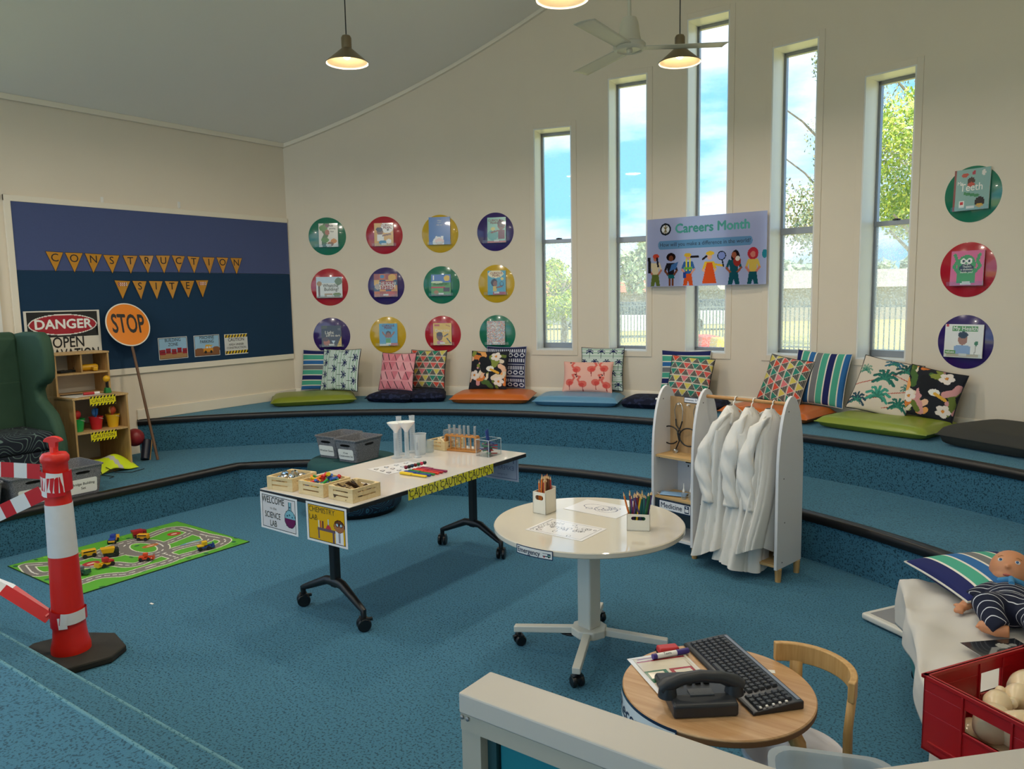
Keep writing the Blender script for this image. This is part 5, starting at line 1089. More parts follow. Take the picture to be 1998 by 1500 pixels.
panel('mat', cv, RW, RH, m_cloth, t); mb = MB(); mb.box(-RW / 2 - .004, RW / 2 + .004, -RH / 2 - .004, RH / 2 + .004, -.0055, -.0005); mb.build('backing', mat('dark green edge', '#23401c', .9), t)
# ---- toy vehicles
m_ty = mat('tyre', '#1c1c1e', .8)
def toy(px, py, rz, kind, c1, c2, label, s=1.0):
    p = at(px, py, .008); t = thing('toy_vehicle', label, 'toy vehicle', (p.x, p.y, .0075), rz, 'toy vehicles on the play mat'); a = mat('toy ' + c1, c1, .35); b = mat('toy ' + c2, c2, .35)
    L, W_ = .085 * s, .042 * s
    mb = MB(); mb.box(-L / 2, L / 2, -W_ / 2, W_ / 2, .012 * s, .024 * s); mb.build('chassis', b, t, bevel=.002)
    if kind == 'dump':
        mb = MB(); mb.prism([(-L / 2 - .004, .03 * s), (.012 * s, .026 * s), (.022 * s, .056 * s), (-L / 2 - .012 * s, .058 * s)], -W_ / 2 - .003, W_ / 2 + .003, Matrix.Rotation(PI / 2, 4, 'X')); mb.build('tipper', a, t, bevel=.002)
        mb = MB(); mb.box(.02 * s, L / 2, -W_ / 2, W_ / 2, .024 * s, .05 * s); mb.build('cab', b, t, bevel=.004)
    elif kind == 'bus':
        mb = MB(); mb.box(-L / 2, L / 2, -W_ / 2, W_ / 2, .02 * s, .05 * s); mb.build('body', a, t, bevel=.006); mb = MB(); mb.box(-L * .4, L * .4, -W_ / 2 - .0006, W_ / 2 + .0006, .036 * s, .044 * s); mb.build('windows', mat('dark slot', '#0c0c0d', .9), t)
    else:
        mb = MB(); mb.box(-L / 2, .0, -W_ / 2, W_ / 2, .024 * s, .036 * s); mb.box(-.012 * s, .022 * s, -W_ * .4, W_ * .4, .03 * s, .058 * s); mb.build('cab', a, t, bevel=.004)
        mb = MB(); mb.prism([(L / 2 + .002, .012 * s), (L / 2 + .026 * s, .01 * s), (L / 2 + .02 * s, .04 * s), (L / 2 + .012 * s, .022 * s)], -W_ / 2 - .004, W_ / 2 + .004, Matrix.Rotation(PI / 2, 4, 'X')); mb.box(.0, L / 2 + .012 * s, -.006, .006, .024 * s, .032 * s); mb.build('bucket', b, t, bevel=.001)
    for x in (-L * .32, L * .32):
        for y in (-1, 1): mb = MB(); mb.cyl((x, y * (W_ / 2 - .004), .013 * s), (x, y * (W_ / 2 + .006), .013 * s), .013 * s, n=14); mb.build('wheel', m_ty, t, smooth=40)
toy(221, 1058, 2.4, 'loader', '#2a3f9a', '#e0a81e', 'blue and yellow toy loader near the left tier'); toy(273, 1048, 1.4, 'dump', '#a8242a', '#8a1c22', 'dark red toy truck behind the yellow loader'); toy(280, 1053, .6, 'bus', '#e0a018', '#c88a14', 'yellow toy wagon beside the roundabout', .9)
toy(174, 1086, 1.3, 'bus', '#e0a818', '#d09a14', 'yellow toy bus beside the bollard'); toy(217, 1085, 1.2, 'dump', '#e0a818', '#2a2a2a', 'yellow toy dump truck with raised tipper', 1.1); toy(208, 1104, -1.5, 'loader', '#b82428', '#e0b020', 'red toy loader with yellow bucket')
toy(283, 1093, .9, 'loader', '#d84a1e', '#d84a1e', 'small orange red toy racer', .85); toy(398, 1072, 1.2, 'loader', '#e0b41e', '#24408a', 'blue and yellow toy truck near the right mat edge'); toy(157, 1120, .4, 'loader', '#6a7078', '#2c5a40', 'grey and green toy truck beside the bollard', .9)
t = thing('paper_scrap', 'tiny white paper scrap on the teal carpet', 'paper scrap', at(296, 1178, .001)); mb = MB(); mb.box(-.014, .014, -.006, .006, 0, .003); mb.build('scrap', m_white, t, bevel=.001)
# ================================================================== long table
ZT = .665
m_lam = mat('white table laminate', '#d4cec8', .09, coat=.3); m_blk = mat('black powder coat', '#141416', .4); m_cast = mat('black caster plastic', '#101012', .35)
tx0, tx1, ty0, ty1 = -.672, .020, 1.435, 2.925; tcx = (tx0 + tx1) / 2
def caster(mb, x, y, z=0, r=.035, ang=0):
    M_ = T0(x, y, 0) @ Matrix.Rotation(ang, 4, 'Z')
    for s_ in (-1, 1): mb.lathe([(0, .004), (r * .8, .004), (r, .009), (r, .020), (r * .85, .025), (0, .025)], 20, M=M_ @ T0(0, s_ * .002, r) @ Matrix.Rotation(-s_ * PI / 2, 4, 'X'))
    mb.cbox((0, 0, r * 1.55), (r * 1.1, .05, r * .9), M=M_); mb.cyl(M_ @ Vector((0, 0, r * 1.6)), M_ @ Vector((0, 0, r * 2.5)), .008, n=8); mb.cbox((r * .9, 0, r * 1.6), (r * .7, .02, .012), M=M_)
t = thing('folding_table', 'long white topped table with black wheeled legs', 'table', (tcx, (ty0 + ty1) / 2, 0)); lx, ly = (tx1 - tx0) / 2, (ty1 - ty0) / 2
mb = MB(); mb.box(-lx, lx, -ly, ly, ZT - .004, ZT - .0005); mb.build('table_top', m_lam, t, bevel=.001); mb = MB(); mb.box(-lx, lx, -ly, ly, ZT - .026, ZT - .0045); mb.build('edge_band', m_blk, t, bevel=.002)
mb = MB(); mb.box(-.04, .04, -ly + .12, ly - .16, ZT - .05, ZT - .026); mb.build('under_rail', m_blk, t)
CAST = {0: ((-.535, 1.575), (-.022, 1.535)), 1: ((-.575, 2.775), (-.075, 2.765))}
for k in (0, 1):
    a, b = [Vector((p[0] - tcx, p[1] - (ty0 + ty1) / 2, 0)) for p in CAST[k]]; c = (a + b) / 2 + Vector((0, .03, 0))
    mb = MB(); mb.cyl((c.x, c.y, .16), (c.x, c.y, ZT - .026), .030, n=4); mb.build('leg_column', m_blk, t, bevel=.006)
    mb = MB()
    for p in (a, b):
        d = (p - c); n_ = d.normalized(); q = Vector((-n_.y, n_.x, 0))
        mb.tube([c + Vector((0, 0, .185)), c + d * .25 + Vector((0, 0, .185)), c + d * .9 + Vector((0, 0, .115)), p + Vector((0, 0, .105)), p + Vector((0, 0, .07))], [.028, .024, .017, .016, .014], 8)
    ft = mb.build('foot', m_blk, t, smooth=50)
    for p in (a, b): mb = MB(); caster(mb, p.x, p.y, ang=1.0 + k); mb.build('caster', m_cast, ft, smooth=40)
# signs taped to the table
def hang(name, label, M_, cv, wd, ht, words, cat='sign', inks=None):
    t = thing(name, label, cat, (0, 0, 0), 0); place(t, M_); panel('sheet', cv, wd, ht, m_gloss, t, back=.0012)
    for s, size, x, y, sx, bold, col in words: txt(s, size, mat('ink ' + col, col, .5), t, TR(x, y, .0008), sx=sx, bold=bold, align='LEFT')
    return t
cv = Canvas(84, 56, '#ece9e6'); cv.rect(.045, .05, .955, .95, '#2c2a2c').rect(.055, .065, .945, .935, '#dcd6d4')
cv.rect(.76, .62, .85, .88, '#2a2a30').rect(.775, .62, .835, .87, '#7fb2be').ell(.80, .42, .15, .25, '#2a2a30').ell(.80, .42, .138, .235, '#7fb2be')
cv.mask((((cv.xx - .80) / .138) ** 2 + ((cv.yy - .42) / .235) ** 2 <= 1) & (cv.yy < .42), '#6a1f52'); cv.rect(.944, .05, .955, .95, '#2c2a2c').rect(.955, 0, 1, 1, '#ece9e6')
for x, y in ((.73, .5), (.79, .53), (.86, .48), (.8, .66), (.8, .74)): cv.ell(x, y, .016, .022, '#1f3a52')
hang('lab_sign', 'WELCOME to the SCIENCE LAB sign on the table end', frame_matrix((-.518, ty0 - .004, ZT - .112), (1, 0, 0)) @ Matrix.Rotation(-.015, 4, 'Z'), cv, .302, .196, [('WELCOME', .050, -.135, .062, .76, +.006, '#2e2e20'), ('to the', .020, -.07, .02, 1.1, 0, '#6a6a60'), ('SCIENCE', .046, -.115, -.018, .72, +.006, '#2e2e20'), ('LAB', .046, -.075, -.062, .72, +.006, '#2e2e20')])
cv = Canvas(84, 56, '#ece9e6'); cv.rect(.045, .05, .955, .95, '#2c2a2c').rect(.055, .065, .945, .935, '#e0ac14')
cv.rect(.27, .33, .72, .40, '#6a5660').rect(.28, .1, .32, .34, '#6a5660').rect(.64, .07, .69, .34, '#6a5660')
for x, c in ((.31, '#d8dce0'), (.355, '#b83240'), (.41, '#5a2a3c')): cv.rect(x - .014, .4, x + .014, .58, c)
cv.poly([(.48, .4), (.62, .4), (.56, .52), (.56, .62), (.53, .62), (.53, .52)], '#c03a48').rect(.53, .5, .565, .64, '#a8ccd8')
cv.rect(.72, .07, .90, .40, '#ecebea').ell(.81, .52, .13, .16, '#2a1c18').ell(.81, .51, .118, .145, '#a8704a').mask((((cv.xx - .81) / .118) ** 2 + ((cv.yy - .51) / .145) ** 2 <= 1) & (cv.yy > .58), '#6a4426')
for x in (.765, .855): cv.ell(x, .55, .042, .055, '#1c2030').ell(x, .55, .026, .034, '#b9cfd4')
cv.rect(.79, .1, .83, .36, '#9a9aa0').rect(.955, 0, 1, 1, '#ece9e6').rect(.9, .065, .945, .4, '#e0ac14')
hang('lab_sign', 'yellow CHEMISTRY LAB sign with a scientist on the table end', frame_matrix((-.147, ty0 - .004, ZT - .111), (1, 0, 0)), cv, .298, .200, [('CHEMISTRY', .040, -.128, .066, .92, +.002, '#5a4a08'), ('LAB', .040, -.128, .024, .92, +.002, '#5a4a08')])
cv = Canvas(140, 12, '#dcd61e')
for k in range(30): cv.ell((k + .5) / 30, (.1 if k % 2 else .9), .008, .12, '#2a2a20')
t = hang('caution_strip', 'long yellow CAUTION strip along the table edge', frame_matrix((tx1 + .004, 2.205, ZT - .030), (0, 1, 0)), cv, .735, .058, [])
for k in range(3): txt('CAUTION', .052, m_ink, t, TR(-.245 + k * .245, 0, .0008), sx=.98, bold=-.006)
cv = Canvas(70, 46, '#c9cde2'); cv.rect(.04, .06, .96, .94, '#7a80a8').rect(.05, .08, .95, .92, '#c2c7de')
for x in (.72, .86): cv.rect(x, .6, x + .02, .9, '#8a90b4')
cv.rect(.72, .86, .88, .9, '#8a90b4').ell(.80, .76, .04, .06, '#8a90b4')
t = hang('lab_poster', 'translucent EXPERIMENT poster hanging off the far table end, seen from behind', frame_matrix((-.197, ty1 + .006, ZT - .105), (1, 0, 0)), cv, .30, .19, [])
txt('EXPERIMENT', .04, mat('faint print', '#6f76a2', .6), t, TR(0, -.012, .0008) @ Matrix.Rotation(PI, 4, 'Y') @ Matrix.Diagonal((1, 1, -1, 1)), sx=1.0); txt('in progress', .018, mat('faint print', '#6f76a2', .6), t, TR(.02, -.055, .0008) @ Matrix.Rotation(PI, 4, 'Y') @ Matrix.Diagonal((1, 1, -1, 1)))
# ---- small pine crates
m_pine = wood('pale pine', '#d2b884', '#e4cfa2', 6, .55, 0)
def crate(pl, pf, depth, h, label, w=None):
    a = at(*pl, ZT); b = at(*pf, ZT); d = (b - a).normalized(); wd = w or (b - a).length; nrm = Vector((-d.y, d.x, 0)); c = b - d * wd / 2 + nrm * depth / 2
    t = thing('wooden_crate', label, 'crate', (c.x, c.y, ZT), math.atan2(d.y, d.x), 'small pine crates on the long table'); x, y, th = wd / 2, depth / 2, .007
    mb = MB(); mb.box(-x, x, -y, y, 0, .005); mb.build('bottom', m_pine, t)
    for s_ in (-1, 1):
        for (z0, z1) in ((.005, .022), (.029, .046), (.053, h)):
            mb = MB(); mb.box(-x, x, s_ * y - (th if s_ > 0 else 0), s_ * y + (th if s_ < 0 else 0), z0, z1); mb.build('slat', m_pine, t)
            mb = MB(); mb.box(s_ * x - (th if s_ > 0 else 0), s_ * x + (th if s_ < 0 else 0), -y + th, y - th, z0, z1); mb.build('slat', m_pine, t)
    for sx in (-1, 1):
        for sy in (-1, 1): mb = MB(); mb.cbox((sx * (x - th - .008), sy * (y - th - .006), h / 2), (.026, .012, h - .004)); mb.cbox((sx * (x - .004), sy * (y - .016), h / 2), (.0095, .034, h - .002)); mb.cbox((sx * (x - .016), sy * (y - .004), h / 2), (.034, .0095, h - .002)); mb.build('corner_post', m_pine, t)
    return t, c, math.atan2(d.y, d.x), wd
tA = crate((530, 954.6), (571, 960), .185, .07, 'pine crate of crumpled foil at the table corner', .175); tB = crate((585, 962.5), (631.4, 971.6), .185, .07, 'pine crate of bright plastic pieces', .185); tC = crate((645.7, 973.5), (688.7, 982.6), .185, .07, 'pine crate of brown offcuts nearest the table edge', .175)
def bits(tc, n, cols, kind, name, lab, cat, group, s=.02, seed=1, top=.055):
    _, c, rz, wd = tc; rnd = random.Random(seed)
    for k in range(n):
        x, y = rnd.uniform(-.5, .5) * (wd - .06), rnd.uniform(-.5, .5) * .125; layer = k / n; z = ZT + .022 + (top - .01) * layer * (1 - 1.6 * (abs(x) / wd + abs(y) / .2) * .5); p = Matrix.Rotation(rz, 3, 'Z') @ Vector((x, y, 0)) + Vector((c.x, c.y, z + .012))
        cn, col = cols[k % len(cols)]
        t = thing(name, lab % cn, cat, p, 0, group); t.rotation_euler = (rnd.uniform(-.7, .7), rnd.uniform(-.7, .7), rnd.uniform(0, 6.3)); mb = MB()
        if kind == 'peg': mb.cyl((-s, 0, 0), (s * .5, 0, 0), s * .32, n=10); mb.cyl((s * .5, 0, 0), (s * 1.1, 0, 0), s * .5, s * .42, 10); mb.build('piece', mat('peg ' + cn, col, .3), t, smooth=40)
        elif kind == 'foil':
            mb.sphere((0, 0, 0), s * 1.1, n=7, m_=5); mb.v = [tuple(q * rnd.uniform(.65, 1.2) for q in v) for v in mb.v]; mb.build('piece', mat('crumpled foil', '#c9c6c0', .15, 1.0), t)
        else: mb.prism([(-s * 1.8, -s * .6), (s * 1.6, -s * .7), (s * 1.9, s * .5), (-s * 1.2, s * .7)], -.002, .002); mb.build('piece', mat('offcut ' + cn, col, .8), t)
bits(tA, 14, [('silver', '#ccc')], 'foil', 'foil_ball', 'crumpled %s foil ball in the corner crate', 'foil ball', 'foil balls in the crate', .02, 3)
bits(tB, 34, [('red', '#c8242c'), ('yellow', '#e0c020'), ('green', '#2a9a48'), ('blue', '#3a68b8'), ('orange', '#e07a1e')], 'peg', 'plastic_peg', '%s plastic connector in the middle crate', 'connector', 'bright plastic connectors', .024, 4, .075)
bits(tC, 16, [('brown', '#5d4632'), ('tan', '#a0875f'), ('dark', '#3d3026')], 'chip', 'card_offcut', '%s cardboard offcut in the nearest crate', 'offcut', 'offcuts in the crate', .024, 5, .04)
# ---- paper, wands and marbles
t = thing('marble_sheet', 'white picture sheet under the magnet wands', 'paper', ((-.449 - .366) / 2 + .02, 2.19, ZT), -.18)
cv = Canvas(60, 80, '#f0eeee'); rs = random.Random(2)
for k in range(12): x, y = .2 + .3 * (k % 3), .12 + .24 * (k // 3); cv.ring(x, y, .07, .05, .025, '#2a2c38'); cv.ell(x + .08, y - .03, .03, .02, rs.choice(['#2a2c38', '#5a8ab8', '#2a2c38']))
panel('sheet', cv, .21, .297, m_gloss, t, T0(0, 0, .0012), back=.001)
WC_ = [('yellow', '#e8c418'), ('blue', '#1c3f8a'), ('green', '#1f7a3c'), ('red', '#d8301e'), ('crimson', '#b01c2c'), ('magenta', '#8a1c4a')]
for k, (cn, col) in enumerate(WC_):
    d = at(832, 930, ZT + .006) - at(778, 922, ZT + .006); b = at(832 + k * 8, 930 - k * 2.0, ZT + .006); a = b - d.normalized() * .19
    t = thing('magnet_wand', '%s plastic magnet wand on the long table' % cn, 'magnet wand', (a.x, a.y, ZT + .001), math.atan2(d.y, d.x), 'magnet wands'); m_ = mat('wand ' + cn, col, .3); L = .19
    mb = MB(); mb.box(0, .085, -.012, .012, 0, .014); mb.build('head', m_, t, bevel=.004); mb = MB(); mb.box(.085, L, -.008, .008, .001, .012); mb.build('handle', m_, t, bevel=.003)
for k, (cn, col) in enumerate([('plum', '#7a2038'), ('black', '#201c22'), ('blue', '#1f3a60'), ('maroon', '#6a1c20'), ('green', '#1c5a38'), ('pink', '#c83a5a'), ('dark green', '#1c2f2c')]):
    p = at(792 + k * 6.1, 911 - k * 1.5, ZT + .028); t = thing('magnet_marble', '%s magnet marble in the row across the wands' % cn, 'marble', (p.x, p.y, ZT + .0265), 0, 'magnet marbles'); mb = MB(); mb.sphere((0, 0, 0), .0115, n=16, m_=10); mb.build('ball', mat('marble ' + cn, col, .2), t, smooth=60); mb = MB(); mb.cyl((-.0116, 0, 0), (-.0108, 0, 0), .004, n=10); mb.cyl((.0, 0, .0112), (0, 0, .0117), .004, n=10); mb.build('spot', m_white, t)
# ---- clear plastic lab ware
m_milk = clear('milky lab plastic', '#f2f6f8', .2, .25, body=.42); m_milk2 = clear('clear lab plastic', '#eef4f6', .3, .1, body=.16); m_funnel = mat('white funnel plastic', '#e6e6e2', .35, sss=.2)
def cylinder(px, py, h, r, label, funnel=None):
    p = at(px, py, ZT); t = thing('measuring_cylinder', label, 'cylinder', (p.x, p.y, ZT), 0, 'measuring cylinders')
    mb = MB(); mb.lathe([(0, 0), (r * 2.0, 0), (r * 2.0, .006), (r * 1.1, .012), (r, .02), (r, h - .004), (r * 1.12, h), (r * .98, h), (r * .9, .02), (0, .016)], 24); mb.build('tube', m_milk, t, smooth=40)
    mb = MB()
    for k in range(12): mb.box(-.3 * r, .5 * r, -r - .0006, -r + .0002, .05 + k * (h - .08) / 12, .0513 + k * (h - .08) / 12)
    mb.build('scale_marks', mat('grey marks', '#7a8288', .6), t).rotation_euler.z = .63
    if funnel:
        u = thing('funnel', funnel, 'funnel', (p.x, p.y, ZT + h - .06), 0, 'white funnels'); mb = MB(); mb.lathe([(.006, 0), (.012, .06), (.018, .075), (.052, .118), (.054, .124), (.050, .120), (.015, .078), (.009, .062), (.005, 0)], 28); mb.build('cone', m_funnel, u, smooth=40)
cylinder(774, 893, .16, .016, 'milky measuring cylinder under the left funnel', 'white funnel standing in the left cylinder'); cylinder(794.5, 893, .165, .014, 'milky measuring cylinder under the right funnel', 'white funnel standing in the second cylinder')
cylinder(780, 886, .245, .017, 'tall milky measuring cylinder behind the left funnel'); cylinder(805.5, 882, .24, .018, 'tall milky measuring cylinder right of the funnels'); cylinder(815, 892, .13, .012, 'short narrow clear cylinder in front of the jug')
p = at(820, 886, ZT); t = thing('measuring_jug', 'clear plastic measuring jug among the cylinders', 'jug', (p.x, p.y, ZT)); mb = MB(); mb.lathe([(0, 0), (.034, 0), (.040, .13), (.043, .134), (.038, .13), (.032, .006), (0, .006)], 28); mb.build('cup', m_milk, t, smooth=40)
p = at(838, 882, ZT); t = thing('plastic_beaker', 'small clear square beaker beside the jug', 'beaker', (p.x, p.y, ZT)); mb = MB(); mb.lathe([(0, 0), (.028, 0), (.031, .08), (.029, .08), (.026, .004), (0, .004)], 20); mb.build('cup', m_milk2, t, smooth=40)
tD = crate((836, 875), (868, 880), .2, .06, 'pine crate of pegs and clear cubes at the back of the long table', .16)
for k, (dx, dy, z) in enumerate(((-.05, .06, .10), (.0, .07, .112), (.045, .065, .112))):
    c = tD[1]; q = Matrix.Rotation(tD[2], 3, 'Z') @ Vector((dx, dy, 0)) + Vector((c.x, c.y, ZT + .0055)); t = thing('clear_cube', ['clear plastic cube at the left in the back crate', 'clear plastic cube in the middle of the back crate', 'clear plastic cube at the right in the back crate'][k], 'cube', q, tD[2], 'clear cubes'); mb = MB(); mb.box(-.02, .02, -.02, .02, 0, z); mb.build('cube', m_milk2, t)
bits(tD, 14, [('cream', '#e0d0a8'), ('peach', '#e0b090')], 'peg', 'wooden_peg', '%s wooden peg in the back crate', 'peg', 'wooden pegs', .02, 9, .03)
# ---- test tube rack
a = at(868, 879, ZT); b = at(926, 884, ZT); d = (b - a).normalized(); rzk = math.atan2(d.y, d.x); wd = .225; c = (a + b) / 2 + Vector((-d.y, d.x, 0)) * .035
m_rk = wood('orange bamboo', '#b0702c', '#c98a44', 5, .45, 0)
t = thing('test_tube_rack', 'orange wooden test tube rack on the long table', 'rack', (c.x, c.y, ZT), rzk)
mb = MB(); mb.box(-wd / 2 - .012, wd / 2 + .012, -.032, .032, 0, .012); mb.build('base', m_rk, t, bevel=.002)
for s_ in (-1, 1): mb = MB(); mb.box(s_ * wd / 2 - .006, s_ * wd / 2 + .006, -.026, .026, .012, .10); mb.build('end_panel', m_rk, t, bevel=.002)
mb = MB(); mb.box(-wd / 2, wd / 2, -.026, -.012, .095, .105); mb.box(-wd / 2, wd / 2, .012, .026, .095, .105)
for k in range(7): x = -wd / 2 + wd * k / 6; mb.box(x - .006, x + .006, -.012, .012, .095, .105)
mb.build('top_rail', m_rk, t); 
for k in range(5): x = -wd / 2 + wd * (k + 1) / 6; mb = MB(); mb.cyl((x, -.018, .012), (x, -.018, .096), .004, n=8); mb.build('dowel', m_rk, t)
for k, tl in enumerate((.0, .0, .02, -.01, -.06, .02)):
    if k == 5: kx = 5
    x = -wd / 2 + wd * (k + .5) / 6; q = Matrix.Rotation(rzk, 3, 'Z') @ Vector((x, 0, 0)) + Vector((c.x, c.y, ZT + .018))
    u = thing('test_tube', ['first clear test tube from the left in the rack', 'second clear test tube in the rack', 'third clear test tube in the rack', 'fourth clear test tube in the rack', 'slightly tilted fifth test tube in the rack', 'rightmost clear test tube in the rack'][k], 'test tube', q, rzk, 'test tubes in the rack'); u.rotation_euler = (0, tl, rzk); mb = MB(); mb.lathe([(0, 0), (.007, .004), (.0085, .012), (.0085, .148), (.0098, .15), (.0076, .15), (.0074, .012), (0, .006)], 16); mb.build('glass', m_milk2, u, smooth=40)
# ---- clear box of coloured tools
a = at(930, 889, ZT); b = at(953, 892.5, ZT); d = (b - a).normalized(); rzk = math.atan2(d.y, d.x); c = (a + b) / 2 + Vector((-d.y, d.x, 0)) * .06
t = thing('clear_box', 'clear acrylic box of coloured plastic tweezers', 'box', (c.x, c.y, ZT), rzk); mb = MB(); q = .052; q2 = .06
for args in ((-q, q, -q2, -q2 + .003, .0, .105), (-q, q, q2 - .003, q2, .0, .105), (-q, -q + .003, -q2, q2, 0, .105), (q - .003, q, -q2, q2, 0, .105), (-q, q, -q2, q2, 0, .003)): mb.box(*args)
mb.build('walls', m_acr, t)
mb = MB()
for sx in (-1, 1):
    for sy in (-1, 1): mb.box(sx * q - .0012, sx * q + .0012, sy * q2 - .0012, sy * q2 + .0012, 0, .105)
    mb.box(-q, q, sx * q2 - .0012, sx * q2 + .0012, .1035, .106); mb.box(sx * q - .0012, sx * q + .0012, -q2, q2, .1035, .106)
mb.build('polished_edges', mat('pale acrylic edge', '#c4d2d4', .2), t)
rnd = random.Random(6)
for k in range(24):
    cn, col = [('red', '#b8302c'), ('blue', '#23408a'), ('green', '#1f7a44'), ('purple', '#5a2a5a')][k % 4]; up = k in (1, 13)
    o_ = Matrix.Rotation(rzk, 3, 'Z') @ Vector((rnd.uniform(-.028, .028), rnd.uniform(-.032, .032), 0)); u = thing('plastic_tweezers', '%s plastic tweezers %s the clear box' % (cn, ('standing at the left of' if k == 1 else 'standing at the right of') if up else 'lying in'), 'tweezers', (c.x + o_.x, c.y + o_.y, ZT + (.012 if up else .01 + .0032 * k)), 0, 'tweezers in the clear box')
    u.rotation_euler = (rnd.uniform(-.3, .3), rnd.uniform(-.2, .2) + (0 if up else PI / 2), rnd.uniform(0, 6.3) if not up else 0); mb = MB(); L = .15 if up else .032; mb.box(-.003, .003, -.006, -.002, -L * (0 if up else 1), L); mb.box(-.003, .003, .002, .006, -L * (0 if up else 1), L); mb.build('arms', mat('tweezer ' + cn, col, .35), u)
# ================================================================== round white table
rc = Vector((1.032, 1.965, 0)); ZR = .622; RR = .435
m_offw = mat('off white laminate', '#d0c9ba', .10, noise=.03, nscale=4, coat=.3); m_offm = mat('off white steel', '#d6d2c6', .35)
t = thing('round_table', 'round off-white table on a four star wheeled base', 'table', rc)
mb = MB(); mb.lathe([(0, ZR), (RR - .004, ZR), (RR, ZR - .004), (RR, ZR - .022), (RR - .004, ZR - .026), (0, ZR - .026)], 72); mb.build('table_top', m_offw, t, smooth=35)
mb = MB(); mb.cbox((0, 0, .36), (.078, .078, .48), rz=-.2); mb.cbox((0, 0, ZR - .035), (.3, .12, .018), rz=.35); mb.build('column', m_offm, t, bevel=.008)
mb = MB(); mb.prism([(.085 * math.cos(.35 + PI / 4 * k + PI / 8) * 1.0, .085 * math.sin(.35 + PI / 4 * k + PI / 8)) for k in range(8)], .085, .125); mb.build('hub', m_offm, t, bevel=.006)
a_near = math.atan2(-.335, .13)
for k in range(4):
    a = a_near + k * PI / 2; n_ = Vector((math.cos(a), math.sin(a), 0)); L = .335; M_ = Matrix.Rotation(a, 4, 'Z')
    mb = MB(); mb.prism([(.06, .12), (L + .025, .095), (L + .025, .065), (.06, .088)], -.018, .018, M_ @ Matrix.Rotation(PI / 2, 4, 'X')); bl_ = mb.build('base_leg', m_offm, t, bevel=.004)
    mb = MB(); caster(mb, n_.x * L, n_.y * L, r=.026, ang=a + .6); mb.build('caster', m_cast, bl_, smooth=40)
mb = MB(); mb.sphere((0, 0, 0), .045, (1, .5, .22), M=T0(-.10, -.03, .075)); mb.build('foot_pedal', m_cast, t, smooth=60)
# emergency sign wraps the table edge
t = thing('emergency_sign', 'Emergency sign with small ambulance picture on the round table edge', 'sign'); pA = at(1003, 1060, ZR); pB = at(1083, 1075, ZR); mid = (pA + pB) / 2; dirr = (mid - rc); dirr.z = 0; dirr.normalize()
place(t, frame_matrix((rc.x + dirr.x * (RR + .003), rc.y + dirr.y * (RR + .003), ZR - .021), (-dirr.y, dirr.x, 0)))
cv = Canvas(90, 20, '#2a3c5a'); cv.rect(.02, .1, .98, .9, '#e4e2de').rect(.74, .32, .94, .66, '#2a3c5a').rect(.75, .38, .87, .62, '#e4e2de').rect(.88, .36, .93, .5, '#7fb09a').ell(.78, .28, .018, .1, '#a8242a').ell(.90, .28, .018, .1, '#2a2a2a')
wdE = .185
def bend(o):
    for v in o.data.vertices: v.co.z -= v.co.x ** 2 / (2 * RR) * .9
    return o
bend(panel('card', cv, wdE, .040, m_gloss, t, run=6)); bend(txt('Emergency', .031, mat('ink navy', '#1e2c48', .5), t, TR(-.026, 0, .0016), sx=.86, bold=.012))
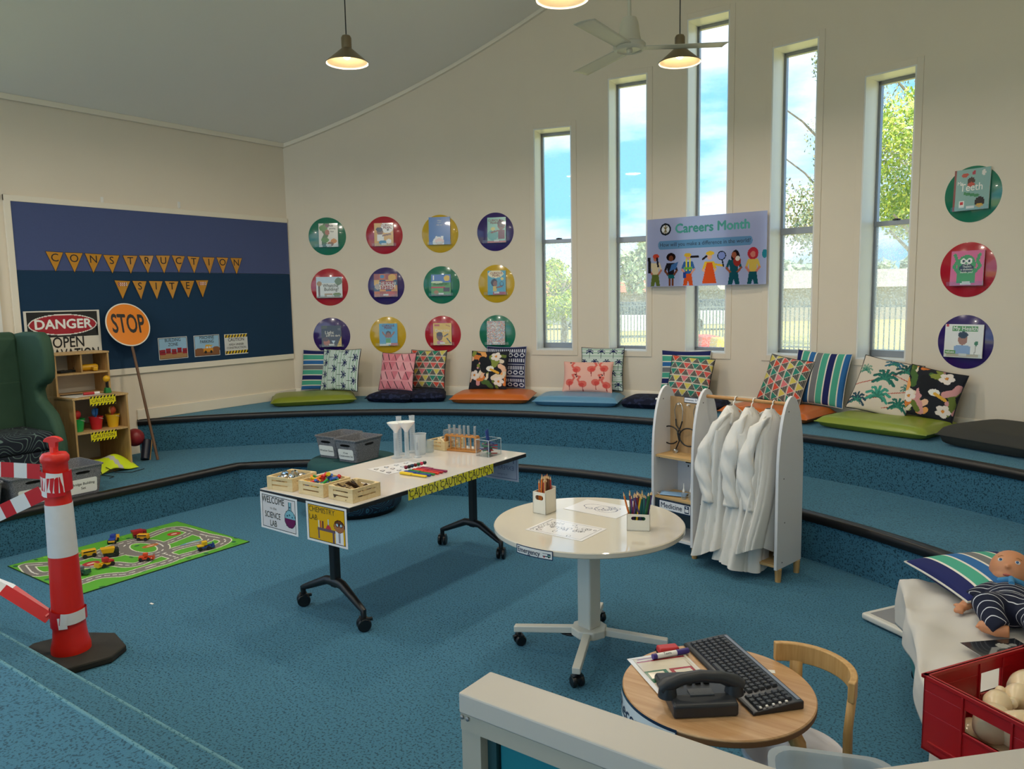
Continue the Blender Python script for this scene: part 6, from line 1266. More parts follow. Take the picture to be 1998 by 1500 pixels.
# pencils
def pencil_box(pl, pr, depth, label, n, tall, seed, zbox, tilt_, cols):
    a = at(*pl, ZR); b = at(*pr, ZR); d = (b - a).normalized(); wd = (b - a).length; rz = math.atan2(d.y, d.x); c = (a + b) / 2 + Vector((-d.y, d.x, 0)) * depth / 2
    t = thing('pencil_box', label, 'pencil box', (c.x, c.y, ZR), rz, 'white pencil boxes'); x, y = wd / 2, depth / 2; m_ = mat('white plastic box', '#e6e0d0', .4)
    # front with oval hole
    mb = MB(); h = zbox; hz0, hz1 = h * .64, h * .86; hx = x * .62
    mb.box(-x, x, -y, -y + .003, 0, hz0); mb.box(-x, x, -y, -y + .003, hz1, h); mb.box(-x, -hx, -y, -y + .003, hz0, hz1); mb.box(hx, x, -y, -y + .003, hz0, hz1)
    for sx in (-1, 1):
        for (z_, s2) in ((hz0, 1), (hz1, -1)): rr = (hz1 - hz0) / 2; P_ = [(sx * hx, z_)] + [(sx * (hx - rr) + sx * rr * math.cos(u_), (hz0 + hz1) / 2 - s2 * rr * math.sin(u_)) for u_ in [0, .4, .8, 1.2, PI / 2]]; mb.prism([(p, q) for p, q in P_], y - .003, y, Matrix.Rotation(PI / 2, 4, 'X'))
    mb.box(-x, x, y - .003, y, 0, h * 1.18); mb.box(-x, -x + .003, -y, y, 0, h); mb.box(x - .003, x, -y, y, 0, h * 1.1); mb.box(-x, x, -y, y, 0, .003); mb.build('box', m_, t)
    rnd = random.Random(seed)
    for k in range(n):
        cn, col = cols[rnd.randrange(len(cols))]; q = Matrix.Rotation(rz, 3, 'Z') @ Vector((rnd.uniform(-1, 1) * (x - .014), rnd.uniform(-1, 1) * (y - .014), 0)); u = thing('colouring_pencil', '%s colouring pencil in the %s' % (cn, 'left white box' if seed == 1 else 'right white box'), 'pencil', (c.x + q.x, c.y + q.y, ZR + .004), rz, 'colouring pencils in the %s box' % ('left' if seed == 1 else 'right'))
        lx_ = q.x * 0; u.rotation_euler = (rnd.uniform(-tilt_, tilt_), rnd.uniform(-tilt_, tilt_) * .9, 0); L = tall * rnd.uniform(.88, 1.0); mb = MB(); mb.cyl((0, 0, 0), (0, 0, L - .018), .0042, n=6); mb.build('barrel', mat('pencil ' + cn, col, .35), u); mb = MB(); mb.cyl((0, 0, L - .018), (0, 0, L - .005), .0042, .0014, 6); mb.build('wood_cone', mat('pencil wood', '#d8b88a', .6), u); mb = MB(); mb.cyl((0, 0, L - .006), (0, 0, L), .0015, .0004, 6); mb.build('tip', mat('pencil ' + cn, col, .35), u)
WARM = [('maroon', '#7a2a30'), ('yellow', '#e0b020'), ('orange', '#d8742a'), ('brown', '#6a4028'), ('red', '#b83a30'), ('tan', '#c09060')]
COOL = [('purple', '#4a3a6a'), ('green', '#2a6a44'), ('brown', '#6a4030'), ('orange', '#d8702a'), ('violet', '#5a3a78'), ('maroon', '#6a2a34'), ('yellow', '#e0b020'), ('teal', '#1f6a6a')]
pencil_box((1040, 1000), (1065, 1005), .085, 'white box of warm coloured pencils at the back of the round table', 24, .18, 1, .105, .03, WARM)
pencil_box((1223, 1035), (1268, 1037), .07, 'white box of splayed coloured pencils on the right of the round table', 26, .17, 2, .075, .22, COOL)
def colouring(pts, label, seed):
    P = [at(*p, ZR) for p in pts]; c = sum(P, Vector()) / 4; d = (P[2] - P[1]).normalized(); t = thing('colouring_sheet', label, 'paper', (c.x, c.y, ZR + .0002), math.atan2(d.y, d.x), 'colouring sheets'); cv = Canvas(110, 78, '#e9e7e8'); rnd = random.Random(seed)
    if seed == 1:
        cv.rect(.05, .06, .95, .94, '#8a8a94').rect(.06, .075, .94, .925, '#e9e7e8')
        for k in range(42): cv.ring(rnd.uniform(.1, .9), rnd.uniform(.14, .86), rnd.uniform(.02, .05), rnd.uniform(.03, .07), .010, '#55555f')
    else:
        cv.ring(.42, .55, .26, .2, .014, '#6a6c8a'); cv.ring(.6, .5, .2, .24, .014, '#6a6c8a')
        for k in range(9): cv.ring(rnd.uniform(.3, .75), rnd.uniform(.35, .7), .06, .08, .012, '#6a6c8a')
    panel('sheet', cv, .297, .21, m_gloss, t, T0(0, 0, .0012), back=.001)
colouring([(1027, 1034), (1080.8, 1012), (1179.4, 1031), (1132, 1056)], 'detailed colouring sheet nearest the Emergency sign', 1); colouring([(1113, 994), (1148, 976), (1226, 990), (1205, 1011)], 'colouring sheet between the two pencil boxes', 2)
# ================================================================== dress-up stand
s_dir = Vector((math.cos(math.radians(-11.9)), math.sin(math.radians(-11.9)), 0)); s_rz = math.radians(-11.9)
s_org = Vector((1.489, 3.28, 0)) - s_dir * .867
t = thing('dress_up_stand', 'white arched dress-up stand with shelves and clothes rail', 'stand', s_org, s_rz)
m_mel = mat('white melamine board', '#dcdcde', .4); LS = .867; MS = .302; DP = .285
def arch(n=18):
    pts = [(0, .075), (DP, .075), (DP, .60)]
    for k in range(n + 1): a = PI * k / n; pts.append((DP / 2 + DP / 2 * math.cos(a), .60 + .465 * math.sin(a) ** .9))
    return pts[:3] + pts[4:-1] + [(0, .60)]
for x in (0, MS, LS):
    mb = MB(); mb.prism(arch(), -.009, .009, T0(x, 0, 0) @ Matrix.Rotation(PI / 2, 4, 'Z') @ Matrix.Rotation(PI / 2, 4, 'X')); mb.build('end_panel', m_mel, t, bevel=.002)
    for y in (.035, DP - .035): mb = MB(); mb.cyl((x, y, 0), (x, y, .076), .017, .02, 14); mb.build('leg', m_birch_v, t, smooth=40)
    mb = MB()
    for (y, z) in ((.1, .98), (.06, .60), (.08, .34), (.06, .11)):
        for sx in (-.0095, .0095): mb.cyl((x + sx - .0004, y, z), (x + sx + .0004, y, z), .004, n=8)
    mb.build('screw_cap', m_blk, t)
mb = MB(); mb.box(.009, MS - .009, DP * .62, DP * .62 + .008, .62, .99); mb.build('peg_board', wood('tan board', '#a8865a', '#b8966a', 4, .5, 2), t)
mb = MB(); mb.box(.009, MS - .009, .02, DP * .66, .612, .626); mb.build('shelf', m_birch, t)
mb = MB(); mb.box(.009, MS - .009, .015, DP * .8, .345, .357); mb.build('shelf', m_birch, t)
mb = MB(); mb.box(.009, MS - .009, .016, .024, .19, .344); mb.build('front_panel', mat('dark navy board', '#16242e', .5), t)
mb = MB(); mb.box(.009, MS - .009, .01, DP - .01, .085, .10); mb.box(.009, .15, DP - .02, DP - .012, .10, .61); mb.build('bottom_board', m_mel, t)
mb = MB(); mb.box(.07, .11, DP - .022, DP - .020, .54, .60); mb.box(.088, .096, DP - .022, DP - .020, .515, .528); mb.build('cut_out', mat('dark slot', '#0c0c0d', .9), t)
mb = MB(); mb.box(MS + .009, LS - .009, .01, DP - .01, .085, .10); mb.build('bottom_board', m_birch, t)
mb = MB(); mb.cyl((MS, DP / 2, 1.017), (LS, DP / 2, 1.017), .011, n=16); mb.build('hanging_rail', wood('rail wood', '#b07c44', '#c08f56', 5, .5, 0), t, smooth=40)
for (x, z) in ((-.015, .98), (-.014, .78), (-.014, .62), (-.014, .46)): mb = MB(); mb.sphere((x, .06, z), .008, n=10, m_=6); mb.build('side_knob', m_mel, t, smooth=60)
for x in (.085, .155, .225): mb = MB(); mb.cyl((x, DP * .62, .945), (x, DP * .62 - .022, .945), .006, n=10); mb.build('peg', m_white, t)
SM = Matrix.Translation(s_org) @ Matrix.Rotation(s_rz, 4, 'Z')
def sthing(name, label, cat, x, y, z, group=None, rz=0): p = SM @ Vector((x, y, z)); return thing(name, label, cat, p, s_rz + rz, group)
def sign_on(name, label, x, y, z, wd, ht, word, size, pic=None):
    u = thing(name, label, 'sign'); place(u, SM @ T0(x, y, z) @ Matrix.Rotation(PI / 2, 4, 'X')); cv = Canvas(60, 18, '#22304a'); cv.rect(.03, .1, .97, .9, '#e6e6ea')
    if pic: cv.rect(.80, .16, .93, .84, '#22304a').rect(.82, .3, .91, .55, '#e6e6ea').ell(.865, .7, .03, .09, '#c8ccd4')
    else: cv.ring(.86, .55, .06, .2, .03, '#3a4660')
    panel('card', cv, wd, ht, m_gloss, u, back=.001); txt(word, size, mat('ink navy', '#1e2c48', .5), u, TR(-.1 * wd, 0, .0008), sx=.95, bold=.008)
sign_on('stethoscope_sign', 'small Stethoscopes sign at the top of the peg board', .17, DP * .62 - .003, .975, .105, .036, 'stethoscopes', .013)
sign_on('medicine_sign', 'Medicine sign with pill bottle on the stand shelf', .165, .012, .305, .25, .072, 'Medicine', .048, True)
def stetho(x0, label, seed):
    u = sthing('stethoscope', label, 'stethoscope', x0, DP * .62 - .014, .945, 'stethoscopes on the peg board'); rnd = random.Random(seed)
    mb = MB(); mb.tube([(-.028, 0, -.10), (-.034, -.004, -.04), (-.02, -.004, .0), (0, -.004, .012), (.018, -.004, .0), (.030, -.004, -.04), (.022, 0, -.11)], .003, 8); mb.build('ear_tubes', mat('chrome', '#c8c8c4', .2, 1.0), u, smooth=60)
    mb = MB(); P = [(-.028, 0, -.10), (-.02, -.006, -.14), (.015, -.012, -.17), (.02, -.02, -.20)]
    loop = [(-.055 + .07 * math.cos(a) * (1.0), -.025, -.205 + .058 * math.sin(a)) for a in [PI * .05 + 2 * PI * k / 24 for k in range(22)]]
    mb.tube(P + loop, .0045, 8); P2 = [(.022, 0, -.11), (.012, -.004, -.15), (-.005, -.012, -.19), (.01, -.014, -.24), (-.012, -.016, -.29)]; mb.tube(P2, .0045, 8); mb.build('rubber_tube', mat('black rubber tube', '#131316', .35), u, smooth=60)
    mb = MB(); mb.lathe([(0, -.006), (.018, -.006), (.02, 0), (.012, .008), (.006, .016), (0, .018)], 18, M=T0(-.016, -.018, -.305) @ Matrix.Rotation(.9, 4, 'X')); mb.build('chest_piece', mat('chrome', '#c8c8c4', .2, 1.0), u, smooth=40)
stetho(.09, 'black stethoscope hanging on the left peg', 1); stetho(.235, 'black stethoscope hanging on the right peg', 2)
u = sthing('face_mask', 'pale blue face mask on the stand shelf', 'face mask', .10, .10, .3575, rz=.35); mb = MB(); mb.grid(lambda a, b: Vector((-.085 + .17 * a, -.045 + .09 * b, .006 + .010 * math.sin(PI * b) + .002 * math.sin(20 * b))), 10, 14); mb.build('pleats', mat('pale blue mask', '#8fb4d8', .8), u, smooth=60, solid=.002); mb = MB(); mb.tube([(-.085, -.04, .006), (-.11, -.02, .012), (-.11, .02, .012), (-.085, .04, .006)], .0015, 5); mb.tube([(.085, -.04, .006), (.11, -.02, .012), (.11, .02, .012), (.085, .04, .006)], .0015, 5); mb.build('ear_loop', m_white, u)
for k, (x, y) in enumerate(((.20, .06), (.235, .085), (.262, .06))):
    u = sthing('dropper_bottle', ['clear dropper bottle at the left on the stand shelf', 'clear dropper bottle at the back on the stand shelf', 'clear dropper bottle at the right on the stand shelf'][k], 'bottle', x, y, .3572, 'dropper bottles'); mb = MB(); mb.lathe([(0, 0), (.015, 0), (.015, .035), (.006, .045), (.006, .052), (0, .052)], 16); mb.build('bottle', m_milk2, u, smooth=40); mb = MB(); mb.lathe([(.008, .046), (.008, .058), (.003, .066), (.002, .10), (0, .101)], 12); mb.build('nozzle', m_white, u, smooth=40)
# ---- lab coats on hangers
m_coat = mat('white cotton', '#e2dfd9', .9, noise=.03, nscale=12, bump=.15, bscale=500)
def coat(x, label, hem, spread, lean, seed, w=1.0, sleeve_dx=-.03):
    rnd = random.Random(seed); u = sthing('lab_coat', label, 'lab coat', x, DP / 2 - .03, 0, 'white lab coats on the rail'); ph = [rnd.uniform(0, 6.3) for _ in range(6)]
    mb = MB(); nu, nv = 120, 60
    def crease(v): return (abs(math.sin(v)) ** .6) * 2 - 1.2
    def g(a, b):
        th = 2 * PI * a; k = b
        z = .985 - (.985 - hem) * k
        if k < .07: q = k / .07; rx, ry = .020 + .028 * q, .030 + .105 * q ** .7
        else: q = (k - .07) / .93; rx = .048 + .062 * q ** 1.2 * spread * w; ry = .135 + .035 * q
        amp = min(1, k * 2.2) * (.05 + .15 * k)
        f = 1 + amp * (.8 * crease(2.5 * th + ph[0] + .9 * math.sin(2.2 * k + ph[3])) + .45 * crease(4.5 * th + ph[1] + 2.2 * k) + .22 * math.sin(11 * th + ph[2] + 5 * k))
        cx = lean * k + .016 * math.sin(4.3 * k + ph[3]); cy = -.055 * k + .015 * math.sin(5 * k + ph[4])
        zz = z + (.05 * math.sin(th + ph[5]) + .028 * math.sin(2 * th + ph[1])) * max(0, k - .65) / .35
        if k < .16: zz -= .085 * abs(math.sin(th)) ** 1.5 * min(1, k / .07) * (1 - max(0, k - .07) / .09 * 1.0)
        return Vector((cx + rx * f * math.cos(th), cy + ry * f * math.sin(th), zz))
    mb.grid(g, nu, nv, closed_u=True); mb.build('body', m_coat, u, smooth=70)
    for s_ in (-1, 1):
        mb = MB(); n1, n2 = 26, 36
        def sl(a, b):
            th = 2 * PI * a; k = b; sw = .052 - .014 * k + .006 * math.sin(9 * k + seed); fl = .030 - .006 * k
            bx = (lean * .5 * k + sleeve_dx * math.sin(PI * min(1, k * 1.1)) * 1.3 - .016); by = s_ * (.095 + .062 * min(1, k * 3.2) ** .8) - .025 * k; bz = .918 - .50 * k - .02 * math.sin(3 * k)
            w_ = .004 * crease(3 * th + 14 * k + seed) + .004 * math.sin(22 * k + 2 * th + seed)
            return Vector((bx + (sw + w_) * math.cos(th), by + s_ * (fl + w_) * math.sin(th), bz + .035 * math.cos(th) * (1 if sleeve_dx < 0 else -1) * (1 - k)))
        mb.grid(sl, n1, n2, closed_u=True); mb.build('sleeve', m_coat, u, smooth=70, solid=.003)
    mb = MB(); mb.grid(lambda a, b: Vector((-.034 + .068 * a, -.042 - .030 * b - .01 * math.sin(PI * a), .972 - .085 * b + .012 * math.cos(PI * (a - .5)) - .03 * abs(a - .5))), 8, 5); mb.build('collar', m_coat, u, smooth=70, solid=.003)
    h = sthing('coat_hanger', 'white coat hanger holding the ' + label, 'hanger', x, DP / 2 - .03, 0, 'coat hangers'); mb = MB(); hk = [(0, .03 + .017 * math.cos(a) - .0, 1.017 + .015 * math.sin(a)) for a in [-.6 + 4.2 * k / 12 for k in range(13)]]
    mb.tube([(0, 0, .985), (0, .0, 1.0)] + hk[::-1], .0035, 6); mb.build('hook', m_white, h, smooth=60); mb = MB(); mb.tube([(0, -.11, .925), (0, 0, .985), (0, .11, .925)], .004, 6); mb.build('shoulder_bar', m_white, h, smooth=60)
coat(.515, 'left white lab coat with wide hem', .14, 1.1, -.07, 3, 1.1, -.05); coat(.635, 'middle white lab coat hanging lowest', .09, 1.15, .0, 5, 1.15, -.02); coat(.762, 'right white lab coat beside the end panel', .15, .5, -.02, 9, .6, -.03)
# ================================================================== reception table
rc2 = Vector((1.985, 1.075, 0)); Z5 = .5; R5 = .277
m_ply = wood('plywood top', '#b58a5e', '#cba57c', 3.5, .35, 0); m_plye = mat('dark ply edge', '#7a5230', .5); m_bent = wood('bentwood birch', '#b98d50', '#d0a76c', 5, .45, 2)
t = thing('plywood_table', 'small round plywood table used as the reception desk', 'table', rc2)
mb = MB(); mb.lathe([(0, Z5), (R5 - .003, Z5), (R5, Z5 - .003), (R5, Z5 - .006)], 72); mb.build('table_top', m_ply, t, smooth=30); mb = MB(); mb.lathe([(R5, Z5 - .006), (R5, Z5 - .020), (R5 - .003, Z5 - .023), (0, Z5 - .023)], 72); mb.build('edge', m_plye, t, smooth=30)
def bent_leg(a, r, ztop, name, t, c=(0, 0)):
    mb = MB(); n = Vector((math.cos(a), math.sin(a), 0)); q = Vector((-n.y, n.x, 0)); path = [(r - .13, ztop - .011), (r - .06, ztop - .011), (r - .025, ztop - .02), (r - .008, ztop - .045), (r - .003, ztop - .08), (r + .004, 0)]
    v = []
    for (rr, z) in path:
        for s_ in (-.02, .02): v.append(Vector((c[0], c[1], 0)) + n * rr + q * s_ + Vector((0, 0, z)))
    k = len(path); mb.add(v, [(2 * i, 2 * i + 1, 2 * i + 3, 2 * i + 2) for i in range(k - 1)]); return mb.build(name, m_bent, t, smooth=50, solid=.022)
for a in (math.radians(-12), math.radians(78), math.radians(168), math.radians(258)): bent_leg(a, R5 - .012, Z5 - .023, 'leg', t)
# telephone
def rot2(a): return Matrix.Rotation(a, 4, 'Z')
P1, P2 = Vector((1.84, .978, 0)), Vector((1.968, .857, 0)); pdir = (P2 - P1).normalized(); prz = math.atan2(pdir.y, pdir.x); pc = Vector((1.952, .985, Z5))
m_tel = mat('dark grey telephone plastic', '#2b2e33', .4)
t = thing('desk_telephone', 'dark grey desk telephone on the plywood table', 'telephone', pc, math.atan2((at(1452, 1372, .55) - at(1325, 1378, .55)).y, (at(1452, 1372, .55) - at(1325, 1378, .55)).x))
# local x: towards handset end (away from the keypad side), local y: across
mb = MB(); mb.prism([(-.10, 0), (.10, 0), (.10, .035), (.06, .042), (-.09, .022), (-.10, .014)], -.08, .08, Matrix.Rotation(PI / 2, 4, 'X') ); mb.build('body', m_tel, t, bevel=.007, seg=3, M=rot2(-PI / 2))
mb = MB()
hs = [(-.100, .055), (-.085, .066), (-.05, .080), (0, .086), (.05, .080), (.085, .066), (.100, .055)]
mb.tube([(x, -.052, z) for x, z in hs], [.017, .019, .016, .0155, .016, .019, .017], 12); mb.build('handset', m_tel, t, smooth=50)
for x in (-.083, .083): mb = MB(); mb.cyl((x, -.052, .036), (x, -.052, .062), .024, .020, 18); mb.build('handset_cup', m_tel, t, smooth=40)
for i in range(4):
    for j in range(3): mb = MB(); mb.cbox((-.035 + i * .022, .005 + j * .021, .034 - .0075 * j * .55 + .004), (.014, .012, .012)); mb.build('key_button', m_blk, t, bevel=.002)
mb = MB(); mb.box(-.03, .03, -.066, -.036, .041, .0435); mb.build('speaker_grille', mat('grey grille', '#55585c', .6, noise=.4, nscale=400), t)
t.scale = (1.14, 1.14, 1.1)
# keyboard
kd = Vector((.323, -.288, 0)).normalized(); kc = Vector((2.012, 1.182, Z5)); t = thing('computer_keyboard', 'black computer keyboard on the plywood table', 'keyboard', kc, math.atan2(kd.y, kd.x))
m_kb = mat('black keyboard case', '#202228', .3); m_key = mat('dark key cap', '#33353a', .4); KL, KW = .222, .078
mb = MB(); mb.prism([(-KW, 0), (KW, 0), (KW, .024), (KW * .7, .024), (-KW * .9, .011), (-KW, .008)], -KL, KL, Matrix.Rotation(PI / 2, 4, 'Z') @ Matrix.Rotation(PI / 2, 4, 'X')); mb.build('case', m_kb, t, bevel=.003)
key_me = None
for r_ in range(6):
    x = -KL + .016; y0 = -KW * .78 + r_ * .0195
    while x < KL - .018:
        wk = .0165 * (2.6 if (r_ == 0 and -.06 < x < .0) else 1.0)
        if r_ == 0 and -.06 < x < .0: wk = .085
        if not (.062 < x < .072 or .124 < x < .132):
            zk = .012 + (y0 + KW * .9) / (KW * 1.6) * .0135
            if wk < .02 and key_me is not None: o = bpy.data.objects.new('key', key_me); COL.objects.link(o); o.parent = t
            else:
                mb = MB(); mb.frustum((0, 0), wk, .0165, wk - .004, .012, 0, .006); o = mb.build('key', m_key, t)
                if wk < .02: key_me = o.data
            o.location = (x + wk / 2, y0 + .008, zk)
        x += wk + .0022
mb = MB(); mb.box(-KL + .01, KL - .01, KW * .80, KW * .93, .0245, .0252); mb.build('media_strip', mat('silver trim', '#8a8f9a', .3, .5), t)
mb = MB()
for k in range(5): mb.box(KL - .012, KL - .006, -KW * .7 + k * .02, -KW * .62 + k * .02, .016 + .002 * k, .0195 + .002 * k)
mb.build('status_light', m_white, t)
# sheet, marker, eraser
cv = Canvas(84, 60, '#d9cdb8'); cv.rect(0, 0, 1, .08, '#e8e6e4').rect(0, .08, .03, 1, '#e8e6e4'); cv.rect(.13, .1, .17, .95, '#9a2a34')
cv.rect(.42, .52, .70, .92, '#a8343c').rect(.46, .58, .62, .86, '#e2d8c4').rect(.42, .08, .70, .46, '#2f6a4c').rect(.45, .13, .6, .4, '#e2d8c4').ell(.64, .27, .035, .07, '#b02a34').rect(.78, .1, .80, .95, '#b8aa94').rect(.06, .15, .08, .9, '#8a5a9a').rect(.86, .1, .88, .95, '#9a4a4c')
t = thing('order_form', 'crinkled laminated form with red and green labels on the plywood table', 'paper', (1.835, 1.080, Z5 + .001), math.radians(-40))
o = panel('sheet', cv, .235, .19, m_gloss, t, T0(0, 0, .002))
for v in o.data.vertices: v.co.z += .002 * math.sin(40 * v.co.x) * math.sin(25 * v.co.y)
pa, pb = Vector((1.755, 1.122, 0)), Vector((1.828, 1.222, 0)); d = (pb - pa).normalized(); t = thing('whiteboard_marker', 'white marker with purple cap on the plywood table', 'pen', (pa.x, pa.y, Z5 + .012), math.atan2(d.y, d.x))
mb = MB(); mb.cyl((.012, 0, 0), (.085, 0, 0), .0085, n=16); mb.build('barrel', m_white, t, smooth=40); mb = MB(); mb.cyl((0, 0, 0), (.014, 0, 0), .009, n=16); mb.build('end_plug', mat('purple cap', '#3a2a7a', .35), t, smooth=40); mb = MB(); mb.cyl((.085, 0, 0), (.128, 0, 0), .0095, n=16); mb.build('cap', mat('purple cap', '#3a2a7a', .35), t, smooth=40); txt('Texta', .012, mat('ink navy', '#1e2c48', .5), t, T0(.05, -.006, .0066) @ Matrix.Rotation(PI / 4, 4, 'X'), name='lettering')
t = thing('whiteboard_eraser', 'small red whiteboard eraser on the plywood table', 'eraser', (1.775, 1.192, Z5), .80); mb = MB(); mb.box(-.034, .034, -.018, .018, .006, .026); mb.build('body', mat('red toy plastic', '#b8252a', .4), t, bevel=.006, seg=3); mb = MB(); mb.box(-.033, .033, -.017, .017, 0, .006); mb.build('felt', mat('dark felt', '#26262a', .95), t)
t = thing('paper_sticker', 'small white paper scrap stuck on the plywood table', 'sticker', (2.085, 1.255, Z5), .4); mb = MB(); mb.box(-.014, .014, -.010, .010, 0, .0008); mb.build('sticker', m_white, t)
# reception sign
pa, pb = Vector((1.755, .903, 0)), Vector((1.905, .796, 0)); dm = ((pa + pb) / 2 - rc2); dm.z = 0; dm.normalize(); t = thing('reception_sign', 'curved Reception sign on the plywood table edge', 'sign'); place(t, frame_matrix((rc2.x + dm.x * (R5 + .004), rc2.y + dm.y * (R5 + .004), Z5 - .046), (-dm.y, dm.x, 0)))
cv = Canvas(70, 20, '#22304a'); cv.rect(.02, .08, .98, .92, '#e2e4e4').rect(.03, .1, .12, .9, '#22304a').ell(.075, .6, .03, .16, '#e2e4e4').rect(.055, .15, .095, .4, '#e2e4e4')
def bend5(o):
    for v in o.data.vertices: a = v.co.x / R5; z = v.co.z; v.co.x = (R5 + z) * math.sin(a); v.co.z = (R5 + z) * math.cos(a) - R5
    return o
bend5(panel('card', cv, .33, .094, m_gloss, t, run=2)); bend5(txt('Reception', .064, mat('ink navy', '#1e2c48', .5), t, TR(.015, 0, .0012), bold=.008))
# ---- child chair
cc = Vector((2.170, 1.212, 0)); t = thing('child_chair', 'small bentwood child chair with white round seat and curved back', 'chair', cc)
mb = MB(); mb.lathe([(0, .30), (.145, .30), (.15, .296), (.15, .284), (.145, .28), (0, .28)], 48); mb.build('seat', mat('white seat laminate', '#dcdae0', .15), t, smooth=35)
def rail(name, a0, a1, r, z0, z1, m_, th=.020):
    mb = MB(); n = 18; v = []
    for i in range(n + 1):
        a = a0 + (a1 - a0) * i / n
        for rr, z in ((r, z0), (r + th, z0), (r + th, z1), (r, z1)): v.append((rr * math.cos(a), rr * math.sin(a), z))
    f = [(4 * i + j, 4 * i + (j + 1) % 4, 4 * i + 4 + (j + 1) % 4, 4 * i + 4 + j) for i in range(n) for j in range(4)] + [(3, 2, 1, 0), (4 * n, 4 * n + 1, 4 * n + 2, 4 * n + 3)]
    mb.add(v, f); return mb.build(name, m_, t, bevel=.003, smooth=40)
rail('backrest', math.radians(-6), math.radians(128), .150, .500, .56, m_bent)
for a in (math.radians(2), math.radians(104)):
    mb = MB(); n_ = Vector((math.cos(a), math.sin(a), 0)); q = Vector((-n_.y, n_.x, 0)); v = []
    prof = [(.158, .505), (.150, .40), (.152, .25), (.165, .0)]
    for rr, z in prof:
        for s_ in (-.019, .019): v.append(n_ * rr + q * s_ + Vector((0, 0, z)))
    mb.add(v, [(2 * i, 2 * i + 1, 2 * i + 3, 2 * i + 2) for i in range(3)]); mb.build('back_post', m_bent, t, smooth=50, solid=.02)
    mb = MB(); mb.tube([n_ * .06 + Vector((0, 0, .268)), n_ * .11 + Vector((0, 0, .262)), n_ * .145 + Vector((0, 0, .235)), n_ * .156 + Vector((0, 0, .19))], .011, 8); mb.build('brace', m_bent, t, smooth=50)
for a in (math.radians(190), math.radians(278)): bent_leg(a, .135, .280, 'leg', t)
# ================================================================== low partition
m_part = mat('warm white partition laminate', '#bdb9b2', .4); m_partf = mat('grey partition frame', '#a7a498', .5); m_tealp = mat('teal partition panel', '#127684', .45)
t = thing('low_partition', 'low white partition with teal panels at the bottom edge', 'partition', (0, 0, Z1))
TOP = 1.0 - Z1
def seg(x0, x1, M_):
    mb = MB(); mb.box(x0, x1, -.083, .006, TOP - .036, TOP, M_); mb.build('cap', m_part, t, bevel=.003)
    mb = MB(); mb.box(x0 + .002, x1 - .002, -.081, .004, TOP - .065, TOP - .0365, M_); mb.build('cap_rail', m_partf, t)
    for xa in (x0 + .002, x1 - .042): mb = MB(); mb.box(xa, xa + .04, -.079, .002, 0, TOP - .0655, M_); mb.build('post', m_partf, t)
    mb = MB(); mb.box(x0 + .042, x0 + .060, -.06, -.01, 0, TOP - .0655, M_); mb.box(x1 - .06, x1 - .042, -.06, -.01, 0, TOP - .0655, M_); mb.build('reveal', mat('dark teal reveal', '#1f4a50', .5), t)
    mb = MB(); mb.box(x0 + .064, x1 - .064, -.052, -.02, 0.03, TOP - .066, M_); mb.build('panel', m_tealp, t)
    for x in (x0 + .006, x0 + .018, x0 + .33): mb = MB(); mb.sphere((0, 0, 0), .004, (1, .5, 1), n=10, m_=6, M=M_ @ T0(x, -.083, TOP - .042)); mb.build('screw', m_alu, t, smooth=60)
seg(1.972, 2.535, Matrix.Identity(4)); seg(.0, .62, T0(2.548, .035, 0) @ Matrix.Rotation(math.radians(46), 4, 'Z'))
for k, z in enumerate((.0, .305)):
    t = thing('storage_tub', ['clear storage tub on the floor under another tub', 'clear blue tinted storage tub with rounded rim behind the partition'][k], 'tub', (2.425, .61, z), .35, 'stacked storage tubs'); mb = MB(); lv = []
    for (sx, sy, zz) in ((.105, .125, 0), (.125, .145, .285), (.135, .155, .285), (.135, .155, .295), (.120, .140, .295), (.10, .12, .006)):
        r_ = .05
        for cx_, cy_, a0 in ((1, 1, 0), (-1, 1, PI / 2), (-1, -1, PI), (1, -1, 1.5 * PI)):
            for q in range(6): a = a0 + PI / 2 * q / 5; lv.append((cx_ * (sx - r_) + r_ * math.cos(a), cy_ * (sy - r_) + r_ * math.sin(a), zz))
    n = 24; mb.add(lv, [(i * n + j, i * n + (j + 1) % n, (i + 1) * n + (j + 1) % n, (i + 1) * n + j) for i in range(5) for j in range(n)] + [tuple(range(n - 1, -1, -1)), tuple(5 * n + j for j in range(n))]); mb.build('body', clear('blue tub plastic', '#cfe0ea', .3, .15, body=.45) if k == 0 else MC['blue tub plastic'], t, smooth=40)
# ================================================================== bed
bd = Vector((.229, -.973, 0)); bdr = Vector((.973, .229, 0)); bo = Vector((2.255, 2.575, 0)); BL, BW, BZ = 1.75, .60, .395
BM = Matrix.Identity(4)
for i in range(3): BM[i][0] = bdr[i]; BM[i][1] = -bd[i]; BM[i][2] = (0, 0, 1)[i]; BM[i][3] = bo[i]
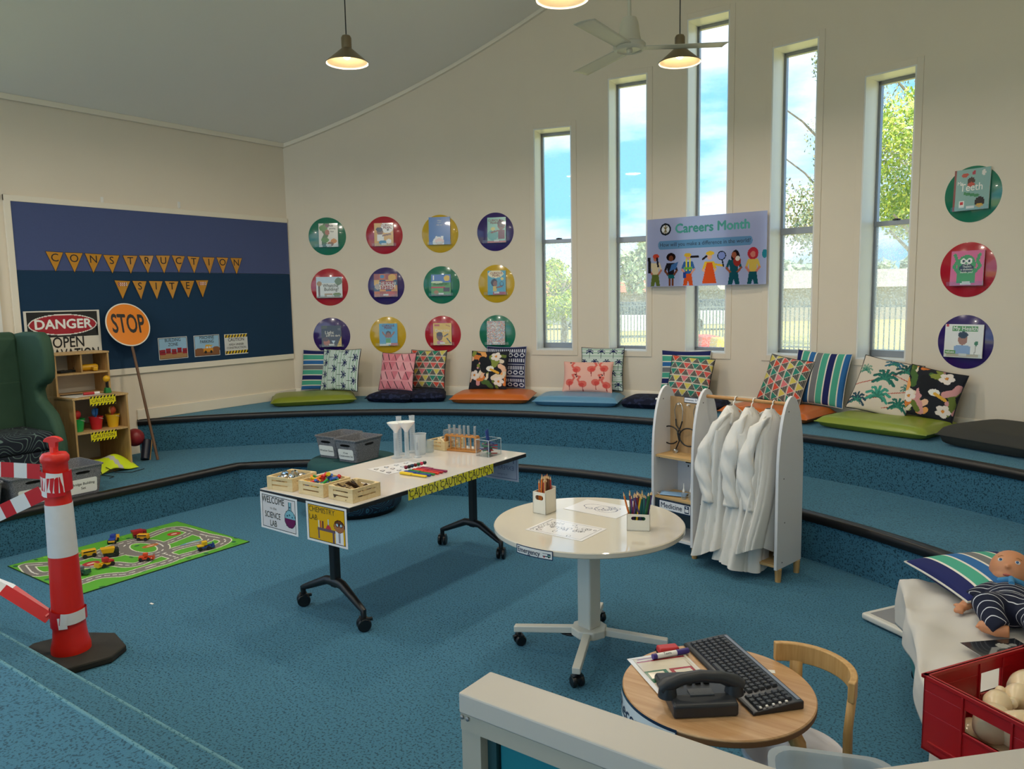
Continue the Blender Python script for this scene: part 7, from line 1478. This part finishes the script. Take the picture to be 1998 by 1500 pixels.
# local: x to the right, y away from the camera (0 at the far end, negative towards the camera)
t = thing('bench_bed', 'teal vinyl bench on casters used as a hospital bed', 'bench'); place(t, BM)
mb = MB(); mb.box(0.015, BW, -BL, 0, .085, BZ - .012); mb.build('body', mat('teal vinyl', '#2f7276', .45, bump=.05, bscale=30), t, bevel=.04, seg=4, smooth=50)
for x, y in ((.07, -.10), (BW - .07, -.10), (.07, -BL + .1), (BW - .07, -BL + .1)): mb = MB(); caster(mb, x, y, r=.036, ang=.8); mb.build('caster', m_cast, t, smooth=40)
t = thing('bed_sheet', 'rumpled white sheet draped over the teal bench', 'sheet'); place(t, BM)
mb = MB(); nu, nv = 60, 110; rnd = random.Random(11)
def sheet(a, b):
    s = -.24 + .88 * a; y = .20 - (BL + .06) * b      # s: arc across, y: along
    wr = .006 * math.sin(23 * s + 9 * y) + .007 * math.sin(11 * y - 17 * s + 2) + .005 * math.sin(31 * y + 5 * s) + .004 * math.sin(40 * s - 13 * y)
    hang_l = max(0, -s); hang_f = max(0, y)
    x = max(s, -.018) if s > -.03 else -.018 - .012 * math.sin(14 * y + 1) * min(1, hang_l * 8) - .02 * hang_l
    z = BZ + .010 + wr
    if s < 0: k = min(1, hang_l / .03); z = BZ + .010 + wr * (1 - k) - max(0, hang_l - .012) * (.72 + .28 * math.sin(3.2 * y + .6))
    yy = y
    if hang_f > 0: yy = min(y, .014 + .02 * math.sin(13 * s) * min(1, hang_f * 8)); z = min(z, BZ + .010 - max(0, hang_f - .012) * .7) if s > -.06 else max(z, BZ - .13)
    return Vector((x, yy, max(z, .06)))
mb.grid(sheet, nu, nv); mb.build('cloth', mat('white bed sheet', '#cfccc7', .85, bump=.1, bscale=700), t, smooth=80, solid=.003)
P1, P2 = Vector((2.255, 2.615, .46)), Vector((2.505, 2.285, .46)); seqp = [('#4aa88e', 9), (WP, 2), ('#16205e', 10), (WP, 2), ('#4aa88e', 9), (WP, 2), ('#76787a', 9), (WP, 2), ('#2a6aa8', 9), (WP, 2), ('#4aa88e', 11), (WP, 2), ('#16205e', 11)]
xd = (P2 - P1).normalized(); yd = Vector((-xd.y, xd.x, 0))
cushion('striped_pillow', 'navy and teal striped pillow lying on the bed', c_stripes(False, seqp), .45, .45, 0, 0, 0, 0, 0, thick=.12, group=None, M=frame_matrix((P1 + P2) / 2 + Vector((0, 0, .008)), xd, yd + Vector((0, 0, .06))), pipe='#e0dcd0')
# ---- baby doll
m_skin = mat('doll vinyl skin', '#c98a62', .45, sss=.15); m_pyj = bpy.data.materials.new('striped pyjamas'); m_pyj.use_nodes = True; n_ = m_pyj.node_tree.nodes; L_ = m_pyj.node_tree.links; b_ = n_['Principled BSDF']; b_.inputs['Roughness'].default_value = .9
tc_ = n_.new('ShaderNodeTexCoord'); sp_ = n_.new('ShaderNodeSeparateXYZ'); L_.new(tc_.outputs['Object'], sp_.inputs[0]); nz_ = n_.new('ShaderNodeTexNoise'); nz_.inputs['Scale'].default_value = 9; L_.new(tc_.outputs['Object'], nz_.inputs['Vector'])
ma = n_.new('ShaderNodeMath'); ma.operation = 'MULTIPLY_ADD'; ma.inputs[1].default_value = .03; L_.new(nz_.outputs['Fac'], ma.inputs[0]); L_.new(sp_.outputs['Y'], ma.inputs[2]); mm_ = n_.new('ShaderNodeMath'); mm_.operation = 'MULTIPLY'; mm_.inputs[1].default_value = 42; L_.new(ma.outputs[0], mm_.inputs[0]); fr = n_.new('ShaderNodeMath'); fr.operation = 'FRACT'; L_.new(mm_.outputs[0], fr.inputs[0])
rp = n_.new('ShaderNodeValToRGB'); rp.color_ramp.interpolation = 'CONSTANT'; rp.color_ramp.elements[0].color = (*lin('#131a33'), 1); rp.color_ramp.elements[1].position = .88; rp.color_ramp.elements[1].color = (*lin('#d8dce4'), 1); L_.new(fr.outputs[0], rp.inputs['Fac']); L_.new(rp.outputs['Color'], b_.inputs['Base Color'])
hp = at(1972, 1108, .545); fp = at(1972, 1232, .42); up_ = (Vector((hp.x, hp.y, 0)) - Vector((fp.x, fp.y, 0))).normalized(); DM = Matrix.Identity(4); xr = Vector((up_.y, -up_.x, 0))
org = Vector((hp.x, hp.y, 0)) - up_ * .20 + Vector((0, 0, BZ + .075))
for i in range(3): DM[i][0] = xr[i]; DM[i][1] = up_[i]; DM[i][2] = (0, 0, 1)[i]; DM[i][3] = org[i]
# local: x = image right, y = towards head, z = up (front of the lying doll)
t = thing('baby_doll', 'bald baby doll in navy striped pyjamas lying on the bed', 'doll'); place(t, DM)
HM = T0(0, .185, .070) @ Matrix.Rotation(-.18, 4, 'Z') @ Matrix.Rotation(math.radians(48), 4, 'X') @ T0(0, -.20, -.055)   # the head is propped forward on the pillow
mb = MB(); mb.sphere((0, .20, .055), .078, (.95, 1.02, .98), n=28, m_=20, M=HM); mb.sphere((-.003, .160, .075), .052, (1.05, .75, .85), n=20, m_=14, M=HM)   # skull, cheeks and jaw
mb.sphere((-.072, .185, .04), .016, (.5, 1, .9), M=HM); mb.sphere((.072, .185, .04), .016, (.5, 1, .9), M=HM); mb.sphere((0, .180, .130), .010, (1, .9, .9), M=HM)
mb.tube([(0, .14, .04), (0, .09, .02)], [.034, .036], 14); mb.sphere((0, .0, .0), .07, (1, 1.3, .8))
def limb(mb, pts, rr, n=12): mb.tube([Vector(p) for p in pts], rr, n)
limb(mb, [(-.06, .07, .005), (-.11, .005, .0), (-.150, -.045, -.025)], [.030, .026, .019]); limb(mb, [(.06, .07, .005), (.11, .0, .0), (.14, -.06, -.02)], [.030, .026, .019])
for sx in (-1, 1):   # hands: palm with five short curled fingers
    hx = sx * .160; hy = -.058; mb.sphere((hx, hy, -.030), .020, (1, 1.1, .7))
    for k in range(4): a = -2.3 + .32 * k if sx < 0 else -.85 - .32 * k + .1; bx = hx + .018 * math.cos(a); by = hy + .018 * math.sin(a); limb(mb, [(bx, by, -.028), (bx + .011 * math.cos(a), by + .011 * math.sin(a), -.030), (bx + .013 * math.cos(a), by + .013 * math.sin(a), -.042)], [.0065, .006, .0045], 8)
    limb(mb, [(hx + sx * .004, hy + .014, -.024), (hx + sx * .018, hy + .022, -.026), (hx + sx * .026, hy + .016, -.030)], [.0065, .006, .0045], 8)
limb(mb, [(-.035, -.07, .0), (-.075, -.125, .02), (-.045, -.185, -.03), (-.025, -.20, -.038)], [.042, .038, .030, .025]); limb(mb, [(.04, -.07, .0), (.075, -.15, .0), (.075, -.23, -.03)], [.042, .036, .026])
limb(mb, [(-.005, -.20, -.034), (-.045, -.200, -.036), (-.085, -.188, -.034), (-.100, -.183, -.034)], [.022, .024, .023, .014]); limb(mb, [(.075, -.22, -.03), (.078, -.25, -.01), (.08, -.262, .02)], [.024, .025, .016])
for k in range(5): mb.sphere((-.104 + .002 * k, -.202 + .0085 * k, -.036 + .002 * k), .0062 - .0005 * k, n=8, m_=6)
o = mb.build('body', m_skin, t, smooth=180); rm = o.modifiers.new('join', 'REMESH'); rm.mode = 'VOXEL'; rm.voxel_size = .0042; rm.use_smooth_shade = True; k = o.modifiers.new('soft', 'SMOOTH'); k.factor = .5; k.iterations = 3
mb = MB(); mb.sphere((0, .01, .004), .083, (1.0, 1.22, .82), n=24, m_=16); mb.sphere((0, -.065, .0), .078, (1.05, .8, .85), n=20, m_=14)
limb(mb, [(-.05, .075, .008), (-.085, .035, .004), (-.122, -.008, -.006), (-.128, -.015, -.008)], [.046, .043, .037, .037], 16); limb(mb, [(.05, .075, .008), (.085, .035, .004), (.118, -.01, -.006)], [.046, .043, .036], 16)
limb(mb, [(-.03, -.06, .004), (-.078, -.125, .024), (-.045, -.185, -.022), (-.030, -.196, -.032)], [.056, .052, .042, .038], 16); limb(mb, [(.035, -.06, .004), (.077, -.15, .004), (.076, -.215, -.022)], [.056, .048, .038], 16)
o = mb.build('pyjamas', m_pyj, t, smooth=180); rm = o.modifiers.new('join', 'REMESH'); rm.mode = 'VOXEL'; rm.voxel_size = .006; rm.use_smooth_shade = True; k = o.modifiers.new('soft', 'SMOOTH'); k.factor = .5; k.iterations = 2
m_cb = mat('sky blue cloth', '#3f86b8', .85); mb = MB(); mb.tube([(-.052, .098, .020), (-.035, .100, .052), (0, .082, .068), (.035, .100, .052), (.052, .098, .020)], .012, 8); mb.tube([(0, .082, .070), (0, .05, .073), (0, .01, .074)], [.012, .011, .010], 8); mb.build('collar', m_cb, t, smooth=60)
mb = MB(); mb.tube([(-.050, .110, .022), (-.034, .112, .050), (-.006, .098, .066)], .0035, 6); mb.build('collar_stripe', m_white, t)
for sx in (-1, 1):
    mb = MB(); mb.sphere((sx * .028, .206, .122), .0105, (1, .8, .8), n=14, m_=10); mb.build('eye', mat('eye white', '#e8e4e0', .2), t, smooth=60, M=HM); mb = MB(); mb.sphere((sx * .028, .206, .1275), .0062, (1, .95, .6), n=12, m_=8); mb.build('iris', mat('blue eye', '#2f5a84', .15), t, smooth=60, M=HM)
    mb = MB(); mb.tube([(sx * .016, .222, .124), (sx * .028, .226, .122), (sx * .040, .221, .116)], .0018, 6); mb.build('brow', mat('doll brow', '#a8744a', .6), t, M=HM)
mb = MB(); mb.sphere((0, .148, .121), .012, (1.1, .42, .45), n=14, m_=8); mb.build('lips', mat('doll lips', '#b0584c', .4), t, smooth=60, M=HM)
# ---- red crate with cream plastic pieces
LC = Vector((2.505, 1.225, BZ + .018)); ca = Vector((.525, .851, 0)); cb = Vector((.851, -.525, 0)); CMx = Matrix.Identity(4)
for i in range(3): CMx[i][0] = ca[i]; CMx[i][1] = -cb[i]; CMx[i][2] = (0, 0, 1)[i]; CMx[i][3] = LC[i]
# local x along the back-left side (0..AW), local y negative towards the camera right (0..-AD)
t = thing('red_crate', 'red plastic crate with cut-out handles on the bed', 'crate'); place(t, CMx); AW, AD, AH = .405, .32, .212; m_rc = mat('red crate plastic', '#a8141c', .3, coat=.2)
def wallpanel(L, M_, holes):
    mb = MB(); th = .006; hz0, hz1 = AH * .52, AH * .80
    mb.box(0, L, 0, th, 0, hz0, M_); mb.box(0, L, 0, th, hz1, AH, M_); x = 0
    for (h0, h1) in holes: mb.box(x, h0, 0, th, hz0, hz1, M_); x = h1
    mb.box(x, L, 0, th, hz0, hz1, M_); mb.box(-.004, L + .004, -.004, th + .006, AH - .010, AH, M_)
    for (h0, h1) in holes:
        for xx in (h0 - .008, h1 + .002): mb.box(xx, xx + .006, -.004, th, 0, AH - .01, M_)
        mb.box(h0, h1, -.004, th, hz0 - .006, hz0, M_)
    mb.box(.02, L - .02, -.004, th, AH * .12, AH * .15, M_); return mb.build('side_wall', m_rc, t, bevel=.001)
wallpanel(AW, Matrix.Identity(4) @ T0(0, 0, 0) @ Matrix.Rotation(0, 4, 'Z') if False else T0(0, -.006, 0), [(.215, .30)]); wallpanel(AD, T0(0, 0, 0) @ Matrix.Rotation(-PI / 2, 4, 'Z'), [(.12, .24)]); wallpanel(AW, T0(0, -AD, 0), [(.15, .27)]); wallpanel(AD, T0(AW - .006, 0, 0) @ Matrix.Rotation(-PI / 2, 4, 'Z'), [(.1, .22)])
mb = MB(); mb.box(0, AW, -AD, 0, 0, .006); mb.build('base', m_rc, t)
m_cream = mat('cream plastic', '#e3cfac', .3, coat=.3, sss=.1); prof = [(0, 0), (.035, 0), (.047, .012), (.050, .04), (.046, .075), (.030, .092), (.027, .10), (.036, .118), (.038, .135), (.030, .158), (.014, .172), (.012, .178), (.016, .186), (.014, .198), (0, .204)]
spots = [(.13, -.075, .058, 1.5, .1), (.30, -.075, .058, 1.5, 3.3), (.345, -.17, .058, 1.5, 1.5), (.12, -.245, .058, 1.5, .05), (.13, -.16, .060, 1.5, 3.2), (.27, -.245, .058, 1.5, 3.0), (.12, -.12, .140, 1.35, .5), (.25, -.10, .150, 1.5, 3.5), (.14, -.215, .145, 1.4, 5.9), (.28, -.20, .150, 1.4, 2.6)]
for k, (x, y, z, tl, az) in enumerate(spots):
    u = thing('plastic_bottle', 'cream plastic play bottle %s the red crate' % ['deep in the left of', 'lying low along the back of', 'low at the far right of', 'low at the front left of', 'low in the middle of', 'low at the near right of', 'on top at the left of', 'on top at the back of', 'on top at the front of', 'on top at the right of'][k], 'bottle', (0, 0, 0), 0, 'cream bottles in the red crate')
    place(u, CMx @ T0(x, y, z) @ Matrix.Rotation(az, 4, 'Z') @ Matrix.Rotation(tl, 4, 'Y') @ T0(0, 0, -.09)); mb = MB(); mb.lathe([(r_ * .92, z_ * .92) for r_, z_ in prof], 28); mb.build('bottle', m_cream, u, smooth=50)
t = thing('xray_print', 'dark x-ray print lying on the bed sheet behind the crate', 'print', at(1958, 1268, BZ + .030), .75); cv = Canvas(40, 30, '#1c1e22'); cv.path([(.1, .2), (.4, .6), (.8, .7)], .12, '#8a8a88').path([(.3, .1), (.6, .4), (.95, .45)], .08, '#6a6a6a').ell(.6, .7, .1, .12, '#a8a8a4'); panel('film', cv, .21, .15, m_gloss, t, back=.001)
t = thing('bathroom_scale', 'flat white scale on the carpet beyond the bed', 'scale', (2.195, 3.05, 0), -.55); mb = MB(); mb.box(-.15, .15, -.13, .13, .008, .042); mb.build('body', mat('white scale plastic', '#d6d4cc', .4), t, bevel=.012, seg=3); mb = MB(); mb.box(-.12, .12, -.10, .10, .0422, .0432); mb.build('mat', mat('grey scale mat', '#8a8c90', .6), t)
# ---- lettering belongs to the card, cover or plate it is printed on
for o in list(bpy.data.objects):
    if o.parent is None or o.parent.parent is not None: continue
    nm = o.name.split('.')[0]
    tgt = {'lettering': ('label_card', 'sheet', 'card', 'plate', 'disc_face', 'barrel'), 'title': ('cover', 'sheet'), 'sticker': ('cover',), 'barrier_print': ('card',), 'wood_cone': ('barrel',), 'tip': ('barrel',), 'iris': ('eye',), 'collar_stripe': ('collar',), 'latch': ('transom_rail',)}.get(nm)
    if not tgt: continue
    sib = [c for c in o.parent.children if c is not o and c.name.split('.')[0] in tgt]
    if nm == 'iris': sib = [c for c in sib if (c.data.vertices[0].co - o.data.vertices[0].co).length < .02]
    if sib: o.parent = sorted(sib, key=lambda c: tgt.index(c.name.split('.')[0]))[0]
